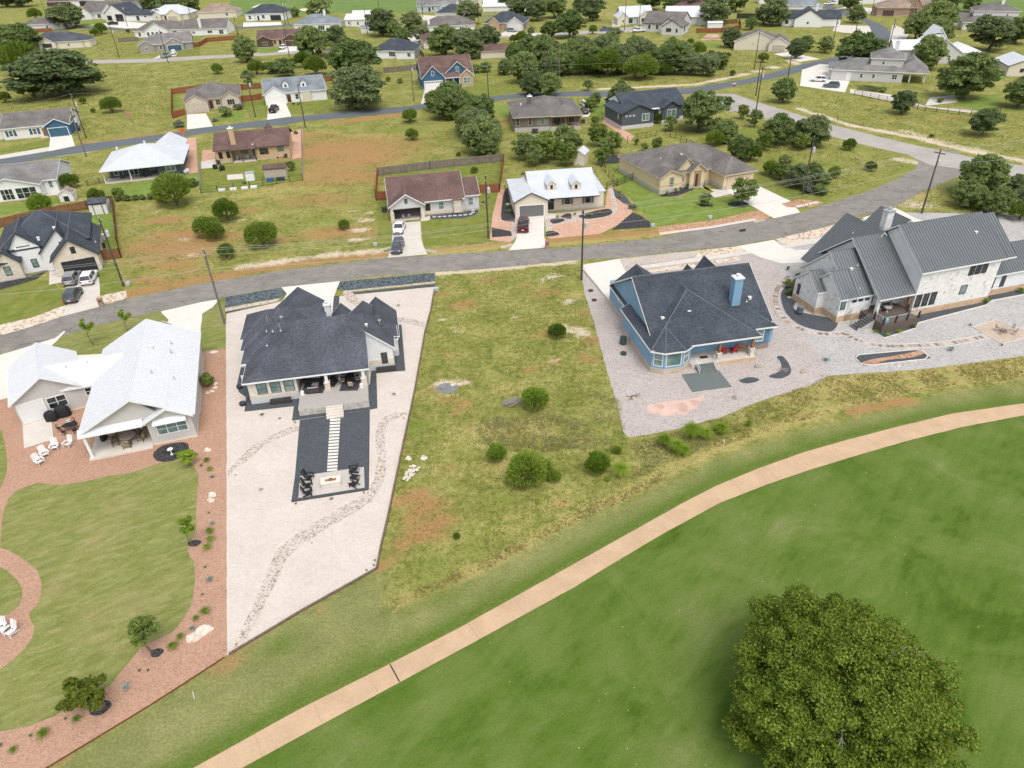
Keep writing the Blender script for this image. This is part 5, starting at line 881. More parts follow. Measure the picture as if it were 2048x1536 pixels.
g = MB(); g.box(-5.0, 3.7, .25, -1.6, 4.0, 4.6); part(h, 'wall', g, WHT); g = MB(); g.slab([(-8.7, 1.9, 2.95), (-4.5, 3.2, 2.95), (-4.5, 3.9, 3.4), (-8.7, 2.9, 3.5)], .12); part(h, 'eyebrow_roof', g, TRD)
h.window('f', -3.8, 3.9, 3.4, 1.9, 1.4, 2, 2, TRD, GLG); h.window('f', -3.1, 3.7, 1.0, .9, 1.5, 1, 2, TRD, GLG); h.window('f', -6.9, 2.6, .9, .95, 1.5, 1, 2, TRD, GLG); h.window('f', 1.7, 3.2, 3.4, .7, 1.3, 1, 1, TRD, GLG)
h.door('f', .0, 3.2, .2, 1.1, 2.3, DKW, fm=TRD); h.vent(1.5, 3.6, 6.9, 1, .4); h.vent(-1.3, 4.1, 5.5, 1, .4); h.vent(4.9, 8, 4.6, 0); h.vent(6.4, 4, 3.4, 0); h.finish()
# ==== H6 brown roof, open garage
h = House('house', 'cream house with maroon-brown shingle roof and open garage with chairs inside', (783, 447), 10, SH_BRN, STPG, TRW, fdn=.3)
h.roof('y', .1, 6.2, .5, 10, 3.0, 5.0, rc=3.1, og=.35); h.roof('x', .1, 13.9, 1.9, 12.4, 3.0, 6.2, og=.25); h.wall('x', 6.1, 13.8, 2.1, 12, 3, 6.1); h.wall('x', .2, 6.2, 6.6, 12, 3, None); h.block('x', 13.8, 16.9, 2.9, 11, 3.0, 4.9, m=STPG, og=.25)
g = MB(); g.box(.1, .6, 0, .6, 6.7, 2.98); g.box(5.7, .6, 0, 6.2, 6.7, 2.98); g.box(.6, .6, 2.35, 5.7, .85, 2.98); g.add([(.1, .62, 2.97), (6.2, .62, 2.97), (3.1, .62, 4.9), (.1, .9, 2.97), (6.2, .9, 2.97), (3.1, .9, 4.9)], [(0, 1, 2), (5, 4, 3), (0, 3, 4, 1), (1, 4, 5, 2), (2, 5, 3, 0)]); part(h, 'garage_wall', g, STPG)
for x in (.35, 5.95): g = MB(); g.box(x - .34, .5, 0, x + .34, .6, 1.9); part(h, 'stone_base', g, STC)
g = MB(); g.box(.6, .85, 0, 5.7, 6.55, .03); part(h, 'garage_floor', g, CONC); h.window('f', 3.1, .6, 3.3, .55, .85, 1, 1, TRD)
h.door('f', 7.1, 2.1, .25, 1.0, 2.1, DBR, panes=1); h.window('f', 9.6, 2.1, 1.0, 1.1, 1.5, 1, 2, gm=GLG); h.window('f', 15.3, 2.9, 1.0, 1.1, 1.5, 1, 2, gm=GLG)
g = MB(); g.box(6.3, 1.95, .3, 11.8, 2.12, .95); part(h, 'stone_base', g, STC); g = MB(); g.box(11.9, 1.4, .3, 13.3, 2.1, 2.9); part(h, 'stone_bay', g, STC); g = MB(); g.slab([(11.7, 1.2, 2.9), (13.6, 1.2, 2.9), (13.6, 2.2, 3.3), (11.7, 2.2, 3.3)], .1); part(h, 'bay_roof', g, SH_BRN)
h.finish()
# ==== H7 white metal with dormers
h = House('house', 'cream house with pale metal roof and two small dormers beside the dark red pickup', (1029, 432), 5.5, MET_G, STCR, TRD, metal=True, fdn=.3)
h.roof('x', 3.2, 15.8, -.2, 14.5, 3.0, 5.75, og=.1); h.roof('x', .2, 17.2, 1.6, 11.8, 3.0, 4.6, 1, 1); h.wall('x', 6.3, 17.1, 1.2, 12.5, 3.0); h.wall('x', .3, 6.3, 4, 12.5, 3); h.block('y', .1, 6.1, -1.0, 8, 3.0, 4.5, og=.3)
h.garage('f', 3.1, -1.0, .05, 4.5, 2.15, GRG, TRW); g = MB(); g.box(.06, -1.05, 0, .8, -.98, 1.5); g.box(5.4, -1.05, 0, 6.12, -.98, 1.5); part(h, 'stone_base', g, STC)
h.door('f', 7.1, 1.2, .3, .95, 2.1, DKW); g = MB(); g.box(8.0, 1.12, .3, 17.1, 1.2, 1.0); part(h, 'stone_base', g, STC)
for u in (10.2, 14.1): h.window('f', u, 1.2, 1.15, 1.0, 1.5, 1, 2, gm=GLK); h.shutter('f', u - .85, 1.2, 1.1, .45, 1.6); h.shutter('f', u + .85, 1.2, 1.1, .45, 1.6)
h.dormer(7.25, 1.6, 3.9, 1.6, 1.1, 3.2, .6); h.dormer(11.8, 1.2, 3.8, 1.6, 1.1, 3.4, .6); h.vent(5.4, 4, 4.5, 0, .3); h.vent(15.3, 8, 5.2, 2, .2); h.vent(5.2, 8.8, 5.0, 0, .9); h.finish()
# ==== H8 stucco
h = House('house', 'cream stucco house with mottled taupe hip roof and tall arched entry', (1315, 387), 6, SH_TAUPE, STUC, TRT, fdn=.8, fm=FND, caps=False)
h.xf(0, 0, 14); h.block('x', -.1, 19.6, .6, 15.8, 3.2, 6.3, 1, 1, m=STUC); h.block('y', .0, 5.0, -.6, 8, 3.2, 4.4, rc=2.2, og=.35)
h.block('y', 12.4, 19.4, -3.9, 8, 3.2, 5.4, 1, 0, ov=.5); h.block('y', 4.2, 9.2, 1.0, 9, 3.2, 5.7, rc=7.0, og=.35); h.block('y', 7.0, 10.4, -.3, 8, 3.4, 4.8, og=.45)
h.garage('f', 15.9, -3.9, .1, 5.2, 2.3, mat('garage_cream', (.6, .48, .33), .7)); h.window('f', 2.6, -.6, 1.2, 1.0, 1.9, 1, 2, gm=GLG); h.window('f', 5.6, .6, 1.4, 1.2, 1.6, 2, 2, gm=GLG)
g = MB(); g.x = h.X; g.box(7.95, -.36, .3, 9.5, -.28, 3.4); part(h, 'entry_recess', g, mat('entry_tan', (.3, .2, .11), .8)); h.door('f', 8.5, -.36, .3, .7, 2.6, DBR, knob=False)
g = MB(); g.x = h.X; g.box(-.05, -.66, 1.5, 5.05, -.6, 1.65); g.box(10.45, -2.5, 1.5, 12.35, -2.4, 1.65) if False else None; g.box(-.06, -.5, 1.5, -.0, 10, 1.65); part(h, 'stone_band', g, TRT)
h.vent(9.9, 8, 6.2, 0, .3); h.vent(3.5, 5.5, 5.0, 0, .3); h.vent(7, 3.5, 5.7, 1, .3); h.xf(); h.finish()
# ==== H9 tan, brown roof, chimney
h = House('house', 'tan house with brown shingle roof and tall tan chimney, fenced back yard with shed', (433, 327), 10, SH_BRN, STT, TRB, fdn=.2)
h.roof('x', .2, 17.0, -.1, 12.0, 3.0, 5.35); h.wall('x', .3, 3.9, 0, 11, 3); h.wall('x', 3.8, 9.4, 1.9, 11, 3); h.wall('x', 9.3, 16.9, 0, 11, 3, 5.3)
h.roof('x', 3.9, 9.4, -1.0, 3, 3.0, 3.9, rc=2.6, og=.15); g = MB(); g.box(3.9, -.8, 0, 9.4, 1.9, .18); part(h, 'patio_slab', g, CONC)
for x in (4.05, 9.2, 6.2): h.column(x, -.7, .1, 3.0, .2, TRB)
h.chimney(4.6, 1.5, 3.3, 7.2, 1.1, .9, STT, TRW)
for u, w in ((1.35, .9), (3.1, .9)): h.window('f', u, 0, 1.0, w, 1.5, 1, 2, gm=GLK)
h.window('f', 11.2, 0, 1.2, 2.0, 1.4, 2, 2, gm=GLK); h.window('f', 15.0, 0, 1.6, 1.5, 1.1, 2, 1, gm=GLG); h.door('f', 8.6, 1.9, .2, .9, 2.1, WHT, panes=1); h.window('f', 6.6, 1.9, 1.2, 1.3, 1.2, 1, 1, gm=GLG); h.vent(8.9, .4, 3.4, 1, .4); h.block('y', 10, 13, 9, 13, 3.2, 5.2, m=WHT); h.finish()
# ==== H10 white metal hip
h = House('house', 'dark grey house with white metal hip roof and long rear porch on bright green lawn', (210, 368), 15, MET_G, SDDG, TRW, metal=True, fdn=.2)
h.roof('x', .3, 16.8, -.8, 14.5, 3.0, 5.9, 1, 1, rib=.7); h.wall('x', 11.3, 16.2, .4, 13, 3); h.wall('x', .8, 11.4, 3.2, 13, 3); h.block('y', 9.5, 15.8, 10, 20, 3.0, 4.9, og=.4); g = MB(); g.box(.1, -.3, 0, 11.3, 3.2, .2); part(h, 'patio_slab', g, CONC)
for x in (.3, 5.6): h.column(x, -.1, .2, 3.0, .2, WHT)
h.window('f', 14, .4, 1.1, 2.1, 1.4, 2, 1, gm=GLG); h.window('f', 9.7, 3.2, 1.2, 1.0, 1.2, 1, 1, gm=GLK); h.window('f', 2.6, 3.2, .7, 1.8, 1.8, 2, 2, gm=GLK); h.window('f', 5.8, 3.2, .4, 1.9, 2.1, 2, 1, gm=GLK); g = MB(); g.box(16.25, .8, 0, 16.6, 1.2, .1)
h.vent(1.8, 12.6, 4.2, 1, .6); h.vent(8.5, 5.5, 5.4, 1, .3); h.vent(8.6, 9.3, 5.8, 1, .4); h.finish()
# ==== H11
h = House('house', 'white house with grey shingle roof and dark screened porch beside the small playhouse shed', (0, 412), 14, SH_GREY, WHT, TRW, fdn=.15)
h.block('x', -9, 10.2, 5.0, 17, 3.0, 5.3, og=.4); h.block('y', -3.6, 7.6, 2.4, 12, 3.0, 4.7, og=.4)
h.window('f', 1.3, 2.4, .3, 2.4, 2.3, 3, 2, gm=GLK, name='screen'); h.window('f', 4.9, 2.4, .3, 3.9, 2.3, 3, 2, gm=GLK, name='screen'); h.window('f', 9.0, 5, 1.2, .9, 1.5, 1, 2, gm=GLG); g = MB(); g.box(7.7, 3.4, 0, 10.2, 5, .15); part(h, 'patio_slab', g, CONC); h.vent(-2.5, 14, 4.9, 0, .4); h.vent(8.4, 12, 5, 0, .2); h.finish()
# ==== H12
h = House('house', 'white stone house with taupe roof, navy gable and navy garage door by the pale pole', (0, 285), 16, SH_TAUPE, STWH, TRW, fdn=.2)
h.block('x', 1.0, 17.2, 1.4, 15, 3.0, 5.4, og=.4); h.block('y', 11.6, 17.5, .2, 9, 3.0, 4.5, m=SDN, og=.4); h.garage('f', 14.5, .2, .05, 4.6, 2.2, GRN, TRW)
for u in (2.9, 8.6): h.window('f', u, 1.4, .9, 1.0, 1.5, 1, 2); h.shutter('f', u - .95, 1.4, .9, .6, 1.5, GRN); h.shutter('f', u + .95, 1.4, .9, .6, 1.5, GRN)
h.door('f', 10.9, 1.4, .2, 1.0, 2.1, WOOD); h.block('x', -12, 1.0, 3, 14, 2.9, 4.8); g = MB(); g.box(9.8, .2, 0, 11.6, 1.4, .15); part(h, 'porch', g, CONC); h.vent(-.3, 12, 4.6, 0, .6); h.finish()
# ==== H13
h = House('house', 'beige house with taupe hip roof, wide beige garage door and arched window', (374, 228), 17, SH_TAUPE, STPG, TRT, fdn=.2)
h.block('x', .2, 15.5, 3, 19, 3.1, 6.0, 1, 1, m=mat('stucco_greige', (.5, .44, .37), .9)); h.block('y', .0, 6.3, .2, 8, 3.1, 4.8, m=MATS['stucco_greige']); h.block('y', 10.3, 15.3, 1.8, 9, 3.1, 4.7, m=MATS['stucco_greige']); h.garage('f', 3.1, .2, .05, 5.2, 2.5, GRT); h.door('f', 7.1, 3, .2, 1.1, 2.3, DBR); h.window('f', 9.1, 3, 1.1, 1.3, 1.5, 2, 2, gm=GLK); h.window('f', 12.8, 1.8, 1.0, 2.1, 1.6, 3, 1, gm=GLK); h.finish()
# ==== H14
h = House('house', 'white house with blue-grey shingle roof, two dormers and black pickup on its drive', (533, 212), 16, SH_BG, WHT, TRW, fdn=.2, fm=STC)
h.block('x', .2, 18.0, 1.2, 17, 3.1, 5.8, og=.3); h.block('y', .0, 6.2, .3, 9, 3.1, 5.1, m=WHT); h.garage('f', 3.1, .3, .05, 4.9, 2.3, GRW); h.dormer(6.6, 3.4, 4.0, 1.8, 1.3, 3.4, .7); h.dormer(11.9, 3.0, 3.9, 1.8, 1.3, 3.4, .7); h.door('f', 7.0, 1.2, .2, 1.1, 2.2, DBR); h.window('f', 9.4, 1.2, .9, 1.1, 1.6, 1, 2, gm=GLK); h.window('f', 15.2, 1.2, 1.0, 1.2, 1.5, 1, 2, gm=GLG); h.wall('x', 11, 13.6, .9, 2, 3.0, m=STC); h.block('x', 14, 18.3, .9, 12, 3.0, 4.7); h.finish()
# ==== H15 craftsman
h = House('house', 'dark blue craftsman house with stone gable, brown roof and small red car on its drive', (847, 181), 12, SH_BRN, SDN, TRW, fdn=.3)
h.block('x', .2, 16.8, 3.4, 16, 3.6, 8.0, og=.3); h.block('y', .0, 6.9, .2, 9, 3.6, 6.9, og=.35); h.block('y', 8.0, 15.6, 3.0, 11, 4.2, 7.2, og=.35); h.block('y', 12.2, 16.6, 1.4, 8, 3.2, 5.0, m=STB, og=.3)
h.garage('f', 3.4, .2, .1, 5.6, 2.4, GRW, lights=8); h.window('f', 3.4, .2, 4.0, .9, 1.5, 1, 3); h.window('f', 11.8, 3.0, 4.3, 1.0, 1.5, 1, 3); h.window('f', 14.4, 1.4, .9, 2.2, 1.8, 2, 2, gm=GLG); h.window('f', 8.7, 3.3, 1.0, 2.6, 1.4, 3, 1, gm=GLG); h.door('f', 11.2, 3.3, .3, 1.0, 2.1, GRG); h.roof('x', 6.9, 12.2, .9, 5, 3.1, 4.0, og=0)
for x in (7.4, 10.0, 12.0): h.column(x, 1.1, .2, 3.1, .24, WHT)
g = MB(); g.box(7, .9, 0, 12.2, 3.4, .3); part(h, 'porch', g, CONC); h.finish()
# ==== H16
h = House('house', 'brown-grey batten house with taupe hip roof and cedar-posted rear porch', (1029, 265), 4, SH_TAUPE, SDT, TRT, fdn=1.1, caps=False)
h.roof('x', .0, 17.2, -.3, 17, 3.7, 6.7, 1, 1); h.roof('y', 9.5, 17.2, -.6, 10, 3.7, 5.7, 1, 0); h.wall('x', .1, 9.2, 0, 16, 3.7, zb=0); h.wall('x', 9.1, 17.0, 2.2, 16, 3.7); g = MB(); g.box(9.2, -.3, 0, 17.0, 2.2, .85); part(h, 'porch', g, FND)
for u in (.9, 4.0): h.window('f', u, 0, 1.6, .9, 1.8, 1, 2, gm=GLK)
h.window('f', 7.2, 0, 1.6, 2.7, 1.8, 3, 1, gm=GLG); h.window('f', 11.2, 2.2, 1.0, 2.0, 2.2, 2, 1, gm=GLK); h.window('f', 15, 2.2, 1.2, 1.6, 1.6, 2, 1, gm=GLK)
for x in (9.4, 13.1, 16.8): h.column(x, 0, .8, 3.7, .3, WOOD)
g = MB(); g.box(13.2, -.15, .85, 16.7, -.05, 1.05); g.box(13.2, -.15, 1.6, 16.7, -.05, 1.75); part(h, 'railing', g, WOOD); g = MB(); stairs(g, 10.8, 12.4, -1.3, -.3, 0, .85, 4); part(h, 'porch_stairs', g, FND); h.chimney(4.7, 6.5, 4.5, 7.1, 1.1, 1.0, SH_TAUPE, WHT); h.vent(2.5, 8, 5, 1, .4); h.finish()
# ==== H17
h = House('house', 'charcoal batten house with black shingle roof and white stone-capped base near the junction', (1247, 262), 16, SH_BLK, SDDG, TRD, fdn=.9, fm=STPG)
h.block('x', 2.5, 19.5, 4.5, 17.5, 3.8, 6.5, og=.3); h.block('y', .0, 8.8, 1.2, 12, 3.8, 5.6, og=.35); h.block('y', 11.8, 16.8, 2.4, 9, 3.8, 5.2, og=.3); h.window('f', 6.5, 1.2, 1.6, 2.0, 1.8, 2, 1, TRW, GLG)
for u in (1.2, 2.2, 3.2): h.window('f', u, 1.2, 3.0, .6, .35, 1, 1, TRW, GLK)
h.window('f', 14.4, 2.4, 1.5, 2.6, 1.9, 2, 1, TRW, GLG); g = MB(); g.box(9.0, 3.2, 3.6, 11.8, 6, 3.75); g.box(11.4, 3.2, .3, 11.8, 6, 3.6); part(h, 'entry_canopy', g, WHT); h.window('l', 3.5, 0, 2.2, .5, 1.2, 1, 2, TRW, GLG); h.window('l', 10.5, 2.45, 1.0, 1.6, 2.4, 1, 1, TRW, WHT); g = MB(); g.add([(2.3, 7.6, 4.4), (2.3, 15.6, 4.4), (2.3, 11.0, 6.2), (2.4, 7.6, 4.4), (2.4, 15.6, 4.4), (2.4, 11.0, 6.2)], [(0, 1, 2), (5, 4, 3), (0, 3, 4, 1), (1, 4, 5, 2), (2, 5, 3, 0)]); part(h, 'gable_panel', g, WHT); h.finish()
# ==== far houses: compact plans. (name, label, A, ang, roof, wall, trim, blocks, windows, garages, doors, chimneys, extra)
def far(label, A, ang, rm, wm, tr, blocks, wins=(), gars=(), drs=(), chims=(), metal=False, fdn=.2, porch=()):
 h = House('house', label, A, ang, rm, wm, tr, metal=metal, fdn=fdn, caps=False, group='houses of the far streets')
 for b in blocks: h.block(b[0], *b[1:7], *(b[7:9] if len(b) > 8 else (0, 0)), **(b[9] if len(b) > 9 else {}), rib=.9)
 for w in wins: h.window(w[0], w[1], w[2], w[3], w[4], w[5], w[6] if len(w) > 6 else 1, w[7] if len(w) > 7 else 2, gm=GLK, t=.12)
 for g_ in gars: h.garage('f', g_[0], g_[1], .05, g_[2], g_[3], g_[4])
 for d in drs: h.door('f', d[0], d[1], .2, 1.1, 2.2, d[2] if len(d) > 2 else DKW)
 for c in chims: h.chimney(c[0], c[1], c[2], c[3], 1.1, 1.0, WHT)
 for p in porch: h.column(p[0], p[1], .2, p[2], .3)
 h.finish(); return h
far('two-storey grey house with layered hip roofs and white chimney, dark porch at its right end', (1660, 160), -24, SH_GREY, STPG, TRW,
 [('x', 0, 20, 0, 12, 3.1, 5.6, 1, 1), ('x', 10.5, 19.5, 2.5, 12.5, 6.3, 8.6, 1, 1), ('y', 18, 26.5, .5, 12, 3.1, 6.0, 1, 0, dict(wall=0)), ('x', -1, 3, 1, 11, 3.1, 4.2, 1, 0)],
 [('f', 8.6, 0, 1.0, .9, 1.3), ('f', 12, 0, 1.0, .9, 1.3), ('f', 14.0, 2.5, 4.5, .9, 1.0), ('r', 5, 19.5, 4.2, .9, 1.4), ('r', 8.5, 19.5, 4.2, .9, 1.4), ('f', 17.8, 0, .9, 1.5, 1.5, 2, 2)], (), ((5.0, 0, WHT),), ((17, 9, 7, 10.2),), porch=((22, .8, 3), (26, .9, 3), (26, 5, 3)))
h19 = far('pale house with white metal roofs and a tall raised clerestory roof', (1835, 128), -10, MET_W, STPG, TRW, [('x', -6, 8, 8, 16, 3.2, 5.6), ('y', 0, 13, 0, 15, 3.3, 7.6), ('y', 11, 20, 3, 13, 3.0, 4.6, 1, 0), ('y', 5, 9.5, 8, 16, 7.0, 9.8)], [('f', 9.3, 0, .9, .9, 1.8, 1, 2), ('f', 3.5, 0, .9, .9, 1.6), ('f', 7.2, 8, 7.7, 2.6, .7, 4, 1)], metal=True)
far('cream gabled house with brown hip roof seen from its blank side wall', (1467, 100), -19, SH_TAUPE, STCR, TRW, [('y', 0, 16.5, 0, 14, 3.0, 6.4, 0, 1), ('y', 12.5, 19.2, -2, 8, 3.0, 4.8)], [('f', 6.8, 0, 2.0, 1.0, .5, 2, 1)], ((16.0, -2, 4.6, 2.3, GRT),))
far('greige house with two stepped gables behind a green yard', (1285, 63), -28, SH_TAUPE, STPG, TRD, [('x', 0, 17, 0, 16, 3.4, 7.2), ('y', 9, 16, -4, 6, 3.4, 6.0), ('y', 11, 19.5, -8, 3, 3.4, 5.8)], [('f', 3, 0, 1.2, .9, 1.6), ('f', 6.5, 0, 1.2, .9, 1.6), ('f', 14, -8, 1.4, 2.2, 1.4, 3, 2), ('r', -3, 19.5, 1.2, 1.4, 1.6, 2, 2), ('f', 17.5, -8, 1.2, .8, 1.4)])
far('dark-roofed cream house half hidden by the big oak beside the fenced yard', (775, 118), -6, SH_BLK, WHT, TRW, [('x', -6, 11, 0, 13, 3.0, 6.2, 1, 1), ('y', 4, 11, -1.5, 8, 3.0, 4.6, 1, 0)], [('f', 2, 0, .8, 2.5, 1.8, 3, 1), ('f', 9, -1.5, .8, 1.4, 1.6, 2, 1)])
far('brown-roofed house with dark brown garage gables and white car on its drive', (515, 96), 6, SH_BRN, STT, TRT, [('x', 0, 18.5, 1.5, 14, 3.0, 5.8), ('y', .2, 6.5, 0, 8, 3.0, 4.5, 0, 0, dict(m=GRBR)), ('y', 11.3, 18.3, .2, 8, 3.0, 4.8, 0, 0, dict(m=GRBR))], [('f', 3.5, 0, .9, 2.4, 1.3, 3, 1), ('f', 7.6, 1.5, .9, 1.1, 1.8)], ((14.9, .2, 5.4, 2.2, GRBR),), ((9.8, 1.5),))
far('pale house with blue-grey hip roof and white chimney behind the dark oaks', (590, 64), 2, SH_BG, WHT, TRW, [('x', 0, 21, 0, 15, 3.2, 6.6, 1, 1)], [('f', 2.5, 0, 1, 1.2, 1.2), ('f', 5, 0, 1, 1.2, 1.2), ('f', 8, 0, .8, 2.4, 1.6, 3, 1), ('f', 13, 0, .3, 3.2, 2.2, 3, 1), ('f', 18, 0, 1, 1.3, 1.3)], chims=((14.5, 6, 6, 8.3),))
far('small white farmhouse with bright white metal roof near the far golf green', (690, 54), -10, MET_W, WHT, TRW, [('x', 3.5, 18, 0, 11, 3.4, 6.6), ('x', 0, 4, 1, 9, 3.2, 5.2)], [('f', 2, 1, 1, 1.0, 1.4), ('f', 7, 0, .8, 1.2, 1.5), ('f', 11.5, 0, .3, 2.2, 2.1, 2, 1)], metal=True)
far('modern white house with black hip roof, wide black garage door and bare drive', (495, 42), -8, SH_BLK, WHT, TRW, [('x', 0, 21, 0, 13, 3.6, 7.2, 1, 1), ('y', 0, 5, -1.5, 6, 3.6, 5.0, 1, 0)], [('f', 2.5, -1.5, 1, 1.6, 1.8), ('f', 9.5, 0, 1, 1.8, 1.8)], ((16.5, 0, 6.0, 2.6, GRB),), ((6.6, 0),))
far('white house with taupe gable roof and white chimney inside a rust-brown fence', (385, 72), 2, SH_TAUPE, WHT, TRW, [('x', -4, 17, 0, 13, 3.0, 6.4)], [('f', 1, 0, .9, 1.4, 1.2, 2, 1), ('f', 8.8, 0, .9, 2.4, 1.3, 2, 1), ('f', 14.2, 0, .3, 2.2, 2.0, 2, 1)], chims=((4.6, .8, 3.2, 7.2),))
far('tan-roofed house standing behind the white chimney house', (398, 38), 3, SH_TAN, STCR, TRW, [('x', 0, 21, 0, 14, 3.2, 6.5, 1, 1)], [('f', 16, 0, 1, 1.5, 1.5)])
far('white house with taupe hip roof and a row of dark rear windows', (272, 76), 4, SH_TAUPE, WHT, TRW, [('x', 0, 23, 0, 14, 3.0, 6.4, 1, 1), ('y', 5, 16, -.6, 8, 3.0, 6.0, 0, 0)], [('f', x, 0 if x < 5 else -.6, .6, 1.3, 1.8, 1, 2) for x in (2.2, 6.5, 8.6, 10.7, 12.8)] + [('f', 19, 0, .8, 2.0, 1.6, 2, 2)])
far('grey house with navy garage door and small round gable window by the far street', (281, 107), 18, SH_GREY, mat('wall_warm_grey', (.3, .28, .25), .9), TRW, [('x', 0, 21.5, .8, 14, 3.0, 6.2, 1, 0), ('y', 10.5, 18, -.6, 8, 3.0, 5.0), ('y', 0, 6, 0, 7, 3.0, 4.6)], [('f', 3, 0, .9, 1.2, 1.4, 2, 2), ('f', 8.6, .8, .9, 1.2, 1.5), ('f', 14.2, -.6, 3.6, .7, .7, 1, 1)], ((14.2, -.6, 5.6, 2.3, GRN),), ((5.6, .8, DBR),))
far('cream house with white metal hip roof and twin front gables', (300, 42), -4, MET_G, STCR, TRW, [('x', 0, 22, 1, 15, 3.2, 7.0, 1, 1), ('y', 0, 7, -.5, 8, 3.2, 5.6), ('y', 11, 19, -2, 8, 3.2, 5.6)], [('f', 2.4, -.5, 1, .9, 1.4), ('f', 4.8, -.5, 1, .9, 1.4)], ((14.6, -2, 5.2, 2.3, GRT),), ((9, 1),), metal=True)
far('black and white modern house with dark gable and blank white wing', (213, 44), -14, SH_BLK, WHT, TRD, [('y', 0, 13, 0, 16, 4.2, 8.6, 0, 0, dict(m=STWH)), ('x', 12, 30, 1, 11, 3.4, 5.6)], [('f', 9.5, 0, .3, 5, 3.6, 1, 1), ('f', 3, 0, .8, 3, 2.4, 3, 1), ('f', 20.5, 1, .6, 1.8, 2.2, 1, 1), ('f', 25.5, 1, 2.2, 1.2, .7, 1, 1)])
far('large white house with broad taupe roof and white gables beyond the dark gabled house', (160, 40), -10, SH_TAUPE, WHT, TRW, [('x', 0, 34, 3, 20, 3.4, 8.4), ('y', 0, 8, 0, 10, 3.4, 6.2), ('y', 16, 26, -1, 10, 3.8, 8)], [('f', 3, 0, 1, 2, 1.6, 2, 2), ('f', 11, 3, .5, 2.4, 2.2, 2, 1)])
far('low house with slate-blue hip roof beside the tall left oaks', (84, 100), 8, SH_DARK, STCR, TRW, [('x', -6, 18, 0, 14, 3.0, 6.2, 1, 1), ('y', 0, 7, -1.5, 8, 3.0, 4.8), ('x', 12, 21, 1, 9, 3.0, 4.8, 1, 1)], [('f', 3.4, -1.5, .8, 4.4, 2.0, 1, 1), ('f', 12, 0, 1, 1.1, 1.1)])
far('grey-roofed house corner showing behind the leftmost oaks', (62, 62), 4, SH_TAUPE, STPG, TRW, [('x', -4, 17, 0, 12, 3.0, 5.4, 1, 1)], [('f', 9, 0, 1, 1.3, 1.3)])
far('dark-roofed house with white garage wing at the top left', (96, 14), -6, SH_BRN, WHT, TRW, [('x', 0, 17, 0, 12, 3.0, 5.2, 0, 0, dict(m=GRBR)), ('x', 17, 34, 0, 13, 3.4, 6.4, 0, 0)], (), ((27, 0, 7, 3.0, GRB),))
far('grey-roofed house with pale blue walls at the top centre', (834, 25), -6, SH_GREY, mat('wall_pale_blue', (.42, .48, .52), .8), TRW, [('x', 0, 22, 1, 14, 3.2, 7.0), ('y', 13, 20, 0, 8, 3.2, 5.6)], [('f', 3, 1, .8, 1.2, 1.8), ('f', 9, 1, .8, 1.2, 1.8)], ((16.5, 0, 4.6, 2.4, GRG),), ((7, 1),))
far('white-walled house with dark blue roof and white chimney among small oaks', (872, 40), -8, SH_BLK, WHT, TRW, [('x', 0, 17, 0, 13, 3.2, 6.4, 1, 1)], [('f', 6.5, 0, 1.2, 3.4, 1.0, 4, 1)], chims=((11.5, 3, 5, 7.5),))
far('taupe hip-roofed house in front of the dark blue-roofed one, half behind oaks', (846, 68), 3, SH_TAUPE, STWH, TRW, [('x', 0, 24, 0, 14, 3.0, 6.2, 1, 1)], [('f', 6, 0, 1, 1.3, 1.3), ('f', 18, 0, 1, 2, 1.3, 2, 1)], chims=((3, 1.5, 3, 6),))
far('cream house with tan roof and three small gables at the top centre', (915, 14), -4, SH_TAUPE, STCR, TRW, [('x', 0, 24, 0, 14, 3.2, 6.5, 0, 1), ('y', 2, 8, -1, 8, 3.2, 5.4), ('y', 12, 18, -1, 8, 3.2, 5.4)], [('f', 5, -1, 1, 1.4, 1.4), ('f', 15, -1, 1, 1.4, 1.4)])
far('long low building with white metal roof behind the oaks at the top centre', (966, 24), -6, MET_W, STWH, TRW, [('x', 0, 25, 0, 13, 2.6, 5.0)], [('f', 20, 0, .8, 1.2, 1.2)], metal=True)
far('maroon hip-roofed house with shaded patio behind the cluster of oaks', (848, 98), 10, SH_BRN, STCR, TRT, [('x', 0, 18, 0, 16, 3.0, 6.0, 1, 1)], [('f', 4, 0, .4, 3, 2.2, 2, 1)])
far('dark roof corner showing right of the oaks behind the blue craftsman house', (962, 118), 4, SH_BRN, STCR, TRT, [('x', 0, 15, 0, 9, 2.6, 4.2, 0, 1)])
far('black hip-roofed house with brown stone gable and white garage', (966, 62), -12, SH_BLK, STB, TRW, [('x', 0, 19, 1.5, 17, 3.2, 7.0, 1, 1), ('y', 11.5, 19, -1, 9, 3.2, 5.8, 0, 0, dict(m=STPG)), ('y', 2.5, 8, 0, 8, 3.2, 5.6)], [('f', 4, 0, 1, 1.2, 1.4)], ((15.3, -1, 5.4, 2.4, GRW),))
far('pale teal and cream house with silver metal roof and arched patio', (1243, 50), 4, MET_G, mat('wall_teal', (.38, .50, .48), .8), TRW, [('x', 0, 15, 1, 14, 3.2, 6.8, 0, 0), ('y', -2, 3, -1, 8, 3.2, 5.4, 0, 0, dict(m=STCR)), ('y', 8, 15, 0, 9, 3.2, 5.6, 0, 0, dict(m=STC))], [('f', 4.5, 1, .4, 2.2, 2.2, 1, 1), ('f', 11.5, 0, .6, 4.5, 2.0, 3, 1), ('f', .5, -1, 1, 1.0, 1.3)], metal=True)
far('white-gabled house with bright metal roof behind the greige stepped-gable house', (1330, 50), -12, MET_W, STPG, TRW, [('x', 0, 24, 0, 12, 3.4, 7.0), ('y', 15, 22, -2, 6, 3.4, 5.8)], (), metal=True)
far('maroon-brown hip roof showing above the white metal roof', (1345, 32), -10, SH_BRN, STCR, TRT, [('x', 0, 20, 0, 16, 3.2, 7.0, 1, 1)])
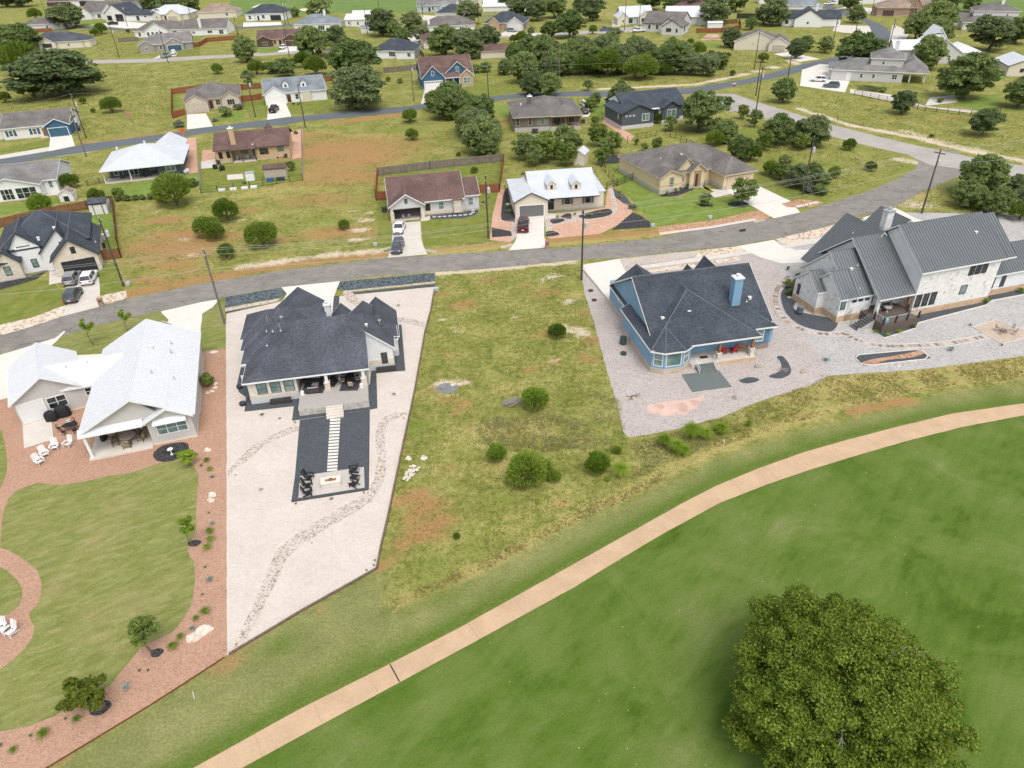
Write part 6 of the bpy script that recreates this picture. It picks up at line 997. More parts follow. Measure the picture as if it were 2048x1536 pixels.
far('white house with dark slate gable roof and little chimney beside the curving road', (1563, 54), -17, SH_BLK, WHT, TRD, [('y', 5, 16.5, -1, 12, 3.4, 6.8), ('x', 0, 24, 2, 13, 3.2, 5.9)], [('f', 10.5, -1, 1.4, .8, .8, 1, 1), ('f', 2, 2, 1, 1.2, 1.4)], chims=((13.5, 3, 6, 8.4),))
far('blue-grey hip-roofed house half hidden by trees at the upper right', (1562, 26), -12, SH_BG, STWH, TRW, [('x', 0, 19, 0, 14, 3.2, 6.6, 1, 1)])
far('long brick house with tan tiled roofs and two parked cars', (1752, 32), -16, SH_TAN, BRK, TRT, [('x', 0, 17, 0, 14, 3.4, 6.6, 1, 1), ('x', 13, 34, 6, 20, 3.8, 8, 1, 1), ('y', 14, 19, 0, 10, 4, 7, 0, 0)], [('f', 16.5, 0, 1, 1.2, 2)], ((5, 0, 5, 2.4, GRBR),))
far('two-storey white house with taupe hip roof beyond the right oaks', (1940, 56), -22, SH_TAUPE, STWH, TRW, [('x', 0, 16, 0, 12, 6.4, 8.8, 1, 1), ('x', -7, 2, 0, 11, 3.2, 5), ('x', -4, 18, -7, 2, 3.0, 4.8, 1, 1)], [('f', 12, 0, 4.4, .9, 1.0)], chims=((10, 5, 8, 10.6),))
far('small cream house with pale metal gable roof at the right edge', (2012, 153), -14, MET_G, STCR, TRD, [('y', 0, 9, 0, 13, 3.0, 4.8), ('x', -4, 2, 8, 14, 2.6, 3.4)], [('f', 3.8, 0, 1.2, 1.1, 1.1, 1, 1)], metal=True)
far('white building edge with dark garage opening at the top right', (1700, 9), -12, MET_W, WHT, TRW, [('x', -8, 22, 0, 14, 3.4, 5.8)], (), ((-3, 0, 6, 2.6, GRB),), metal=True)
far('white building with pale metal roof at the very top right of centre', (1518, 8), -10, MET_W, WHT, TRW, [('x', 0, 18, 0, 10, 3.0, 5.0)], (), metal=True)
def shed(label, A, ang, w, d, ze, zr, rm, wm, tr, ax='x', door=(.5, 1.2, 1.7, GRB), fdn=.08, metal=False, hip=0, cat='shed'):
 h = House('shed', label, A, ang, rm, wm, tr, fdn=fdn, metal=metal, caps=False); h.block(ax, 0, w, 0, d, ze, zr, hip, hip, ov=.15, og=.12, th=.08, rib=.5)
 if door: h.garage('f', w * door[0], 0, .1, door[1], door[2], door[3], door[4] if len(door) > 4 else None)
 h.finish(); return h
shed('white garden shed with dark roof and black-framed double door inside the rust fence', (183, 431), 12, 3.2, 3.0, 2.3, 2.9, SH_DARK, STWH, TRD, 'x', (.5, 1.5, 1.9, STWH, TRD))
shed('small white playhouse shed with orange-tan roof and black door', (122, 405), 12, 2.6, 2.4, 1.7, 2.5, SH_TAN, WHT, WHT, 'y', (.5, 1.0, 1.1, GRB))
shed('beige shed with brown shed roof behind the tan chimney house', (531, 360), 8, 4.6, 2.8, 2.4, 2.9, SH_BRN, mat('shed_beige', (.42, .37, .29), .8), TRB, 'x', None)
shed('tall narrow cream shed with silver metal gable roof among the young trees', (1147, 330), -22, 2.4, 3.4, 2.5, 3.3, MET_G, STCR, TRW, 'y', (.5, .8, .3, VENT), metal=True)
shed('low dark green shed with flat grey metal roof behind the taupe-roofed house', (1043, 297), 3, 4.8, 3.8, 1.9, 2.15, mat('roof_green_grey', (.2, .25, .25), .6), mat('shed_green', (.05, .07, .06), .8), TRD, 'x', None)
shed('small cream shed at the end of the green hedge near the blue-grey roofed house', (664, 67), -5, 3.4, 3, 2.2, 3.1, MET_G, STCR, TRW, 'y', (.5, 1.4, 1.6, STPG))
shed('long white metal shed beside the rust-brown fence of the greige house', (1415, 57), -8, 6.4, 3.4, 2.2, 2.7, MET_W, WHT, TRW, 'x', None)
shed('small pale garden shed with grey roof behind the oaks right of centre top', (722, 66), -5, 5.2, 3, 2.3, 3.0, SH_BG, STWH, TRW, 'x', None)
# ------------------------------------------------------------------ plants
def leafmat(name, c1, c2, c3, trans=0.25):
 m, nt, b = _nodes(name); b.inputs['Roughness'].default_value = 0.6; b.inputs['Specular IOR Level'].default_value = 0.25
 g = nt.nodes.new("ShaderNodeNewGeometry"); oi = nt.nodes.new("ShaderNodeObjectInfo"); co = _coord(nt, False); n = _noise(nt, co, 1.1, 3, 0.6)
 f = _math(nt, 'ADD', _math(nt, 'MULTIPLY', g.outputs['Random Per Island'], .42), _math(nt, 'ADD', _math(nt, 'MULTIPLY', n, .42), _math(nt, 'MULTIPLY', oi.outputs['Random'], .36)))
 r = _ramp(nt, [(0.25, c1), (0.56, c2), (0.95, c3)]); nt.links.new(f, r.inputs[0]); nt.links.new(r.outputs[0], b.inputs['Base Color'])
 t = nt.nodes.new("ShaderNodeBsdfTranslucent"); nt.links.new(r.outputs[0], t.inputs[0]); mx = nt.nodes.new("ShaderNodeMixShader"); mx.inputs[0].default_value = trans
 out = nt.nodes["Material Output"]; nt.links.new(b.outputs[0], mx.inputs[1]); nt.links.new(t.outputs[0], mx.inputs[2]); nt.links.new(mx.outputs[0], out.inputs[0]); return m
LF_BIG = leafmat('leaf_live_oak', (0.028, 0.06, 0.005), (0.10, 0.165, 0.014), (0.33, 0.40, 0.055), .42)
LF_OAK = leafmat('leaf_oak', (0.105, 0.165, 0.05), (0.205, 0.275, 0.085), (0.37, 0.43, 0.165), .5); LF_OAKG = leafmat('leaf_oak_grey', (0.10, 0.145, 0.06), (0.185, 0.24, 0.095), (0.30, 0.35, 0.16), .45)
LF_CED = leafmat('leaf_cedar', (0.08, 0.14, 0.02), (0.17, 0.25, 0.035), (0.31, 0.39, 0.075), .45); LF_CEDB = leafmat('leaf_cedar_bright', (0.11, 0.19, 0.018), (0.21, 0.32, 0.035), (0.36, 0.46, 0.08), .45)
LF_YNG = leafmat('leaf_young', (0.10, 0.155, 0.03), (0.18, 0.25, 0.05), (0.28, 0.34, 0.085), .4); LF_LIME = leafmat('leaf_lime', (0.13, 0.22, 0.015), (0.23, 0.35, 0.03), (0.38, 0.48, 0.07), .45); LF_RED = leafmat('leaf_reddish', (0.07, 0.12, 0.01), (0.15, 0.19, 0.02), (0.26, 0.19, 0.04), .4)
LF_GRY = leafmat('leaf_grey_green', (0.10, 0.125, 0.08), (0.16, 0.185, 0.125), (0.23, 0.25, 0.18)); LF_AGV = leafmat('leaf_agave', (0.12, 0.19, 0.17), (0.19, 0.27, 0.24), (0.28, 0.36, 0.32), .05)
BARK = mat('bark', (0.13, 0.105, 0.085), .95, var=.3, scale=5, fine=14, fvar=.2); BARKG = mat('bark_grey', (0.32, 0.29, 0.26), .95, var=.2, scale=5, fine=14, fvar=.15)
def quads(name, V, m):                                   # V: (n, 4, 3)
 n = len(V); me = bpy.data.meshes.new(name); me.vertices.add(n * 4); me.vertices.foreach_set('co', V.reshape(-1).astype(np.float32)); me.loops.add(n * 4); me.loops.foreach_set('vertex_index', np.arange(n * 4, dtype=np.int32))
 me.polygons.add(n); me.polygons.foreach_set('loop_start', np.arange(0, n * 4, 4, dtype=np.int32)); me.polygons.foreach_set('loop_total', np.full(n, 4, dtype=np.int32)); me.update(calc_edges=True); me.materials.append(m); return me
def unit(v): return v / (np.linalg.norm(v, axis=1, keepdims=True) + 1e-9)
def leafquads(c, nrm, size, asp=1.5, up=None):
 n = len(c); r = RNG.randn(n, 3) if up is None else up + RNG.randn(n, 3) * .25; a = unit(r - nrm * np.sum(r * nrm, 1, keepdims=True)); b = np.cross(nrm, a); s = size[:, None]
 return np.stack([c - a * s * asp / 2, c + b * s / 2, c + a * s * asp / 2, c - b * s / 2], 1)
def crown(R_, rz, lobes, per, leaf, seed, zc, flat=.35, lobe_r=.34, m=LF_OAK, name='crown', low=-.55, inner=.5, core=0):
 global RNG
 RNG = np.random.RandomState(seed); C = []
 while len(C) < lobes:
  p = RNG.uniform(-1, 1, 3); r = np.linalg.norm(p)
  if inner < r < 1 and p[2] > low: C.append(p * .92)
 C = np.array(C); S = RNG.uniform(.6, 1.25, lobes) * lobe_r; out = []
 wob = 1 + (.05 if lobes > 100 else .13) * np.sin(3 * np.arctan2(C[:, 1], C[:, 0]) + seed) + RNG.uniform(-.13, .13, lobes)
 for k in range(lobes):
  d = unit(RNG.randn(per, 3)); d[:, 2] = np.where(d[:, 2] < -.2, -d[:, 2] * .6, d[:, 2]); d = unit(d); rr = RNG.uniform(.45, 1.06, (per, 1)) ** .6 * S[k]; squ = np.array([1, 1, .9])
  pos = C[k] * (1 - S[k] * .55) * np.array([wob[k], wob[k], 1]) + d * rr * squ * (1 + .35 * RNG.uniform(-1, 1, (per, 1)) ** 3); nn = unit(d * .8 + RNG.randn(per, 3) * .55 + np.array([0, 0, .35])); out.append((pos, nn))
 if core: d = unit(RNG.randn(core, 3)) * RNG.uniform(.35, .84, (core, 1)); d[:, 2] = np.abs(d[:, 2]); out.append((d, unit(RNG.randn(core, 3))))
 pos = np.concatenate([o[0] for o in out]); nn = np.concatenate([o[1] for o in out]); pos = pos * np.array([R_, R_, rz]) + np.array([0, 0, zc])
 return quads(name, leafquads(pos, nn, RNG.uniform(.7, 1.3, len(pos)) * leaf), m), C * np.array([R_, R_, rz]) + np.array([0, 0, zc])
def trunk(zc, r, C, nl=6, forks=1, m=BARK, seed=0):
 rr = random.Random(seed); mb = MB(); top = Vector((rr.uniform(-.1, .1) * zc, rr.uniform(-.1, .1) * zc, zc * .55)); mb.tube((0, 0, -.3), tuple(top), r, r * .7, 8)
 mb.tube((0, 0, -.3), (0, 0, .25), r * 1.5, r * 1.02, 8)
 for k in range(nl):
  e = Vector(C[rr.randrange(len(C))]) * .86; mid = top.lerp(e, .5) + Vector((0, 0, .12 * zc)); mb.tube(tuple(top), tuple(mid), r * .5, r * .3, 6); mb.tube(tuple(mid), tuple(e), r * .3, r * .08, 5)
  e2 = mid + (e - mid) * .6 + Vector((rr.uniform(-1, 1), rr.uniform(-1, 1), rr.uniform(0, .7))) * zc * .22; mb.tube(tuple(mid), tuple(e2), r * .2, r * .05, 5)
 me = bpy.data.meshes.new('trunk'); me.from_pydata(mb.v, [], mb.f); me.materials.append(m); return me
PROTO = {}
def cedar(seed, R_=1.5, h=2.6, n=3600, m=LF_CED, ls=.34):
 global RNG
 RNG = np.random.RandomState(seed); k = 26; lob = unit(RNG.randn(k, 3)); lob[:, 2] = np.abs(lob[:, 2]) * 1.1 - .1; ls_ = RNG.uniform(.7, 1.25, k)
 d = unit(RNG.randn(n, 3)); d[:, 2] = np.where(d[:, 2] < -.25, -d[:, 2], d[:, 2]); w = d @ lob.T; amp = np.max(np.where(w > .82, ls_, .8), 1)[:, None]
 t = RNG.uniform(.5, 1.0, (n, 1)) ** .5 * amp; pos = d * t * np.array([R_, R_, h * .52]) + np.array([0, 0, h * .46]); dirs = unit(d * np.array([.8, .8, .5]) + np.array([0, 0, .55]) + RNG.randn(n, 3) * .3)
 nn = unit(np.cross(dirs, RNG.randn(n, 3))); s = RNG.uniform(.6, 1.3, n) * ls * .32; a = dirs; b = np.cross(nn, a)
 V = np.stack([pos - a * s[:, None] * 1.6, pos + b * s[:, None] * .6, pos + a * s[:, None] * 2.2, pos - b * s[:, None] * .6], 1); me = quads('crown', V, m)
 mb = MB(); mb.tube((0, 0, -.2), (0, 0, h * .6), .09 * R_, .05 * R_, 6);
 for q in range(4): a = q * 1.6 + seed; mb.tube((0, 0, .1), (.55 * R_ * math.cos(a), .55 * R_ * math.sin(a), h * .55), .05 * R_, .02, 5)
 tm = bpy.data.meshes.new('trunk'); tm.from_pydata(mb.v, [], mb.f); tm.materials.append(BARK); return (me, tm, R_)
def oak(seed, R_, rz, lobes, per, leaf, zc, m=LF_OAK, tr=.28, nl=7, bark=BARK, **k):
 me, C = crown(R_, rz, lobes, per, leaf, seed, zc, m=m, **k); return (me, trunk(zc, tr, C, nl, m=bark, seed=seed), R_)
PROTO['oak'] = [oak(s, 3.5, 2.8, 85, 130, .25, 2.7, LF_OAK if s % 2 else LF_OAKG, lobe_r=.2, low=-.9, inner=.45, core=1500) for s in (1, 2, 3, 4, 5, 6)]
PROTO['oakd'] = [oak(s, 3.5, 3.0, 95, 130, .25, 2.6, LF_OAKG if s == 13 else LF_OAK, lobe_r=.2, low=-1.0, inner=.45, core=2000) for s in (11, 13, 15, 17)]
PROTO['tree'] = [oak(s, 2.0, 1.9, 44, 85, .19, 2.15, LF_YNG if s < 23 else LF_OAK, .1, 6, lobe_r=.24, low=-.9, core=400) for s in (21, 22, 23, 24)]
PROTO['bush'] = [oak(s, 1.6, 1.3, 36, 80, .19, .95, LF_OAK, .06, 4, lobe_r=.26, low=-.7, core=400) for s in (31, 32, 34)]
PROTO['greybush'] = [oak(33, 1.6, 1.1, 14, 170, .2, .85, LF_GRY, .06, 4, lobe_r=.4, low=-.7)]
PROTO['cedar'] = [cedar(s) for s in (41, 42, 43, 46, 47)]; PROTO['cedarb'] = [cedar(s, m=LF_CEDB) for s in (44, 45)]
PROTO['lime'] = [oak(51, 1.0, .9, 12, 110, .15, 1.25, LF_LIME, .05, 4, lobe_r=.4, low=-.8)]
PROTO['round'] = [oak(52, .8, .75, 12, 150, .1, .72, LF_YNG, .04, 3, lobe_r=.45, low=-.9, inner=.3)]
PROTO['sapling'] = [oak(53, .8, 1.1, 11, 55, .15, 2.5, LF_LIME, .035, 6, lobe_r=.32, low=-.8)]
PROTO['myrtle'] = [oak(54, 1.5, 1.0, 26, 120, .15, 1.75, LF_RED, .06, 8, lobe_r=.3, low=-.5, inner=.3)]
PROTO['youngoak'] = [oak(55, 1.1, 1.25, 22, 95, .13, 2.1, LF_YNG, .05, 7, lobe_r=.3, low=-.8, inner=.2)]
def blades(n, R_, h, w, m, seed, arch=.5, spread=.6):
 rr = np.random.RandomState(seed); V = []
 for k in range(n):
  a = rr.uniform(0, 6.283); t = rr.uniform(.1, 1) ** .6; b0 = np.array([math.cos(a), math.sin(a), 0]) * R_ * .12 * rr.rand(); d = np.array([math.cos(a) * t * spread, math.sin(a) * t * spread, 0]); L = h * rr.uniform(.7, 1.15)
  side = np.array([-math.sin(a), math.cos(a), 0]) * w * rr.uniform(.7, 1.2)
  p1 = b0 + d * R_ * .45 + np.array([0, 0, L * .75]); p2 = b0 + d * R_ * 1.5 + np.array([0, 0, L * (1 - arch * t)])
  V.append([b0 - side, b0 + side, p1 + side * .8, p1 - side * .8]); V.append([p1 - side * .8, p1 + side * .8, p2 + side * .1, p2 - side * .1])
 return quads('blades', np.array(V), m)
PROTO['tuft'] = [(blades(150, .5, .7, .018, LF_CEDB, 61, .6, .9), None, .55)]; PROTO['agave'] = [(blades(46, .42, .42, .04, LF_AGV, 62, .25, .9), None, .5)]; PROTO['yucca'] = [(blades(60, .3, .4, .02, LF_OAKG, 63, .2, .8), None, .35)]
PROTO['weed'] = [(blades(420, .75, .95, .02, LF_LIME, 64, .35, .8), None, .8)]; PROTO['drytuft'] = [(blades(90, .3, .35, .012, leafmat('leaf_dry', (.2, .17, .09), (.33, .28, .15), (.45, .4, .25)), 65, .5, .9), None, .35)]
KN = {'oak': ('live oak', 'tree', 'live_oak'), 'oakd': ('dense dark live oak', 'tree', 'live_oak'), 'tree': ('leafy mid-green tree', 'tree', 'broadleaf_tree'), 'bush': ('dark green bush', 'bush', 'bush'), 'greybush': ('grey-green bush', 'bush', 'bush'), 'cedar': ('rounded cedar bush', 'bush', 'cedar_bush'), 'cedarb': ('bright green cedar bush', 'bush', 'cedar_bush'),
      'lime': ('lime-green shrub', 'shrub', 'shrub'), 'round': ('small round shrub', 'shrub', 'shrub'), 'sapling': ('thin staked sapling', 'tree', 'sapling'), 'myrtle': ('reddish-topped crape myrtle', 'tree', 'ornamental_tree'), 'youngoak': ('young oak', 'tree', 'young_oak'), 'tuft': ('green grass clump', 'plant', 'grass_clump'), 'agave': ('blue-green agave', 'plant', 'agave'), 'yucca': ('small spiky plant', 'plant', 'spiky_plant'), 'weed': ('tall lime-green weed clump', 'plant', 'weed_clump'), 'drytuft': ('small dry grass tuft', 'plant', 'grass_tuft')}
LM = [(200, 790, 'the white metal-roofed house'), (640, 690, 'the deck house on cream gravel'), (1390, 640, 'the blue house'), (1820, 560, 'the tall stone house'), (90, 500, 'the black-roofed house with three cars'), (860, 400, 'the open-garage house'), (1120, 390, 'the two-dormer house with dark red pickup'), (1380, 345, 'the cream stucco house'),
      (505, 290, 'the tan chimney house'), (290, 320, 'the dark grey porch house'), (50, 365, 'the screen-porch house'), (70, 255, 'the navy-gabled house'), (425, 205, 'the beige arched-window house'), (585, 190, 'the blue-grey dormer house'), (895, 150, 'the dark blue craftsman house'), (1097, 225, 'the brown-grey batten house'), (1300, 215, 'the charcoal batten house'),
      (1765, 155, 'the two-storey grey house'), (1900, 105, 'the clerestory house'), (1520, 80, 'the blank-walled cream house'), (1345, 60, 'the stepped-gable house'), (1275, 30, 'the teal house'), (550, 78, 'the brown garage-gable house'), (795, 95, 'the cream house by the big oak'), (885, 75, 'the maroon hip-roofed house'), (990, 45, 'the white-garage house'), (325, 90, 'the navy-garage house'), (115, 80, 'the slate hip-roofed house'),
      (630, 50, 'the white-chimney blue-grey house'), (425, 55, 'the fenced white-chimney house'), (720, 40, 'the far white farmhouse'), (250, 30, 'the black and white modern house'), (1610, 40, 'the slate-gabled white house'), (1800, 18, 'the long brick house'), (1960, 35, 'the far two-storey white house'), (2026, 140, 'the edge cream house'), (1010, 850, 'the brush pile on the vacant lot'), (520, 420, 'the red field'), (1930, 430, 'the junction corner'), (1120, 130, 'the central thicket'), (1600, 320, 'the roadside meadow'), (660, 960, 'the fire pit'), (420, 1050, 'the red gravel strip'), (200, 1200, 'the curved back lawn'), (1800, 700, 'the long black gravel bed'), (20, 20, 'the far left wood'), (870, 15, 'the top pale blue house'), (1150, 25, 'the far scrub row')]
PLANTS = []
def plant(kind, px, py, wpx, hf=1.0, i=None, label=None, group=None, z=0.0):
 pr = PROTO[kind][(int(px * 7 + py * 3) if i is None else i) % len(PROTO[kind])]; x, y = P(px, py, z); s = wpx * MPP(px, py) / (2 * pr[2]) * (1.12 if kind in ('oak', 'oakd') else .94 if 'cedar' in kind else 1.06); rz = random.uniform(0, 6.28)
 root = thing(KN[kind][2], label or '', KN[kind][1], (x, y, z), rz, group); hf *= min(1, (9.5 / (s * 5.3)) ** .7) * 1.12 if kind in ('oak', 'oakd') else 1; root.scale = (s, s, s * hf)
 c = bpy.data.objects.new('crown' if pr[1] else 'leaves', pr[0]); COL.objects.link(c); c.parent = root
 if pr[1]: t = bpy.data.objects.new('trunk', pr[1]); COL.objects.link(t); t.parent = root
 PLANTS.append((root, kind, px, py, wpx, label)); return root
def label_plants():
 sets = {}
 for it in PLANTS:
  root, kind, px, py, w, lab = it
  if lab: continue
  ds = sorted((math.hypot(px - a, (py - b) * 1.6), a, b, n) for a, b, n in LM); d, a, b, n = ds[0]; dx, dy = px - a, (py - b) * 1.6
  sz = w * MPP(px, py)
  if abs(dy) > abs(dx) * .9: key = ('behind ' if dy < 0 else 'in front of ') + n
  else:
   m2 = next((q for q in ds[1:] if (q[1] - px) * (a - px) < 0), ds[1]); key = 'between ' + n + ' and ' + m2[3]
  sets.setdefault((kind, key), []).append((d, sz, root))
 ordn = ['', 'second ', 'third ', 'fourth ', 'fifth ', 'sixth ', 'seventh ', 'eighth ', 'ninth ', 'tenth ', 'eleventh ', 'twelfth ']
 for (kind, key), L in sets.items():
  L.sort(key=lambda q: -q[1])
  for k, (d, sz, root) in enumerate(L):
   root['label'] = (KN[kind][0] + ' ' + key) if len(L) == 1 else (ordn[min(k, 11)] + 'largest ' + KN[kind][0] + ' ' + key)
   if len(root['label'].split()) > 16: root['label'] = root['label'].replace(' and ', ' / ').split(' / ')[0].replace('between', 'beside')
   root['group'] = KN[kind][0] + 's around the lots'
BX, BY = P(1640, 1462)
bm_, bC = crown(7.7, 5.8, 560, 400, .115, 78, 4.5, lobe_r=.098, m=LF_BIG, name='crown', low=-.6, inner=.66, core=26000)
bo_ = thing('live_oak', 'huge spreading live oak with yellow-green leaves standing on the fairway', 'tree', (BX, BY, 0)); c = bpy.data.objects.new('crown', bm_); COL.objects.link(c); c.parent = bo_
t = bpy.data.objects.new('trunk', trunk(5.4, .5, bC, 22, m=BARKG, seed=9)); COL.objects.link(t); t.parent = bo_
mb = MB(); rr = random.Random(5)
for (sx, sy, sz, ex, ey, ez, r) in ((1.6, -.6, 8.2, 3.0, -.1, 8.9, .12), (3.0, -.1, 8.9, 4.0, .0, 8.5, .08), (1.0, -3.6, 7.2, .9, -4.4, 7.5, .05), (-1.5, -3.6, 6.8, -1.9, -4.4, 7.1, .04)):
 mb.tube((sx, sy, sz), (ex, ey, ez), r, r * .5, 6)
 for k in range(6): q = Vector((ex, ey, ez)); mb.tube(tuple(q), tuple(q + Vector((ex - sx + rr.uniform(-.5, .5), ey - sy + rr.uniform(-.5, .5), rr.uniform(-.2, .1))).normalized() * rr.uniform(.3, .8)), r * .35, .008, 4)
mb.build('dead_branches', BARKG, bo_)
for k, l in {
 'oak': [(125, 190, 152), (20, 108, 70), (52, 104, 60), (136, 57, 55), (153, 52, 30), (494, 124, 46), (628, 114, 66), (675, 100, 44), (712, 152, 96), (765, 72, 55), (790, 74, 30), (825, 68, 40), (845, 84, 32), (808, 90, 32), (935, 50, 50), (890, 112, 62), (935, 118, 62), (975, 108, 52), (1045, 40, 55), (1075, 42, 42), (1110, 36, 50), (1185, 42, 50), (1098, 76, 32), (1140, 76, 58), (1350, 148, 60), (1415, 152, 46), (1425, 50, 62), (1385, 26, 60), (1460, 95, 40), (1545, 52, 60), (1527, 48, 40), (1590, 117, 40), (1565, 205, 52), (1552, 290, 66), (1600, 286, 50), (1398, 262, 84), (1625, 292, 66), (1803, 228, 50), (1963, 272, 62), (1710, 138, 92), (1925, 197, 116), (1850, 138, 70), (1710, 46, 36), (1870, 62, 80), (1830, 80, 60), (1870, 92, 60), (1975, 102, 90), (2030, 88, 60), (2035, 215, 70), (1650, 106, 34), (1608, 104, 34), (1480, 320, 52), (1590, 375, 52), (1620, 372, 50), (900, 226, 62), (1240, 215, 50), (1955, 395, 96), (1990, 430, 62), (1545, 22, 40), (1500, 60, 26), (1700, 20, 40), (1890, 30, 60), (1940, 24, 40), (310, 30, 46), (345, 32, 46), (380, 30, 44), (275, 28, 40), (15, 14, 40), (45, 14, 40), (1300, 20, 50), (1340, 24, 40), (1470, 24, 44), (1160, 25, 30), (1010, 20, 30)],
 'oakd': [(895, 238, 60), (870, 222, 40), (960, 250, 60), (975, 314, 50), (942, 272, 50), (1620, 372, 40), (1035, 135, 44), (1080, 118, 46), (1165, 122, 46), (1195, 146, 46), (1225, 132, 46), (1262, 128, 44), (1298, 146, 44), (1330, 132, 44), (1365, 128, 44), (1385, 150, 44), (1440, 138, 34), (1095, 160, 44), (1010, 150, 30), (722, 217, 102), (1065, 190, 46), (1100, 192, 46), (1060, 122, 50), (1050, 166, 60), (1090, 132, 60), (1110, 151, 52), (1150, 136, 56), (1180, 146, 56), (1205, 122, 50), (1245, 146, 56), (1285, 130, 50), (1315, 147, 52), (1130, 150, 48), (965, 308, 76), (955, 280, 62), (935, 262, 50), (925, 232, 50), (1930, 415, 60), (2035, 420, 50), (1450, 286, 50), (985, 282, 44), (2030, 385, 40), (1270, 112, 40), (1220, 104, 40), (1345, 112, 34)],
 'cedar': [(52, 150, 60), (70, 197, 42), (226, 225, 32), (191, 72, 14), (204, 68, 20), (257, 66, 7), (73, 40, 20), (168, 208, 13), (188, 226, 9), (436, 148, 20), (515, 149, 28), (608, 135, 30), (633, 150, 38), (585, 126, 9), (777, 163, 10), (1030, 122, 36), (1165, 150, 40), (1215, 152, 55), (1270, 160, 50), (1290, 158, 50), (1330, 150, 30), (1395, 112, 30), (1455, 116, 12), (1525, 125, 22), (1045, 86, 24), (1028, 86, 16), (820, 245, 30), (825, 280, 26), (355, 410, 68), (457, 440, 46), (418, 472, 44), (432, 478, 40), (528, 492, 56), (455, 516, 34), (689, 458, 22), (196, 402, 28), (143, 376, 30), (1318, 246, 22), (1500, 322, 40), (1540, 350, 34), (1698, 300, 26), (1740, 342, 22), (1668, 356, 26), (1862, 276, 9), (2038, 440, 40), (1185, 68, 18), (1113, 674, 33), (949, 346, 14), (917, 313, 10), (1960, 420, 40), (1465, 151, 12), (1380, 90, 14), (1430, 292, 36), (1345, 84, 12), (325, 404, 24), (12, 205, 20)],
 'cedarb': [(88, 424, 40), (1068, 816, 52), (992, 921, 40), (1052, 962, 76), (1082, 950, 46), (1108, 960, 28), (1192, 945, 50), (1235, 906, 18), (913, 1076, 15)],
 'tree': [(1196, 292, 44), (1180, 224, 28), (1190, 250, 18), (1130, 304, 52), (1050, 320, 50), (1085, 326, 56), (1132, 332, 44), (1092, 292, 30), (1273, 290, 12), (1288, 302, 16), (1313, 302, 26), (1225, 306, 40), (1210, 312, 36), (500, 174, 30), (1455, 218, 25), (1485, 238, 28), (1508, 254, 34), (1483, 409, 56), (1410, 412, 27), (1190, 215, 28), (583, 342, 20), (1175, 182, 22), (1243, 180, 18), (240, 400, 24), (1600, 300, 36), (1405, 150, 30), (1070, 332, 40), (1110, 318, 40), (1150, 300, 30), (1205, 330, 36), (1340, 262, 30), (1528, 300, 40), (1560, 360, 36), (1645, 380, 34)],
 'bush': [(545, 148, 30), (572, 152, 44), (452, 233, 26), (1063, 66, 17), (1340, 98, 26), (1420, 120, 26), (238, 402, 14), (255, 401, 16), (272, 400, 14), (286, 399, 13), (305, 398, 18), (387, 373, 22), (587, 209, 6), (597, 209, 6), (578, 270, 9), (592, 268, 9), (489, 368, 8), (640, 36, 50), (590, 34, 22), (1384, 373, 10), (1405, 371, 10), (1570, 330, 30), (1640, 390, 30), (800, 166, 12), (970, 144, 26), (950, 146, 22), (1765, 185, 16), (1600, 360, 40), (560, 100, 5), (1120, 116, 20), (1880, 205, 14)],
 'greybush': [(360, 254, 20), (430, 243, 12), (478, 219, 18), (1230, 72, 26), (1620, 385, 30), (1265, 417, 16), (1380, 150, 22), (1420, 412, 12), (1270, 62, 12)],
}.items():
 for q in l: plant(k, *q)
for q in [(1328, 892, 27), (1352, 905, 30), (1366, 912, 26), (1382, 877, 36), (1410, 878, 26), (1440, 868, 27), (1496, 852, 14), (1215, 962, 11), (1240, 955, 34)]: plant('weed', q[0], q[1], q[2] * 1.25, 1.3)
for k, px, py, w, l in [('lime', 381, 930, 34, 'lime-green shrub beside the birdbath bed at the lawn corner'), ('round', 416, 772, 30, 'small round green shrub by the flat limestone rocks'), ('sapling', 187, 690, 26, 'thin pale sapling in the grass island nearer the road bend'), ('sapling', 260, 667, 24, 'thin pale sapling in the grass island by the white roof ridge'), ('sapling', 386, 1092, 34, 'sparse staked sapling in the dark mulch at the lawn edge'), ('youngoak', 306, 1306, 66, 'staked young oak between the lawn and the large white boulder'), ('myrtle', 192, 1412, 86, 'reddish-topped crape myrtle in a black mulch ring')]: plant(k, px, py, w, label=l)
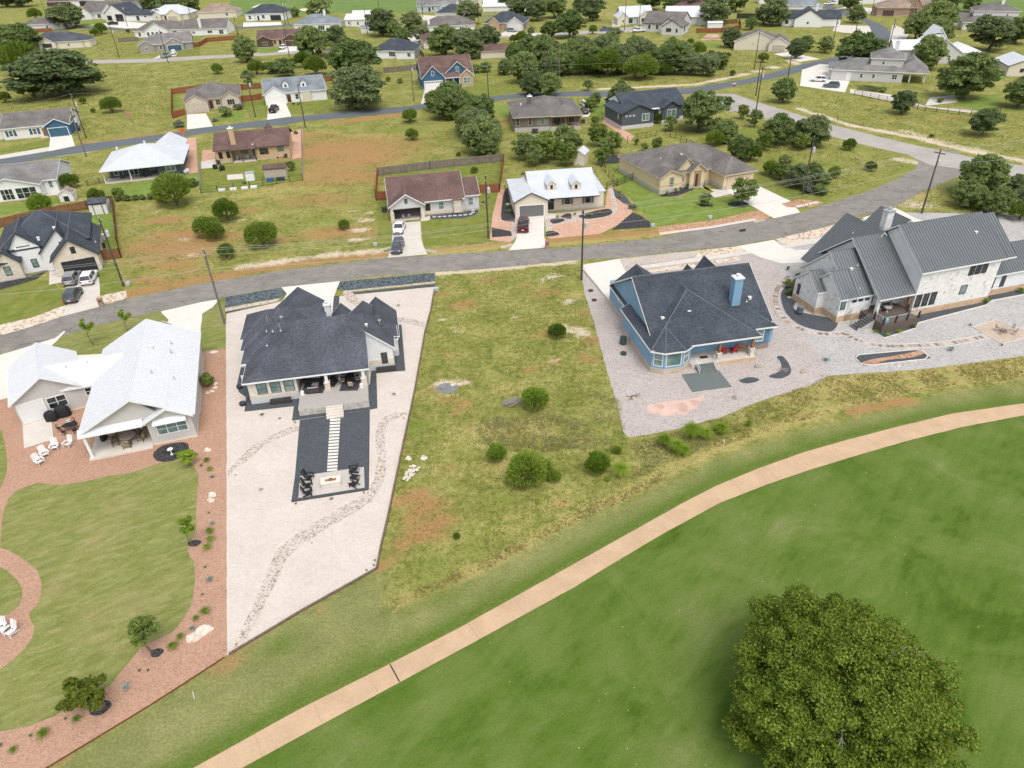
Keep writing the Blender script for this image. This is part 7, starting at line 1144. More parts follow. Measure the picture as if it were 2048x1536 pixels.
for k, l in {'tuft': [(414, 923, 15), (420, 941, 15), (420, 1066, 20), (422, 1082, 20), (415, 1098, 20), (412, 1227, 24), (392, 1239, 15), (347, 1296, 24), (361, 1276, 18), (155, 1441, 20), (89, 1471, 28), (28, 1502, 18), (1970, 606, 18), (2040, 585, 18), (1752, 666, 14), (1775, 672, 13), (1798, 666, 15), (1826, 656, 14), (340, 905, 9), (355, 910, 12), (1150, 430, 8), (1240, 385, 8), (1238, 395, 8), (1115, 435, 8), (1180, 432, 12), (1200, 428, 10), (1020, 425, 12), (1015, 415, 10), (1020, 400, 10), (1106, 465, 7)],
             'agave': [(425, 955, 12), (425, 1048, 14), (420, 1161, 18), (253, 1377, 22), (385, 1258, 15), (1651, 722, 17), (1901, 701, 20), (560, 838, 8), (525, 830, 9)],
             'yucca': [(403, 933, 9), (418, 1027, 8), (411, 1136, 9), (406, 1190, 8), (280, 1342, 9), (296, 1342, 9), (62, 1473, 11), (2, 1492, 12), (132, 1439, 9), (591, 846, 7), (592, 1009, 8), (728, 987, 7), (750, 1122, 7), (748, 1132, 7), (733, 1142, 7), (624, 1087, 5), (472, 951, 5), (808, 838, 5), (1940, 652, 10), (2003, 692, 9), (1575, 540, 14), (1700, 490, 12)],
             'drytuft': [(663, 999, 10), (797, 612, 8), (524, 831, 11), (788, 790, 10), (1644, 753, 6), (1480, 760, 5)]}.items():
 for q in l: plant(k, *q)
for q in [(1333, 391, 8), (1351, 386, 9), (1360, 382, 8), (1376, 377, 10)]: plant('lime', *q)
for q in [(1575, 575, 20), (1577, 590, 14), (1595, 560, 16)]: plant('round', *q)
hg = crown(4.6, .8, 60, 90, .16, 88, .75, lobe_r=.22, m=LF_OAKG, low=-.9, inner=.1)[0]; hx, hy = P(1738, 182); hd = bpy.data.objects.new('hedge', hg); COL.objects.link(hd); hd.location = (hx, hy, 0); hd.scale = (1, .2, 1); hd.rotation_euler = (0, 0, R(-26)); tag(hd, 'clipped green hedge along the wall of the two-storey grey house', 'hedge')
label_plants()
# ------------------------------------------------------------------ rough grass and weeds (stuff)
def grass_stuff(name, polys, density, h, w, m, seed, excl=()):
 global RNG
 RNG = np.random.RandomState(seed); V = []
 for pl in polys:
  wp = np.array([P(*p) for p in pl]); lo, hi = wp.min(0), wp.max(0); n = int((hi[0] - lo[0]) * (hi[1] - lo[1]) * density); q = RNG.uniform(lo, hi, (n, 2)); ins = np.zeros(n, bool)
  for i in range(len(wp)):
   x0, y0 = wp[i]; x1, y1 = wp[(i + 1) % len(wp)]; c = ((y0 > q[:, 1]) != (y1 > q[:, 1])); xi = (x1 - x0) * (q[:, 1] - y0) / ((y1 - y0) if abs(y1 - y0) > 1e-9 else 1e-9) + x0; ins ^= c & (q[:, 0] < xi)
  q = q[ins]; cl = np.array([mnoise.noise(Vector((a * .35, b * .35, seed))) + .5 * mnoise.noise(Vector((a * 1.2, b * 1.2, seed))) for a, b in q]); q = q[cl > RNG.uniform(-.45, .25, len(q))]; n = len(q)
  for b in range(4):
   a = RNG.uniform(0, 6.283, n); d = np.stack([np.cos(a), np.sin(a), np.zeros(n)], 1); s = np.stack([-np.sin(a), np.cos(a), np.zeros(n)], 1) * w * RNG.uniform(.6, 1.3, (n, 1)); p = np.concatenate([q + RNG.uniform(-.06, .06, (n, 2)), np.full((n, 1), -.01)], 1); hh = h * RNG.uniform(.4, 1.2, (n, 1))
   tip = p + d * hh * RNG.uniform(.3, 1.0, (n, 1)) + np.array([0, 0, 1.]) * hh; mid = (p + tip) / 2 + np.array([0, 0, 1.]) * hh * .15; V.append(np.stack([p - s, p + s, mid + s * .8, mid - s * .8], 1)); V.append(np.stack([mid - s * .8, mid + s * .8, tip + s * .15, tip - s * .15], 1))
 o = bpy.data.objects.new(name, quads(name, np.concatenate(V), m)); COL.objects.link(o); return o
LG = leafmat('leaf_meadow', (0.13, 0.16, 0.03), (0.25, 0.275, 0.06), (0.42, 0.39, 0.14), .45); LT = leafmat('leaf_straw', (0.24, 0.22, 0.07), (0.38, 0.33, 0.12), (0.52, 0.44, 0.2), .4)
VAC = [(872, 552), (1150, 530), (1163, 590), (1185, 660), (1212, 745), (1238, 860), (1262, 890), (1330, 880), (1440, 850), (1420, 905), (1330, 955), (1240, 1000), (1130, 1052), (960, 1142), (780, 1218), (768, 1195), (775, 1120), (770, 1060), (800, 950), (835, 780), (855, 665), (866, 610)]
tag(grass_stuff('wild_grass', [VAC], 12, .15, .022, LG, 1), 'uneven green and yellow grass of the vacant lot', 'grass', kind='stuff')
tag(grass_stuff('weeds', [[(950, 850), (1060, 815), (1200, 850), (1230, 900), (1120, 900), (960, 890)], [(1180, 780), (1240, 800), (1250, 870), (1190, 850)], [(1270, 895), (1420, 865), (1400, 900), (1290, 950)]], 20, .38, .018, leafmat('leaf_weed', (.28, .29, .13), (.42, .41, .2), (.55, .52, .28), .5), 3), 'taller grey-green weeds round the brush heap of the vacant lot', 'weeds', kind='stuff')
tag(grass_stuff('straw_grass', [[(2048, 715), (1850, 740), (1650, 756), (1440, 838), (1345, 865), (1262, 885), (1262, 960), (1420, 900), (1560, 855), (1700, 815), (1850, 778), (2048, 758)], [(1330, 945), (1240, 985), (1130, 1035), (960, 1125), (785, 1200), (782, 1222), (960, 1146), (1130, 1056), (1240, 1005), (1330, 960)], [(960, 840), (1120, 830), (1200, 880), (1100, 905), (980, 900)]], 34, .2, .02, LT, 2), 'straw-coloured long grass strip above the mown golf verge', 'grass', kind='stuff')
FLD = [[(245, 430), (400, 395), (610, 370), (750, 350), (750, 480), (560, 520), (420, 555), (260, 590)], [(612, 262), (900, 235), (900, 320), (760, 340), (612, 358)], [(1520, 300), (1600, 270), (1700, 300), (1820, 330), (1720, 385), (1600, 420), (1560, 370)], [(1620, 235), (1850, 275), (2048, 320), (2048, 230), (1850, 232), (1640, 185)], [(0, 140), (180, 130), (330, 140), (340, 240), (180, 280), (0, 250)], [(400, 125), (600, 115), (640, 140), (520, 160), (340, 185)], [(960, 170), (1050, 180), (1400, 170), (1600, 120), (1460, 100), (1400, 160), (1000, 140)], [(1800, 400), (1900, 360), (2048, 380), (2048, 440), (1850, 425)], [(150, 60), (400, 65), (400, 110), (200, 115)]]
tag(grass_stuff('dry_field_grass', FLD[:2], .6, .24, .05, LT, 8), 'dry clumpy grass of the brown field', 'grass', kind='stuff')
tag(grass_stuff('field_grass', FLD[2:], 1.3, .3, .055, LG, 7), 'rough clumpy grass of the empty fields between the streets', 'grass', kind='stuff')
# ------------------------------------------------------------------ poles and wires
POLEW = mat('pole_wood', (0.085, 0.065, 0.055), .9, var=.25, scale=2); POLEG = mat('pole_grey_wood', (0.16, 0.14, 0.125), .9, var=.2, scale=2); XFM = mat('transformer_grey', (0.5, 0.52, 0.53), .4, .2); WIRE = mat('wire_alu', (0.38, 0.37, 0.35), .6, .1); INS = mat('insulator', (0.45, 0.42, 0.4), .3)
POLES = {}
def pole(k, px, py, label, h=11.2, m=None, xf=0, arm=1, az=0.0, r=.15):
 x, y = P(px, py); root = thing('utility_pole', label, 'utility pole', (x, y, 0), R(az), 'utility poles along the streets')
 mb = MB(); mb.tube((0, 0, -.2), (0, 0, h), r * 1.15, r * .7, 10); mb.build('shaft', m or POLEW, root)
 if arm:
  mb = MB(); mb.box(-.08, -.95, h - .75, .08, .95, h - .62); a = mb.build('crossarm', m or POLEW, root)
  for q in (-.85, 0, .85): mb = MB(); zz = h - .62 if q else h; mb.lathe((0, q, zz), [(.03, 0), (.07, .06), (.05, .12), (.08, .17), (.02, .24)], 8); mb.build('insulator', INS, root)
 else:
  mb = MB(); mb.lathe((0, 0, h), [(.03, 0), (.07, .08), (.03, .2)], 8); mb.build('insulator', INS, root)
 for q in range(xf):
  mb = MB(); mb.lathe((.42, .0 if xf == 1 else (q - .5) * .7, h - 2.9), [(.05, 0), (.27, .05), (.27, .85), (.2, .95), (.05, 1.0)], 12); mb.tube((.1, 0, h - 2.4), (.35, 0, h - 2.4), .05, n=5); t_ = mb.build('transformer', XFM, root)
  mb = MB(); mb.lathe((.42, .12, h - 1.9), [(.04, 0), (.06, .08), (.02, .25)], 6); mb.build('bushing', INS, t_)
 POLES[k] = (x, y, h, az)
for a in [(1, 450, 648, 'grey weathered pole beside the cream gravel yard by the near road', 11.3, POLEG, 0, 1, 20), (2, 248, 573, 'dark pole with white transformer beside the rust-brown fence corner', 11.2, None, 1, 1, 20), (3, 1163, 560, 'pole with transformer at the upper corner of the vacant lot', 11.2, None, 1, 1, 5), (4, 1843, 427, 'tall pole with transformer behind the tall stone house', 11.4, None, 1, 1, 35),
          (5, 977, 477, 'pole with transformer between the two front lawns opposite the vacant lot', 11, None, 1, 1, 0), (6, 1605, 390, 'pole with transformer on the meadow beside the cream stucco drive', 11, None, 1, 0, 0), (7, 173, 314, 'pale-footed pole beside the navy-gabled house drive', 11, POLEG, 1, 1, 20), (8, 173, 277, 'dark pole with transformer across the asphalt road from the navy-gabled house', 11, None, 1, 1, 20), (9, 611, 255, 'dark pole at the edge of the brown field by the asphalt road', 11, None, 0, 0, 0), (10, 511, 234, 'pole with transformer between the two beige and white front yards', 11, None, 1, 0, 0),
          (11, 828, 202, 'pole with transformer beside the drive of the dark blue craftsman house', 11, POLEG, 1, 0, 0), (12, 978, 216, 'dark pole on the verge beyond the dark blue craftsman house', 11, None, 0, 1, 10), (13, 1118, 162, 'pale pole standing in front of the central thicket', 11, POLEG, 0, 0, 0), (14, 1512.5, 219, 'dark pole by the pale road just past the junction, the nearer of a pair', 11, None, 1, 1, 20), (15, 1511.5, 192, 'dark pole just past the junction, the farther of a pair', 11.5, None, 0, 1, 20),
          (16, 1576, 154, 'dark pole on the asphalt road bend before the big drive', 11, None, 0, 1, 20), (17, 1508.6, 137, 'dark pole on the meadow in front of the blank-walled cream house', 11.5, None, 0, 0, 0), (18, 1662, 104, 'dark pole beside the tree near the curving asphalt road', 12, None, 1, 0, 0), (19, 1773, 114, 'leaning-looking dark pole with transformer inside the road curve', 12, None, 1, 0, 0), (20, 1711.5, 63, 'dark pole beside the small tree at the far cul-de-sac drive', 11, None, 0, 0, 0), (21, 239, 115, 'dark pole on the far verge left of the grey navy-garage house', 12, None, 1, 1, 10), (22, 337, 127, 'dark pole in front of the grey navy-garage house', 12, None, 0, 1, 10),
          (23, 479, 86, 'dark pole at the corner of the far rust-brown fence', 11, None, 0, 0, 0), (24, 579, 113, 'dark pole in front of the brown garage-gable house', 11.5, None, 0, 0, 0), (25, 571, 49, 'thin pole beside the far street, nearer the modern white house', 11.5, None, 1, 0, 0), (26, 577, 48, 'thin pole beside the far street, one of two close together', 11.5, None, 1, 0, 0), (27, 735, 68, 'dark pole behind the far white farmhouse oaks', 11, None, 0, 0, 0), (28, 96, 42, 'dark pole in the far left fields', 10.5, None, 0, 0, 0), (29, 255, 53, 'dark pole in front of the black and white modern house', 11, None, 1, 0, 0), (30, 387, 57, 'dark pole between the far metal-hip house and tan house', 11, None, 1, 0, 0),
          (31, 846, 35, 'dark pole before the top pale blue house', 11, None, 0, 0, 0), (32, 957, 51, 'dark pole beside the black hip-roofed white-garage house', 10, None, 0, 0, 0), (33, 1249, 60, 'dark pole before the teal house', 13, None, 0, 0, 0), (34, 1278, 55, 'dark pole between the teal house and the stepped-gable house', 12, None, 0, 0, 0), (35, 760, 36, 'thin pole near the far golf green', 11, None, 0, 0, 0), (36, 1820, 52, 'pale pole among the oaks beyond the road curve', 10, POLEG, 0, 0, 0), (37, 1742, 30, 'thin pole by the long brick house', 10, None, 0, 0, 0)]: pole(*a)
def wire(p, q, sag, label, r=.016, n=14):
 mb = MB(); pts = []
 for k in range(n + 1): t = k / n; pts.append((p[0] + (q[0] - p[0]) * t, p[1] + (q[1] - p[1]) * t, p[2] + (q[2] - p[2]) * t - 4 * sag * t * (1 - t)))
 for a, b in zip(pts, pts[1:]): mb.tube(a, b, r, n=4, cap=False)
 tag(mb.build('power_line', WIRE), label, 'power line', 'overhead power lines')
def top(k, off=0.0, dz=.2):
 x, y, h, az = POLES[k]; return (x - math.sin(R(az)) * off, y + math.cos(R(az)) * off, h + (dz if abs(off) < .1 else -.4 + (dz - .2)))
POLES['L0'] = (*P(-330, 720), 11.2, 20); POLES['R0'] = (*P(2700, 300), 11.2, 30); POLES['R1'] = (*P(2500, 420), 11.2, 30); POLES['L1'] = (*P(-160, 340), 11, 20)
WL = [('L0', 1, 'past the far-left lots'), (1, 3, 'along the near road to the vacant lot pole'), (3, 4, 'over the cream stucco lawn'), (4, 'R0', 'across the road junction')]
for a, b, l in WL:
 for off, nm in ((-.85, 'near outer'), (0, 'top'), (.85, 'far outer')): wire(top(a, off), top(b, off), 1.0, nm + ' conductor running ' + l)
 wire((*top(a)[:2], 8.6), (*top(b)[:2], 8.6), 1.2, 'lowest cable running ' + l, .02)
for a, b, l in [(3, 5, 'service wire from the vacant lot pole to the pole across the road'), (1, 2, 'thin wire from the grey pole across the road to the fence corner pole'), ('L1', 8, 'wire past the navy-gabled house'), (8, 10, 'wire from the navy-gabled house pole to the beige yard pole'), (10, 11, 'wire over the blue-grey dormer house yard'), (11, 12, 'wire in front of the dark blue craftsman house'), (12, 15, 'long wire past the brown-grey batten house to the junction'), (12, 13, 'wire from the verge pole to the pale thicket pole'), (15, 16, 'wire over the asphalt road towards the bend'), (21, 22, 'wire above the far street verge')]: wire(top(a), top(b), .9, l, .014)
# ------------------------------------------------------------------ fences
FW = mat('fence_cedar_rust', (0.25, 0.085, 0.04), .85, var=.2, scale=2, sc3=(3, 3, .5)); FB = mat('fence_brown', (0.21, 0.10, 0.05), .85, var=.25, scale=2, sc3=(3, 3, .5)); FG = mat('fence_weathered', (0.20, 0.165, 0.14), .9, var=.35, scale=1.2, sc3=(3, 3, .6)); FBL = mat('fence_black_metal', (.02, .02, .022), .5); FGA = mat('fence_galv', (.35, .36, .37), .4, .5)
def fence(pts, label, m=FW, h=1.8, wood=True, mp=None):
 w = [P(*p) for p in pts]; ox, oy = w[0]; root = thing('fence', label, 'fence', (ox, oy, 0), 0, 'yard fences')
 for a, b in zip(w, w[1:]):
  L = math.hypot(b[0] - a[0], b[1] - a[1]); an = math.atan2(b[1] - a[1], b[0] - a[0]); c, s = math.cos(an), math.sin(an); mb = MB(); at = lambda t: (a[0] - ox + c * t, a[1] - oy + s * t)
  if wood:
   n = int(L / .3)
   for k in range(n): q = at((k + .5) * L / n); mb.obox((q[0], q[1], h / 2 + random.uniform(-.02, .02)), L / n - .025, .03, h, an)
   q = at(L / 2); mb.obox((q[0] + s * .045, q[1] - c * .045, h * .25), L, .05, .1, an); mb.obox((q[0] + s * .045, q[1] - c * .045, h * .8), L, .05, .1, an); mb.build('panel', m, root)
  else:
   for z in (.12, h * .5, h): q = at(L / 2); mb.obox((q[0], q[1], z), L, .035, .035, an)
   if mp:
    for k in range(int(L / .14)): q = at(k * .14); mb.obox((q[0], q[1], h / 2), .016, .016, h, an)
   mb.build('rail', m, root)
  np_ = max(1, int(L / 2.5))
  for k in range(np_ + 1):
   q = at(L * k / np_); mb = MB(); mb.box(q[0] - .05, q[1] - .05, 0, q[0] + .05, q[1] + .05, h + .08); mb.build('post', m, root)
fence([(-60, 470), (0, 456), (107, 431), (176, 419), (228, 408)], 'brown board fence behind the black-roofed house with three cars', FB); fence([(228, 408), (232, 450), (237, 495), (243, 516), (202, 521)], 'brown board fence down the side of the black-roofed house with three cars', FB)
fence([(756, 352), (860, 339), (1008, 323)], 'grey weathered board fence behind the open-garage house', FG); fence([(756, 352), (753, 401), (773, 400)], 'short rust fence on the brown-field side of the open-garage house'); fence([(1008, 323), (999, 385), (957, 387)], 'rust-red fence between the open-garage house and the young trees')
fence([(404, 181), (345, 189), (346, 237), (371, 230)], 'rust fence round the side yard of the beige arched-window house'); fence([(404, 181), (437, 180), (486, 180), (523, 177)], 'rust fence behind the beige arched-window house', FB); fence([(480, 205), (524, 199)], 'short rust fence between the beige house and the blue-grey dormer house')
fence([(646, 164), (666, 162), (667, 190), (644, 193)], 'brown fence round the side yard of the blue-grey dormer house', FB); fence([(365, 80), (371, 96), (400, 93), (415, 84), (480, 79), (476, 66)], 'rust fence round the far white-chimney house'); fence([(238, 84), (278, 82)], 'brown fence left of the white house with dark rear windows', FG); fence([(64, 66), (106, 63)], 'bright rust fence behind the slate hip-roofed house')
fence([(768, 146), (800, 143), (845, 138)], 'dark weathered fence below the cream house by the big oak', FG); fence([(830, 96), (849, 117)], 'dark side fence of the maroon hip-roofed house', FG); fence([(1392, 66), (1442, 65), (1481, 59), (1478, 42)], 'rust fence behind the stepped-gable house'); fence([(1426, 49), (1474, 47)], 'far rust fence behind the white metal shed', FB); fence([(1473, 37), (1556, 37)], 'dark fence in front of the upper right oaks', FBL, 2.2)
fence([(403, 387), (500, 375), (606, 361)], 'black wire fence across the back yard of the tan chimney house', FBL, 1.3, False); fence([(606, 361), (605, 300), (604, 262)], 'galvanised fence between the tan chimney house and the brown field', FGA, 1.4, False); fence([(403, 387), (401, 330)], 'galvanised fence between the dark grey porch house and the tan chimney house', FGA, 1.4, False)
fence([(1213, 378), (1234, 372), (1265, 360)], 'black metal fence and gate beside the cream stucco house', FBL, 1.4, False, 1); fence([(1190, 318), (1210, 345), (1234, 372)], 'black metal fence between the two-dormer house and the bright lawn', FBL, 1.4, False); fence([(1255, 283), (1330, 268), (1395, 300)], 'black wire fence behind the charcoal batten house', FBL, 1.3, False)
fence([(1708, 190), (1790, 206), (1850, 222), (1940, 232), (2000, 224)], 'black iron fence along the long walk of the two-storey grey house', FBL, 1.3, False, 1); fence([(1010, 385), (1028, 382)], 'short black gate left of the two-dormer house', FBL, 1.4, False, 1); fence([(1978, 150), (2005, 142), (2048, 150)], 'black wire fence near the edge cream house', FBL, 1.3, False); fence([(176, 372), (200, 366)], 'short dark gate beside the dark grey porch house', FBL, 1.2, False, 1)
# ------------------------------------------------------------------ vehicles
TYRE = mat('tyre', (.02, .02, .02), .85); RIM = mat('rim', (.42, .43, .45), .3, .8); HLT = mat('headlight', (.75, .78, .8), .15, spec=.6); TLT = mat('tail_light', (.35, .015, .015), .25); CGL = glass('car_glass', (.02, .025, .03), (.05, .06, .07)); PLATE = mat('number_plate', (.6, .6, .58), .5); CHR = mat('bumper_trim', (.1, .1, .1), .5)
def paint(n, c):
 m = mat('paint_' + n, c, .25, .15, var=.02, spec=.6); return m
def car(label, px, py, head, col, kind='suv', g='parked cars on the drives'):
 """head: bearing of the bonnet, degrees from +x"""
 L, Wd, H_ = {'suv': (4.7, 1.88, 1.68), 'sedan': (4.6, 1.82, 1.46), 'pickup': (5.7, 1.98, 1.85)}[kind]; x, y = P(px, py); root = thing('pickup_truck' if kind == 'pickup' else 'parked_car', label, 'pickup' if kind == 'pickup' else 'car', (x, y, .05), R(head), g)
 hw = Wd / 2; a = L / 2
 if kind == 'pickup': st = [(-a, .9, .45, .95), (-a + .05, .98, .4, 1.05), (-.7, 1, .35, 1.08), (-.5, 1, .35, 1.12), (.9, 1, .35, 1.12), (1.2, 1, .35, 1.12), (a - .5, .97, .38, 1.06), (a - .1, .9, .42, .95), (a, .78, .5, .8)]
 elif kind == 'suv': st = [(-a, .84, .5, .85), (-a + .12, .95, .38, 1.0), (-a + .6, 1, .32, 1.02), (0, 1, .3, 1.0), (a - 1.4, 1, .32, .99), (a - .6, .96, .34, .92), (a - .12, .86, .4, .8), (a, .7, .48, .68)]
 else: st = [(-a, .82, .48, .78), (-a + .15, .94, .36, .92), (-a + .8, 1, .3, .94), (0, 1, .28, .9), (a - 1.5, 1, .3, .9), (a - .6, .95, .32, .82), (a - .12, .84, .38, .7), (a, .68, .45, .6)]
 mb = MB(); vs = []; n = 10
 for (sx, w, z0, z1) in st:
  w *= hw; vs += [(sx, -w * .92, z0), (sx, w * .92, z0), (sx, w, z0 + .12), (sx, w, z0 + (z1 - z0) * .62), (sx, w * .93, z1 - .04), (sx, w * .7, z1 + .02), (sx, -w * .7, z1 + .02), (sx, -w * .93, z1 - .04), (sx, -w, z0 + (z1 - z0) * .62), (sx, -w, z0 + .12)]
 fs = [(i * n + k, i * n + (k + 1) % n, (i + 1) * n + (k + 1) % n, (i + 1) * n + k) for i in range(len(st) - 1) for k in range(n)]; fs += [tuple(range(n - 1, -1, -1)), tuple((len(st) - 1) * n + k for k in range(n))]
 mb.add(vs, fs)
 if kind == 'pickup':
  b = mb.build('body', col, root, smooth=False); q = MB(); q.box(-a + .18, -hw * .8, 1.06, -.55, hw * .8, 1.125); q.build('truck_bed', mat('bed_black', (.035, .035, .035), .7), root)
  for s in (-1, 1): q = MB(); q.box(-a + .05, s * hw * .93 - .06, 1.0, -.5, s * hw * .93 + .06, 1.3); q.build('bed_side', col, root)
  q = MB(); q.box(-a, -hw * .9, .6, -a + .09, hw * .9, 1.3); q.build('tailgate', col, root)
  c0, c1, r0, r1 = -.55, 1.5, -.35, .75
 else: b = mb.build('body', col, root); c0, c1, r0, r1 = (-a + .12, .95, -a + .5, .35) if kind == 'suv' else (-a + .75, 1.0, -a + 1.35, .25)
 zb = st[3][3] - .02; wt = hw * .72; wb = hw * .93; q = MB(); q.add([(c0, -wb, zb), (c1, -wb, zb), (c1, wb, zb), (c0, wb, zb), (r0, -wt, H_ - .05), (r1, -wt, H_ - .05), (r1, wt, H_ - .05), (r0, wt, H_ - .05)], [(0, 3, 2, 1), (4, 5, 6, 7), (0, 1, 5, 4), (1, 2, 6, 5), (2, 3, 7, 6), (3, 0, 4, 7)]); q.build('windows', CGL, root)
 q = MB(); q.add([(r0 - .04, -wt - .03, H_ - .06), (r1 + .04, -wt - .03, H_ - .06), (r1 + .04, wt + .03, H_ - .06), (r0 - .04, wt + .03, H_ - .06), (r0 + .15, -wt * .9, H_), (r1 - .12, -wt * .9, H_), (r1 - .12, wt * .9, H_), (r0 + .15, wt * .9, H_)], [(0, 3, 2, 1), (4, 5, 6, 7), (0, 1, 5, 4), (1, 2, 6, 5), (2, 3, 7, 6), (3, 0, 4, 7)])
 for s in (-1, 1):
  for (u, v) in ((c0, r0), (c1, r1), ((c0 + c1) / 2 - .1, (r0 + r1) / 2)): q.tube((u, s * wb, zb), (v, s * wt, H_ - .05), .045, .035, 5)
 q.build('roof_panel', col, root)
 for wx in (-a + .85, a - .88):
  for s in (-1, 1):
   q = MB(); q.tube((wx, s * (hw - .2), .34), (wx, s * (hw + .015), .34), .345, n=14); w_ = q.build('wheel', TYRE, root); q = MB(); q.tube((wx, s * (hw + .005), .34), (wx, s * (hw + .03), .34), .21, .19, 10); q.build('rim', RIM, w_)
 zf = .72 if kind != 'pickup' else .88
 for s in (-1, 1):
  q = MB(); q.box(a - .28, s * hw * .62 - .18, zf - .08, a - .05, s * hw * .62 + .18, zf + .06); q.build('headlight', HLT, root); q = MB(); q.box(-a - .02, s * hw * .72 - .14, zf, -a + .1, s * hw * .72 + .14, zf + .22); q.build('tail_light', TLT, root); q = MB(); q.box(.55, s * (hw + .02) - .1, zb + .02, .72, s * (hw + .02) + .1, zb + .16); q.build('mirror', col, root)
 q = MB(); q.box(-a - .025, -.25, .62, -a + .02, .25, .74); q.build('number_plate', PLATE, root); q = MB(); q.box(a - .1, -hw * .45, .5, a + .015, hw * .45, .66); q.box(a - .06, -hw * .6, .32, a + .03, hw * .6, .42); q.build('grille', CHR, root)
WC, DG, BK, RD, MR, SV = paint('white', (.72, .73, .74)), paint('dark_grey', (.07, .08, .1)), paint('black', (.02, .022, .026)), paint('red', (.42, .02, .025)), paint('maroon', (.1, .012, .018)), paint('grey', (.28, .29, .3)); BL = paint('slate_blue', (.08, .12, .17)); TQ = paint('pale_blue', (.3, .42, .45))
car('white car facing the street just outside the open garage', 799, 462, -92, WC, 'sedan'); car('dark blue-grey car nearest the street on the open-garage drive', 796, 500, -91, DG, 'suv'); car('dark red pickup backed up to the grey garage door', 1047, 456, 86, MR, 'pickup')
car('grey SUV closest to the black garage door', 147, 563, 103, SV, 'suv'); car('dark grey SUV behind the grey SUV nearest the brick mailbox', 149, 597, 103, DG, 'suv'); car('white SUV beside the grey SUVs on the white house drive', 181, 562, 103, WC, 'suv'); car('black pickup on the drive of the blue-grey dormer house', 549, 223, 92, BK, 'pickup'); car('small red car on the drive of the dark blue craftsman house', 878, 187, 90, RD, 'suv')
car('white car nearest the pale road on the big concrete drive', 1636, 163, 158, WC, 'suv'); car('slate-blue SUV parked against the two-storey grey house', 1662, 175, 158, BL, 'suv'); car('white SUV in front of the brown garage-gable house', 566, 98, -95, WC, 'suv'); car('dark blue pickup on the far street by the teal house', 1211, 62, 176, BL, 'pickup'); car('white pickup beside the teal house drive', 1277, 64, 190, WC, 'pickup'); car('silver-blue SUV before the white garage of the black hip-roofed house', 1023, 64, -30, SV, 'suv')
car('dark pickup parked on the far street before the black and white modern house', 226, 50, 178, BK, 'pickup'); car('blue-grey pickup on the far left street by the oaks', 117, 55, 172, TQ, 'pickup'); car('pale blue pickup on the drive of the navy-garage house', 333, 115, 80, TQ, 'pickup'); car('white van-like car beside the pale blue pickup', 348, 108, 110, WC, 'suv'); car('dark SUV before the long brick house', 1776, 31, 185, DG, 'suv'); car('white SUV before the long brick house', 1788, 31, 185, WC, 'suv'); car('white car leftmost of two near the top right building', 1655, 10, 185, WC, 'sedan'); car('white pickup rightmost of two near the top right building', 1668, 9, 185, WC, 'pickup')
car('white SUV on the drive beside the brown-grey batten house', 1169, 212, 95, WC, 'suv'); car('dark SUV partly behind the brown-grey batten house', 1168, 226, 95, BK, 'sedan')
# ------------------------------------------------------------------ outdoor furniture
WPL = mat('plastic_white', (.74, .74, .73), .5); BPL = mat('plastic_black', (.018, .018, .02), .5); GRL = mat('grill_cover', (.02, .02, .023), .7); CAMO = mat('cushion_camo', (.30, .24, .15), .9, var=.65, scale=5); TTAN = mat('table_stone', (.4, .34, .28), .6, var=.1); REDC = mat('cushion_red', (.42, .015, .02), .8); CHAR = mat('cushion_charcoal', (.05, .053, .06), .9); GRYC = mat('cushion_grey', (.4, .38, .37), .9); SLATW = mat('bench_wood', (.36, .2, .1), .7); RATT = mat('wicker_dark', (.06, .05, .045), .8)
def adirondack(label, px, py, rz, m, g, z=0.03, first=[None, None]):
 x, y = P(px, py, z); k = 0 if m is WPL else 1
 if first[k] is None:
  root = thing('adirondack_chair', label, 'garden chair', (x, y, z), R(rz), g); first[k] = root; mb = MB()
  for i in range(6): mb.obox((0, -.3 + i * .1, .36 - i * .022), .56, .085, .025, 0, -.22)
  mb.build('seat', m, root); mb = MB()
  for i in range(5): u = -.24 + i * .12; mb.obox((u * 1.12, .46, .72 + (.06 if i == 2 else .03 if i in (1, 3) else -.03)), .1, .02, .86, 0, -.38, u * .28)
  mb.obox((0, .36, .5), .6, .03, .07, 0, -.38); mb.build('backrest', m, root)
  for s in (-1, 1):
   mb = MB(); mb.box(s * .38 - .075, -.42, .55, s * .38 + .075, .34, .58); mb.build('armrest', m, root); mb = MB(); mb.box(s * .33 - .02, -.4, 0, s * .33 + .02, -.3, .55); mb.build('leg', m, root); mb = MB(); mb.obox((s * .3, .05, .2), .03, .95, .11, 0, -.28); mb.build('leg', m, root)
  return root
 r = copy_tree(first[k]); r.location = (x, y, z); r.rotation_euler = (0, 0, R(rz)); r['label'] = label; r['group'] = g; return r
GW = 'white garden chairs on the red gravel'
for px, py, rz, l in [(81, 927, 62, 'white slatted garden chair lowest of the line on the red gravel'), (91, 912, 45, 'white slatted garden chair second from the bottom of the line on the red gravel'), (111, 898, 20, 'white slatted garden chair third from the bottom, below the concrete pad'), (138, 892, -12, 'white slatted garden chair closest to the covered patio'), (24, 1268, -20, 'white slatted garden chair on the curved red path, the one closer to the lawn'), (5, 1262, 10, 'white slatted garden chair on the curved red path at the picture edge')]: adirondack(l, px, py, rz, WPL, GW)
GB = 'black garden chairs around the fire pit'
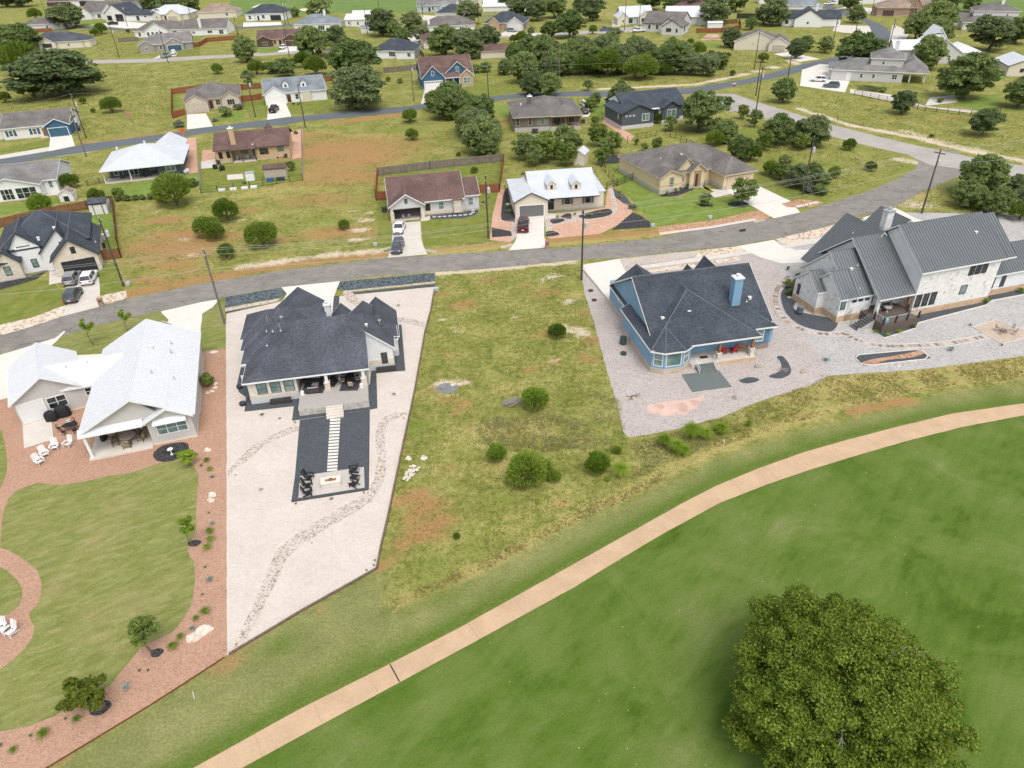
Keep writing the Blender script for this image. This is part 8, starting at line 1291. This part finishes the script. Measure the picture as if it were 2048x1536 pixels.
for px, py, rz, l in [(619, 958, 75, 'black garden chair at the house end, side facing the steps, fire pit terrace'), (616, 974, 85, 'middle black garden chair on the white-house side of the fire pit'), (617, 989, 100, 'lowest black garden chair on the white-house side of the fire pit'), (707, 944, -80, 'black garden chair nearest the stepping slabs, cobble-band side of the fire pit'), (710, 957, -92, 'middle black garden chair on the cobble-band side of the fire pit'), (709, 972, -115, 'lowest black garden chair on the cobble-band side of the fire pit')]: adirondack(l, px, py, rz, BPL, GB, .08)
x, y = P(663, 968, .08); root = thing('fire_pit', 'rectangular white stone fire pit with rust-stained top on the paver terrace', 'fire pit', (x, y, .08), R(10)); mb = MB(); mb.box(-.95, -.5, 0, .95, .5, .5); mb.build('base', STW, root); mb = MB(); mb.box(-1.0, -.55, .5, 1.0, -.2, .58); mb.box(-1.0, .2, .5, 1.0, .55, .58); mb.box(-1., -.2, .5, -.55, .2, .58); mb.box(.55, -.2, .5, 1., .2, .58); mb.build('top_slab', mat('travertine', (.66, .6, .52), .7, var=.1, scale=3), root); mb = MB(); mb.box(-.55, -.2, .5, .55, .2, .53); mb.build('burner_tray', mat('rust_tray', (.35, .17, .08), .8, var=.3), root)
mb = MB(); mb.lathe((0, 0, .53), [(.05, 0), (.2, .06), (.22, .12), (.06, .13)], 10); mb.build('fire_bowl', mat('rust_tray2', (.22, .1, .05), .8), root)
def local(h_o, ang, x, y): c, s = math.cos(R(ang)), math.sin(R(ang)); return (h_o[0] + x * c - y * s, h_o[1] + x * s + y * c)
def table_round(label, xy, z, r, m, h=.72, g=None):
 root = thing('round_table', label, 'table', (*xy, z), 0, g); mb = MB(); mb.lathe((0, 0, h - .05), [(r * .97, 0), (r, .02), (r * .98, .05)], 24); mb.build('tabletop', m, root); mb = MB(); mb.lathe((0, 0, 0), [(r * .45, 0), (r * .4, .05), (.08, .12), (.08, h - .1), (r * .4, h - .05)], 12); mb.build('pedestal', m, root); return root
def cushion_chair(label, xy, z, rz, m, fm, g, s=1.0):
 root = thing('patio_chair', label, 'patio chair', (*xy, z), R(rz), g); root.scale = (s, s, s); mb = MB(); mb.box(-.33, -.33, .28, .33, .3, .46); mb.build('seat', m, root); mb = MB(); mb.obox((0, .36, .75), .64, .14, .66, 0, -.15); mb.build('backrest', m, root)
 for q in (-1, 1):
  mb = MB(); mb.box(q * .38 - .035, -.34, .56, q * .38 + .035, .34, .62); mb.box(q * .38 - .03, -.34, 0, q * .38 + .03, -.28, .56); mb.box(q * .38 - .03, .28, 0, q * .38 + .03, .34, .56); mb.build('armrest', fm, root)
 return root
o1 = P(179.7, 923); tc = local(o1, 17, 3.75, 2.2); table_round('round stone-topped table on the covered patio of the white metal-roofed house', tc, .215, .85, TTAN)
for k, a in enumerate((0, 55, 110, 165, 215, 285)): cushion_chair(['camouflage-cushioned chair beside the glass door end of the round table', 'camouflage-cushioned chair behind the round table, door side', 'camouflage-cushioned chair behind the round table, wall side', 'camouflage-cushioned chair at the grill end of the round table', 'camouflage-cushioned chair at the yard corner of the round table', 'camouflage-cushioned chair before the round table facing the house'][k], (tc[0] + 1.45 * math.cos(R(a)), tc[1] + 1.25 * math.sin(R(a))), .215, a - 90, CAMO, RATT, 'camouflage patio chairs')
def grill(label, xy, z, rz=0, s=1.0):
 root = thing('covered_grill', label, 'grill', (*xy, z), R(rz)); root.scale = (s, s, s); mb = MB(); vs = []; pr = [(.62, .33, 0), (.64, .35, .5), (.6, .33, .85), (.5, .3, 1.0), (.3, .22, 1.15), (.1, .1, 1.2)]
 for i, (w, d, zz) in enumerate(pr): vs += [(w * math.cos(a) * (1 + .04 * math.sin(5 * a + i)), d * math.sin(a) * 1.1, zz) for a in np.linspace(0, 6.283, 15)[:-1]]
 mb.add(vs, [(i * 14 + k, i * 14 + (k + 1) % 14, (i + 1) * 14 + (k + 1) % 14, (i + 1) * 14 + k) for i in range(5) for k in range(14)] + [tuple(range(13, -1, -1)), tuple(70 + k for k in range(14))]); mb.build('cover', GRL, root)
 for q in (-.5, .5): mb = MB(); mb.tube((q, -.3, .06), (q + .05, -.3, .06), .06, n=8); mb.build('wheel', TYRE, root)
grill('black covered grill by the square window, nearer the concrete pad', P(105, 841), .03, 10, 1.1); grill('black covered grill against the garage wing, nearer the white roof corner', P(129, 832), .03, 20, 1.3); grill('black grill inside the covered patio at its outer column', local(o1, 17, 1.1, 3.4), .215, 80, .8)
def mesh_table(label, xy, rz, L=1.7, w=1.0, m=BPL, z=.03):
 root = thing('garden_table', label, 'garden table', (*xy, z), R(rz)); mb = MB(); n = 20; vs = [(L / 2 * math.cos(a), w / 2 * math.sin(a), zz) for zz in (.7, .73) for a in np.linspace(0, 6.283, n + 1)[:-1]]; mb.add(vs, [tuple(range(n - 1, -1, -1)), tuple(range(n, 2 * n))] + [(k, (k + 1) % n, n + (k + 1) % n, n + k) for k in range(n)]); mb.build('tabletop', m, root)
 for sx in (-1, 1):
  for sy in (-1, 1): mb = MB(); mb.tube((sx * L * .3, sy * w * .25, .7), (sx * L * .38, sy * w * .36, 0), .025, n=5); mb.build('leg', m, root)
def metal_chair(label, xy, rz, m, g, z=.03):
 root = thing('metal_chair', label, 'metal chair', (*xy, z), R(rz), g); mb = MB(); mb.lathe((0, 0, .43), [(.22, 0), (.23, .02), (.2, .03)], 14); mb.build('seat', m, root); mb = MB()
 for k in range(7): a = -.9 + k * .3; mb.tube((.21 * math.sin(a), .2 * math.cos(a), .45), (.24 * math.sin(a), .26 * math.cos(a), .88), .014, n=5)
 for k in range(6): a = -.9 + k * .3; mb.tube((.24 * math.sin(a), .26 * math.cos(a), .88), (.24 * math.sin(a + .3), .26 * math.cos(a + .3), .88), .018, n=5)
 mb.build('backrest', m, root)
 for k in range(4): a = .78 + k * 1.571; mb = MB(); mb.tube((.17 * math.cos(a), .17 * math.sin(a), .43), (.24 * math.cos(a), .24 * math.sin(a), 0), .016, n=5); mb.build('leg', m, root)
tx = P(144, 860); mesh_table('black oval mesh table beside the two covered grills', tx, 15)
for k, (a, l) in enumerate([(20, 'black wire chair at the patio end of the oval mesh table'), (95, 'black wire chair between the grills and the oval mesh table'), (190, 'black wire chair at the pad end of the oval mesh table'), (255, 'black wire chair in front of the oval mesh table'), (310, 'black wire chair at the near patio corner of the oval mesh table')]): metal_chair(l, (tx[0] + 1.25 * math.cos(R(a)), tx[1] + .95 * math.sin(R(a))), a - 90, BPL, 'black wire garden chairs')
x, y = P(136, 848); root = thing('striped_cushion', 'black and white striped lounge cushion lying beside the oval mesh table', 'cushion', (x, y, .06), R(110)); mb = MB()
for k in range(7): mb.box(-.62 + k * .18, -.25, 0, -.62 + k * .18 + .178, .25, .12, k % 2)
mb.build('cushion', [WPL, BPL], root)
root = thing('bird_bath', 'white pedestal birdbath in the black mulch bed by the patio', 'birdbath', (*P(344, 909), .03)); mb = MB(); mb.lathe((0, 0, 0), [(.16, 0), (.14, .05), (.06, .12), (.05, .55), (.1, .62)], 12); mb.build('pedestal', WPL, root); mb = MB(); mb.lathe((0, 0, .62), [(.08, 0), (.28, .07), (.3, .1), (.25, .09), (.04, .04)], 16); mb.build('bowl', WPL, root)
o2 = P(504, 812.5); L2 = lambda x, y: local(o2, 9.5, x, y)
def block_obj(name, label, cat, xy, z, rz, parts, g=None):
 root = thing(name, label, cat, (*xy, z), R(rz), g)
 for (pn, bx, m) in parts:
  mb = MB()
  for b in bx: mb.box(*b)
  mb.build(pn, m, root)
 return root
def sofa(label, xy, z, rz, L=1.8): block_obj('outdoor_sofa', label, 'sofa', xy, z, rz, [('frame', [(-L / 2, -.4, .1, L / 2, .4, .3), (-L / 2, .3, .3, L / 2, .42, .75), (-L / 2, -.4, .3, -L / 2 + .12, .3, .58), (L / 2 - .12, -.4, .3, L / 2, .3, .58)], RATT), ('cushion', [(-L / 2 + .14, -.38, .3, -.01, .28, .45), (.01, -.38, .3, L / 2 - .14, .28, .45)], CHAR), ('back_cushion', [(-L / 2 + .14, .12, .46, -.01, .29, .8), (.01, .12, .46, L / 2 - .14, .29, .8)], GRYC)])
sofa('charcoal sofa against the house wall, left bay of the raised deck', L2(7.1, 2.2), .95, 0, 2.2); sofa('charcoal sofa at the open edge, left bay of the raised deck', L2(7.3, -.1), .95, 190, 1.5)
block_obj('coffee_table', 'grey square ottoman table between the two charcoal sofas on the deck', 'table', L2(7.5, 1.1), .95, 0, [('tabletop', [(-.4, -.3, .3, .4, .3, .38)], GRYC), ('base', [(-.35, -.25, .0, .35, .25, .3)], RATT)]); block_obj('outdoor_rug', 'dark patterned rug under the deck sofas', 'rug', L2(7.3, .9), .952, 0, [('rug', [(-1.3, -1.3, 0, 1.3, 1.3, .012)], CHAR)]); block_obj('outdoor_rug', 'dark patterned rug under the black dining table on the deck', 'rug', L2(11.6, .6), .952, 0, [('rug', [(-1.1, -1.4, 0, 1.1, 1.1, .012)], CHAR)])
mesh_table('black oval dining table in the right bay of the raised deck', L2(11.6, 1.2), 90, 2.0, 1.1, BPL, .97)
for k, (dx, dy, rz, l) in enumerate([(-.9, 1.6, 90, 'tan cushioned deck chair, house end on the sofa side of the dining table'), (-.9, .8, 90, 'tan cushioned deck chair, yard end on the sofa side of the dining table'), (.9, 1.6, -90, 'tan cushioned deck chair, house end on the wall side of the dining table'), (.9, .8, -90, 'tan cushioned deck chair, yard end on the wall side of the dining table'), (.15, -.45, 165, 'tan cushioned deck chair pulled out at the yard end of the dining table')]): cushion_chair(l, L2(11.6 + dx, 1.2 + dy - .8), .97, rz + 9.5, GRYC if k < 4 else mat('cushion_tan', (.4, .3, .22), .9), RATT, 'deck dining chairs', .85)
block_obj('bbq_grill', 'dark grill standing between the sofa bay and dining bay of the deck', 'grill', L2(9.6, 1.0), .95, 80, [('cabinet', [(-.5, -.28, 0, .5, .28, .8)], BPL), ('lid', [(-.4, -.25, .8, .4, .25, 1.05)], BPL)])
o3 = P(1299.6, 747); L3 = lambda x, y: local(o3, 10.5, x, y)
for dx, l in ((9.9, 'red-cushioned black wicker chair beside the middle porch post of the blue house'), (11.4, 'red-cushioned black wicker chair beside the slatted bench of the blue house')): cushion_chair(l, L3(dx, 1.2), .6, 180 + 20, REDC, RATT, 'red porch chairs')
root = thing('slatted_bench', 'brown slatted glider bench on the porch of the blue house', 'bench', (*L3(12.6, 1.1), .6), R(10.5 - 20)); mb = MB(); [mb.box(-.65, -.3 + k * .12, .42, .65, -.22 + k * .12, .45) for k in range(5)]; mb.build('seat', SLATW, root); mb = MB(); [mb.obox((0, .34 + k * .03, .56 + k * .11), 1.3, .03, .08, 0, -.25) for k in range(4)]; mb.build('backrest', SLATW, root)
for s in (-1, 1): mb = MB(); mb.box(s * .62 - .03, -.3, 0, s * .62 + .03, .32, .06); mb.box(s * .62 - .03, -.3, .06, s * .62 + .03, -.24, .62); mb.box(s * .62 - .03, .26, .06, s * .62 + .03, .32, .9); mb.build('leg', SLATW, root)
block_obj('door_mat', 'dark mat before the white porch door of the blue house', 'doormat', L3(7.4, 1.0), .602, 10, [('mat', [(-.5, -.28, 0, .5, .28, .02)], SHADE)]); table_round('small glass side table between the two red porch chairs', L3(10.65, 1.25), .6, .28, mat('side_table', (.2, .25, .22), .3), .5)
def drum(name, label, cat, px, py, r, h, m, z=.03, lid=None):
 root = thing(name, label, cat, (*P(px, py), z)); mb = MB(); mb.lathe((0, 0, 0), [(r * .92, 0), (r, h * .1), (r, h * .9), (r * .9, h)], 16); mb.build('body', m, root)
 if lid: mb = MB(); mb.lathe((0, 0, h), [(r * 1.03, 0), (r * 1.03, .05), (r * .3, .09)], 16); mb.build('lid', lid, root)
GRND = mat('bin_green', (.03, .06, .055), .6); drum('water_barrel', 'dark green-grey barrel against the side wall of the blue house', 'barrel', 1246, 688, .45, .95, mat('barrel_grey', (.06, .075, .08), .6), lid=GRND); drum('pipe_cover', 'low dark green round cover on the pink gravel by the blue house', 'cover', 1247, 709, .38, .22, GRND, lid=GRND); drum('air_compressor', 'dark round cooling unit in the black bed of the tall stone house', 'cooling unit', 1598.5, 628, .45, .9, mat('unit_grey', (.11, .13, .14), .5), .25, mat('unit_lid', (.16, .18, .19), .5))
drum('tank_cover', 'round grey tank lid in the black bed by the tall stone house', 'cover', 1579, 596, .36, .08, GRYC, .06); drum('tank_cover', 'round pale cover in the black bed of the two-dormer house', 'cover', 1016, 409, .45, .08, mat('cover_pale', (.4, .47, .45), .6), .06); drum('tank_cover', 'round green cover on the lawn beside the open-garage house', 'cover', 967, 405, .4, .06, GRND, .03)
for px, py, l in ((1181.5, 582, 'round rusty manhole ring on pink gravel, the upper one'), (1188.5, 601, 'round dark manhole ring on pink gravel, the lower one')): drum('manhole_ring', l, 'manhole', px, py, .38, .05, mat('rust_ring', (.16, .09, .06), .8), .03, SHADE)
for px, py, l in ((486, 810, 'round black drum lying in the black gravel at the white house corner'), (480, 776, 'round dark cover in the black gravel beside the white house'), (783, 738, 'black hose reel beside the white wing wall')): drum('round_drum', l, 'drum', px, py, .38, .25, BPL, .06, CHAR)
def boxthing(name, label, cat, px, py, w, d, h, m, rz=0, z=.03, cap=None):
 root = thing(name, label, cat, (*P(px, py), z), R(rz)); mb = MB(); mb.box(-w / 2, -d / 2, 0, w / 2, d / 2, h); mb.build('body', m, root); mb = MB(); mb.box(-w / 2 - .03, -d / 2 - .03, h, w / 2 + .03, d / 2 + .03, h + .06); mb.build('cap', cap or m, root)
 if name == 'brick_mailbox': mb = MB(); mb.box(-.14, -d / 2 - .03, h * .6, .14, -d / 2, h * .6 + .24); mb.build('mailbox_door', BPL, root)
boxthing('brick_mailbox', 'brick mailbox pillar beside the drive with three cars', 'mailbox', 204, 612, .65, .65, 1.35, BRK, 20, cap=FNDR); boxthing('brick_mailbox', 'dark brick mailbox pillar beside the drive with the dark red pickup', 'mailbox', 1094, 496, .6, .6, 1.2, BRK, 5); UTB = mat('utility_box', (.42, .5, .53), .5)
for px, py, l in ((873, 581, 'small blue-grey utility box at the upper corner of the vacant lot'), (1305, 453, 'small blue-grey utility box at the corner of the bright lawn'), (1420, 437, 'small blue-grey utility box on the bright lawn edge nearer the drive'), (751, 491, 'small blue-grey utility box at the end of the brown field'), (257, 570, 'small blue-grey utility box beside the dark fence corner pole')): boxthing('utility_box', l, 'utility box', px, py, .6, .5, .4, UTB)
for px, py, l, w in ((205, 497, 'grey cooling unit beside the black-roofed house', .9), (210, 478, 'white cooling unit beside the black-roofed house', .8), (769, 424, 'dark cooling unit beside the open garage', .8), (438, 329, 'dark bin against the tan chimney house patio corner', .6), (573, 315, 'dark bin at the far wall corner of the tan chimney house', .6), (1166, 246, 'dark cooling unit beside the brown-grey batten house', .9), (1070, 266, 'square green lattice planter before the brown-grey batten house', 1.4), (158, 262, 'dark bin beside the navy garage', .7)): boxthing('cooling_unit' if 'unit' in l else 'bin' if 'bin' in l else 'planter', l, 'cooling unit' if 'unit' in l else 'bin' if 'bin' in l else 'planter', px, py, w, w, .85, CHAR if 'white' not in l else WPL)
x, y = P(374, 347); root = thing('propane_tank', 'white propane tank beside the dark grey porch house', 'tank', (x, y, 0), R(80)); mb = MB(); mb.lathe((0, 0, 0), [(.02, -.9), (.3, -.8), (.42, -.6), (.42, .6), (.3, .8), (.02, .9)], 14); mb.v = [(v[2], v[0], v[1] + .6) for v in mb.v]; mb.build('tank_body', WPL, root); [MB().box(q - .05, -.2, 0, q + .05, .2, .25).build('leg', WPL, root) for q in (-.5, .5)]
root = thing('road_sign', 'small square orange-red sign by the asphalt road behind the dark grey porch house', 'road sign', (*P(369, 278), 0), R(10)); MB().tube((0, 0, 0), (0, 0, 2.4), .04, n=6).build('post', VENT, root); MB().box(-.5, -.03, 1.3, .5, .03, 2.6).build('sign_panel', mat('sign_orange', (.6, .1, .03), .6), root)
root = thing('road_sign', 'white crossing sign post with red plate at the road junction', 'road sign', (*P(1466, 186), 0), R(20)); MB().tube((0, 0, 0), (0, 0, 2.6), .04, n=6).build('post', VENT, root); MB().tube((0, -.05, 2.0), (0, -.02, 2.0), .36, n=8).build('sign_panel', mat('sign_red', (.5, .02, .02), .5), root); MB().box(-.6, -.02, 2.55, .6, .02, 2.75).build('name_plate', WPL, root)
root = thing('golf_marker', 'short white marker stake on the golf verge near the steel edging', 'marker stake', (*P(389, 1398), 0), 0); MB().tube((0, 0, 0), (.05, .1, .75), .03, n=6).build('stake', WPL, root); root = thing('golf_marker', 'white marker stake at the edge of the weeds below the blue house lot', 'marker stake', (*P(1447, 894), 0), 0); MB().tube((0, 0, 0), (0, 0, 1.0), .035, n=6).build('stake', WPL, root)
# ------------------------------------------------------------------ rocks, piles, debris
LIME = mat('limestone', (.62, .56, .47), .9, var=.2, scale=1.6, fine=7, fvar=.12); RCKG = mat('rock_grey', (.33, .29, .25), .95, var=.3, scale=3, fine=9); RCKT = mat('rock_tan', (.42, .34, .26), .95, var=.25, scale=3)
def rock(label, px, py, sx, sy, sz, m, rz=0, seed=0, cat='boulder', name='boulder', g=None):
 bm = bmesh.new(); bmesh.ops.create_icosphere(bm, subdivisions=3, radius=1)
 for v in bm.verts:
  n = v.co.normalized(); d = mnoise.noise(n * 1.3 + Vector((seed * 3.1, 0, 0))) * .42 + mnoise.noise(n * 3.5 + Vector((seed, 5, 0))) * .14; v.co = n * (1 + d); v.co.x *= sx; v.co.y *= sy; v.co.z = max(v.co.z, -.25) * sz
 me = bpy.data.meshes.new(name); bm.to_mesh(me); bm.free(); me.materials.append(m); o = bpy.data.objects.new(name, me); COL.objects.link(o); o.location = (*P(px, py), sz * .22); o.rotation_euler = (0, 0, R(rz)); return tag(o, label, cat, g)
rock('large pale limestone boulder lying long in the red gravel strip', 402, 1268, 1.0, .42, .5, LIME, 42, 1); rock('smaller rough white stone touching the large pale boulder', 384, 1278, .42, .36, .36, LIME, 0, 2); rock('upper of the two white stones halfway down the red gravel strip', 425, 991, .42, .32, .36, LIME, 20, 3); rock('lower of the two white stones halfway down the red gravel strip', 422, 1002, .36, .22, .3, LIME, 10, 4); rock('long flat white stone at the top of the red gravel strip', 427, 706, .62, .26, .25, LIME, 15, 5)
for k, (px, py) in enumerate([(431, 768), (430, 776), (424, 783), (416, 786)]): rock(['flat white edging stone beside the small round shrub, uppermost', 'flat white edging stone beside the small round shrub, second down', 'flat white edging stone beside the small round shrub, third down', 'flat white edging stone below the small round shrub, lowest'][k], px, py, .3, .2, .14, LIME, 60 - 30 * k, 6 + k)
rock('whitish rock beside the grass clumps in the red gravel strip', 415, 901, .34, .26, .28, LIME, 10, 12); rock('round grey rock alone on the cream gravel', 522, 980, .22, .18, .2, RCKG, 0, 13); rock('flat oval grey stone before the blue house porch', 1516, 734, .55, .34, .25, RCKG, 0, 14); rock('rounded pale stone on pink gravel below the slab', 1470, 796, .34, .32, .3, RCKG, 0, 15); rock('brown rock near the grey gravel boundary', 1607, 745, .42, .3, .35, RCKT, 20, 16); rock('small tan rock on the rough by the grey gravel yard', 1797, 732, .3, .2, .14, LIME, 20, 17)
rock('small rock with driftwood on pink gravel', 1267, 798, .3, .25, .22, RCKT, 0, 18); rock('pale rock beside the open-lot dirt mound', 905, 770, .0001 + .3, .2, .1, LIME, 0, 19)
def slabs(label, pts, seed, mn=.12, mx=.3):
 rr = random.Random(seed); mb = MB(); x0, y0 = P(*pts[0][:2]); root = thing('broken_limestone_slabs', label, 'stone rubble', (x0, y0, .02))
 for (px, py, r, n) in pts:
  x, y = P(px, py)
  for k in range(n): a = rr.uniform(0, 6.28); q = rr.random() ** .5 * r; mb.obox((x - x0 + q * math.cos(a), y - y0 + q * math.sin(a), .06 + rr.uniform(0, .08)), rr.uniform(mn, mx), rr.uniform(mn, mx) * .8, .07, rr.uniform(0, 3), rr.uniform(-.2, .2), rr.uniform(-.2, .2))
 mb.build('slab_pieces', LIME, root)
slabs('scattered broken white limestone slabs beside the timber edging', [(828, 938, .55, 26), (820, 948, .5, 26), (814, 958, .4, 14)], 3); slabs('square stack of white limestone beside the timber edging', [(816, 919, .28, 16)], 4, .2, .38); slabs('small square stack of white limestone on the vacant lot grass', [(848, 917, .28, 14)], 5, .2, .36)
sheet('gravel_mound', [(P(894, 776)[0] + 1.35 * math.cos(a), P(894, 776)[1] + 1.1 * math.sin(a)) for a in np.linspace(0, 6.28, 14)[:-1]], mat('mound_grey', (.2, .21, .215), .95, var=.15, scale=2, world=True, fine=9), 3, world=True, jit=.12)
def sticks(label, px, py, n, L, m, seed, spread=.9, h=.5, name='brush_pile', cat='brush pile', az=None):
 rr = random.Random(seed); mb = MB(); root = thing(name, label, cat, (*P(px, py), 0))
 for k in range(n):
  a = rr.uniform(0, 6.28) if az is None else R(az + rr.uniform(-28, 28)); l = L * rr.uniform(.4, 1); cx, cy = rr.uniform(-spread, spread) * .5, rr.uniform(-spread, spread) * .4; z = rr.uniform(.05, h)
  p0 = Vector((cx - l / 2 * math.cos(a), cy - l / 2 * math.sin(a), z * rr.uniform(.3, 1))); p1 = Vector((cx + l / 2 * math.cos(a), cy + l / 2 * math.sin(a), z * rr.uniform(.3, 1))); mb.tube(tuple(p0), tuple(p1), .02 * rr.uniform(.6, 1.6), .008, 4)
  if k % 3 == 0: mb.tube(tuple(p0.lerp(p1, .6)), tuple(p0.lerp(p1, .6) + Vector((rr.uniform(-.4, .4), rr.uniform(-.4, .4), .2))), .012, .005, 4)
 mb.build('branches', m, root)
sticks('heap of bleached grey branches beside the bright cedar on the vacant lot', 1026, 808, 170, 2.0, BARKG, 1, 1.0, .75, az=20); sticks('bleached driftwood branch in the curved black mulch patch', 1567, 742, 9, 1.6, BARKG, 2, .5, .35, 'driftwood', 'driftwood'); sticks('dark driftwood branch on the pink gravel near the flagstones', 1268, 793, 8, 2.2, mat('bark_dark', (.1, .07, .055), .9), 3, .8, .2, 'driftwood', 'driftwood', 20)
rock('grey-brown brush-covered mound behind the white metal shed fence', 1423, 77, 3.0, 2.0, 1.0, RCKT, 0, 20, 'soil mound', 'soil_mound')
bx = P(2010, 665); table_round('round tan bistro table on the small stone-edged patio', bx, .1, .62, TTAN)
for a, l in ((20, 'tan mesh chair at the house side of the bistro table'), (150, 'tan mesh chair at the path side of the bistro table'), (215, 'tan mesh chair nearest the stone path by the bistro table'), (310, 'tan mesh chair nearest the golf side of the bistro table')): metal_chair(l, (bx[0] + 1.05 * math.cos(R(a)), bx[1] + .95 * math.sin(R(a))), a - 90, mat('mesh_tan', (.22, .18, .15), .7), 'tan bistro chairs', .1)
o4 = P(1838, 636); L4 = lambda x, y: local(o4, 15.5, x, y)
table_round('dark glass table on the brown corner deck', L4(-4.6, 1.2), 1.2, .5, GRYC)
for q, l in (((-5.6, 1.5), 'grey metal chair on the brown deck, stair side of the table'), ((-3.6, 1.6), 'grey metal chair on the brown deck, tower side of the table'), ((-4.5, 2.3), 'grey metal chair on the brown deck behind the table')): metal_chair(l, L4(*q), 15, VENT, 'deck chairs of the stone house', 1.2)
drum('teal_ottoman', 'round teal ottoman in the corner of the brown deck', 'ottoman', 1772, 652, .4, .4, mat('teal', (.18, .4, .42), .8), 1.2); bpy.data.objects['teal_ottoman'].location = (*L4(-6.6, -.9), 1.2)
o6 = P(783, 447); L6 = lambda x, y: local(o6, 10, x, y)
for q, l in (((2.3, 1.6), 'white-framed folding chair in the open garage, left one'), ((3.4, 1.7), 'white-framed folding chair in the open garage, right one')): metal_chair(l, L6(*q), 190, mat('chair_pale', (.5, .52, .54), .6), 'folding chairs in the open garage', .06)
boxthing('storage_box', 'stacked storage boxes at the back wall of the open garage', 'boxes', 793, 437, 1.4, .6, 1.1, CHAR, 10); boxthing('storage_box', 'blue tarpaulin-wrapped box in front of the beige shed', 'box', 541, 363, 1.5, .8, .6, mat('tarp_blue', (.05, .12, .25), .7), 5); boxthing('storage_box', 'dark green covered box in front of the beige shed', 'box', 562, 361, 1.6, .8, .6, GRND, 5)
boxthing('play_house', 'small white frame greenhouse in the back yard of the tan chimney house', 'greenhouse', 502, 360, 1.8, 1.6, 1.6, WPL, 10, cap=VENT); grill('black covered grill on the tan chimney house patio edge', P(431, 338), .03, 0, .9); grill('second black covered grill beyond the patio edge of the tan house', P(445, 341), .03, 30, 1.0)
for q, l in (((4.8, .9), 'teal patio chair by the window of the tan chimney house'), ((7.2, 1.0), 'teal patio chair by the door of the tan chimney house')): cushion_chair(l, local(P(433, 327), 10, *q), .18, 190, mat('teal_chair', (.2, .42, .4), .7), BPL, 'teal patio chairs', .9)
for k, px in enumerate((530, 539, 549, 556, 562, 568)): drum('flower_pot', ['orange flower pot closest to the door', 'brown flower pot second from the door', 'pale flower pot third from the door', 'dark flower pot fourth from the door', 'rust flower pot fifth from the door', 'dark flower pot closest to the bin'][k] + ' on the tan chimney house wall', 'flower pot', px, 318.5 - k * .6, .22, .35, [FNDR, RCKT, GRYC, CHAR, BRK, BPL][k])
for k, (px, py) in enumerate(((444, 382), (467, 380), (490, 378), (508, 376))): boxthing('raised_planter', ['white raised planter box closest to the porch house', 'second white raised planter box along the wire fence', 'third white raised planter box along the wire fence', 'white raised planter box closest to the beige shed'][k], 'planter', px, py, 1.3, .7, .35, WPL, 8)
for q, l in (((7.6, 1.6), 'dark patio chair on the dark grey porch, window side'), ((9.0, 1.8), 'dark patio chair on the dark grey porch, wall side'), ((3.5, 1.7), 'dark patio chair on the dark grey porch, column side')): cushion_chair(l, local(P(210, 368), 15, *q), .2, 200, CHAR, BPL, 'dark porch chairs')
table_round('dark round table on the porch of the dark grey house', local(P(210, 368), 15, 8.3, 1.2), .2, .5, CHAR)
for q, l in (((11.5, 1.0), 'dark chair on the cedar-posted porch, door side'), ((14.5, 1.1), 'dark chair on the cedar-posted porch, rail side')): cushion_chair(l, local(P(1029, 265), 4, *q), .85, 190, CHAR, BPL, 'dark cedar porch chairs')
x, y = P(270, 282); root = thing('flag', 'small faded flag on a roof-high pole behind the white metal hip roof', 'flag', (x, y, 0)); MB().tube((0, 0, 0), (0, 0, 7.5), .03, n=6).build('flag_pole', VENT, root); MB().box(0, -.01, 6.3, .9, .01, 7.3).build('flag_cloth', mat('flag_cloth', (.5, .2, .18), .8, var=.5, scale=4), root)
sheet('road_patch', [(1478, 460), (1492, 458), (1491, 463), (1480, 464)], mat('patch_black', (.03, .03, .032), .9), 12, jit=.05)
for (px, py, rz, l) in ((1518, 443, 20, 'white concrete culvert end beside the cream stucco drive'), (332, 648, -30, 'white concrete culvert end beside the upper drive of the white metal-roofed house'), (118, 703, 10, 'white concrete culvert end beside the lower drive of the white metal-roofed house'), (773, 498, 35, 'pale culvert end left of the open-garage drive'), (862, 503, -30, 'pale culvert end right of the open-garage drive'), (1013, 493, 30, 'pale culvert end beside the dark red pickup drive')):
 root = thing('culvert', l, 'culvert', (*P(px, py), 0), R(rz), 'culvert ends by the drives'); MB().box(-1.1, -.25, 0, 1.1, -.1, .16).build('wing_wall', CONC, root); MB().box(-1.1, .1, 0, 1.1, .25, .16).build('wing_wall', CONC, root); MB().box(-.9, -.1, 0, .9, .1, .1).build('opening', SHADE, root)
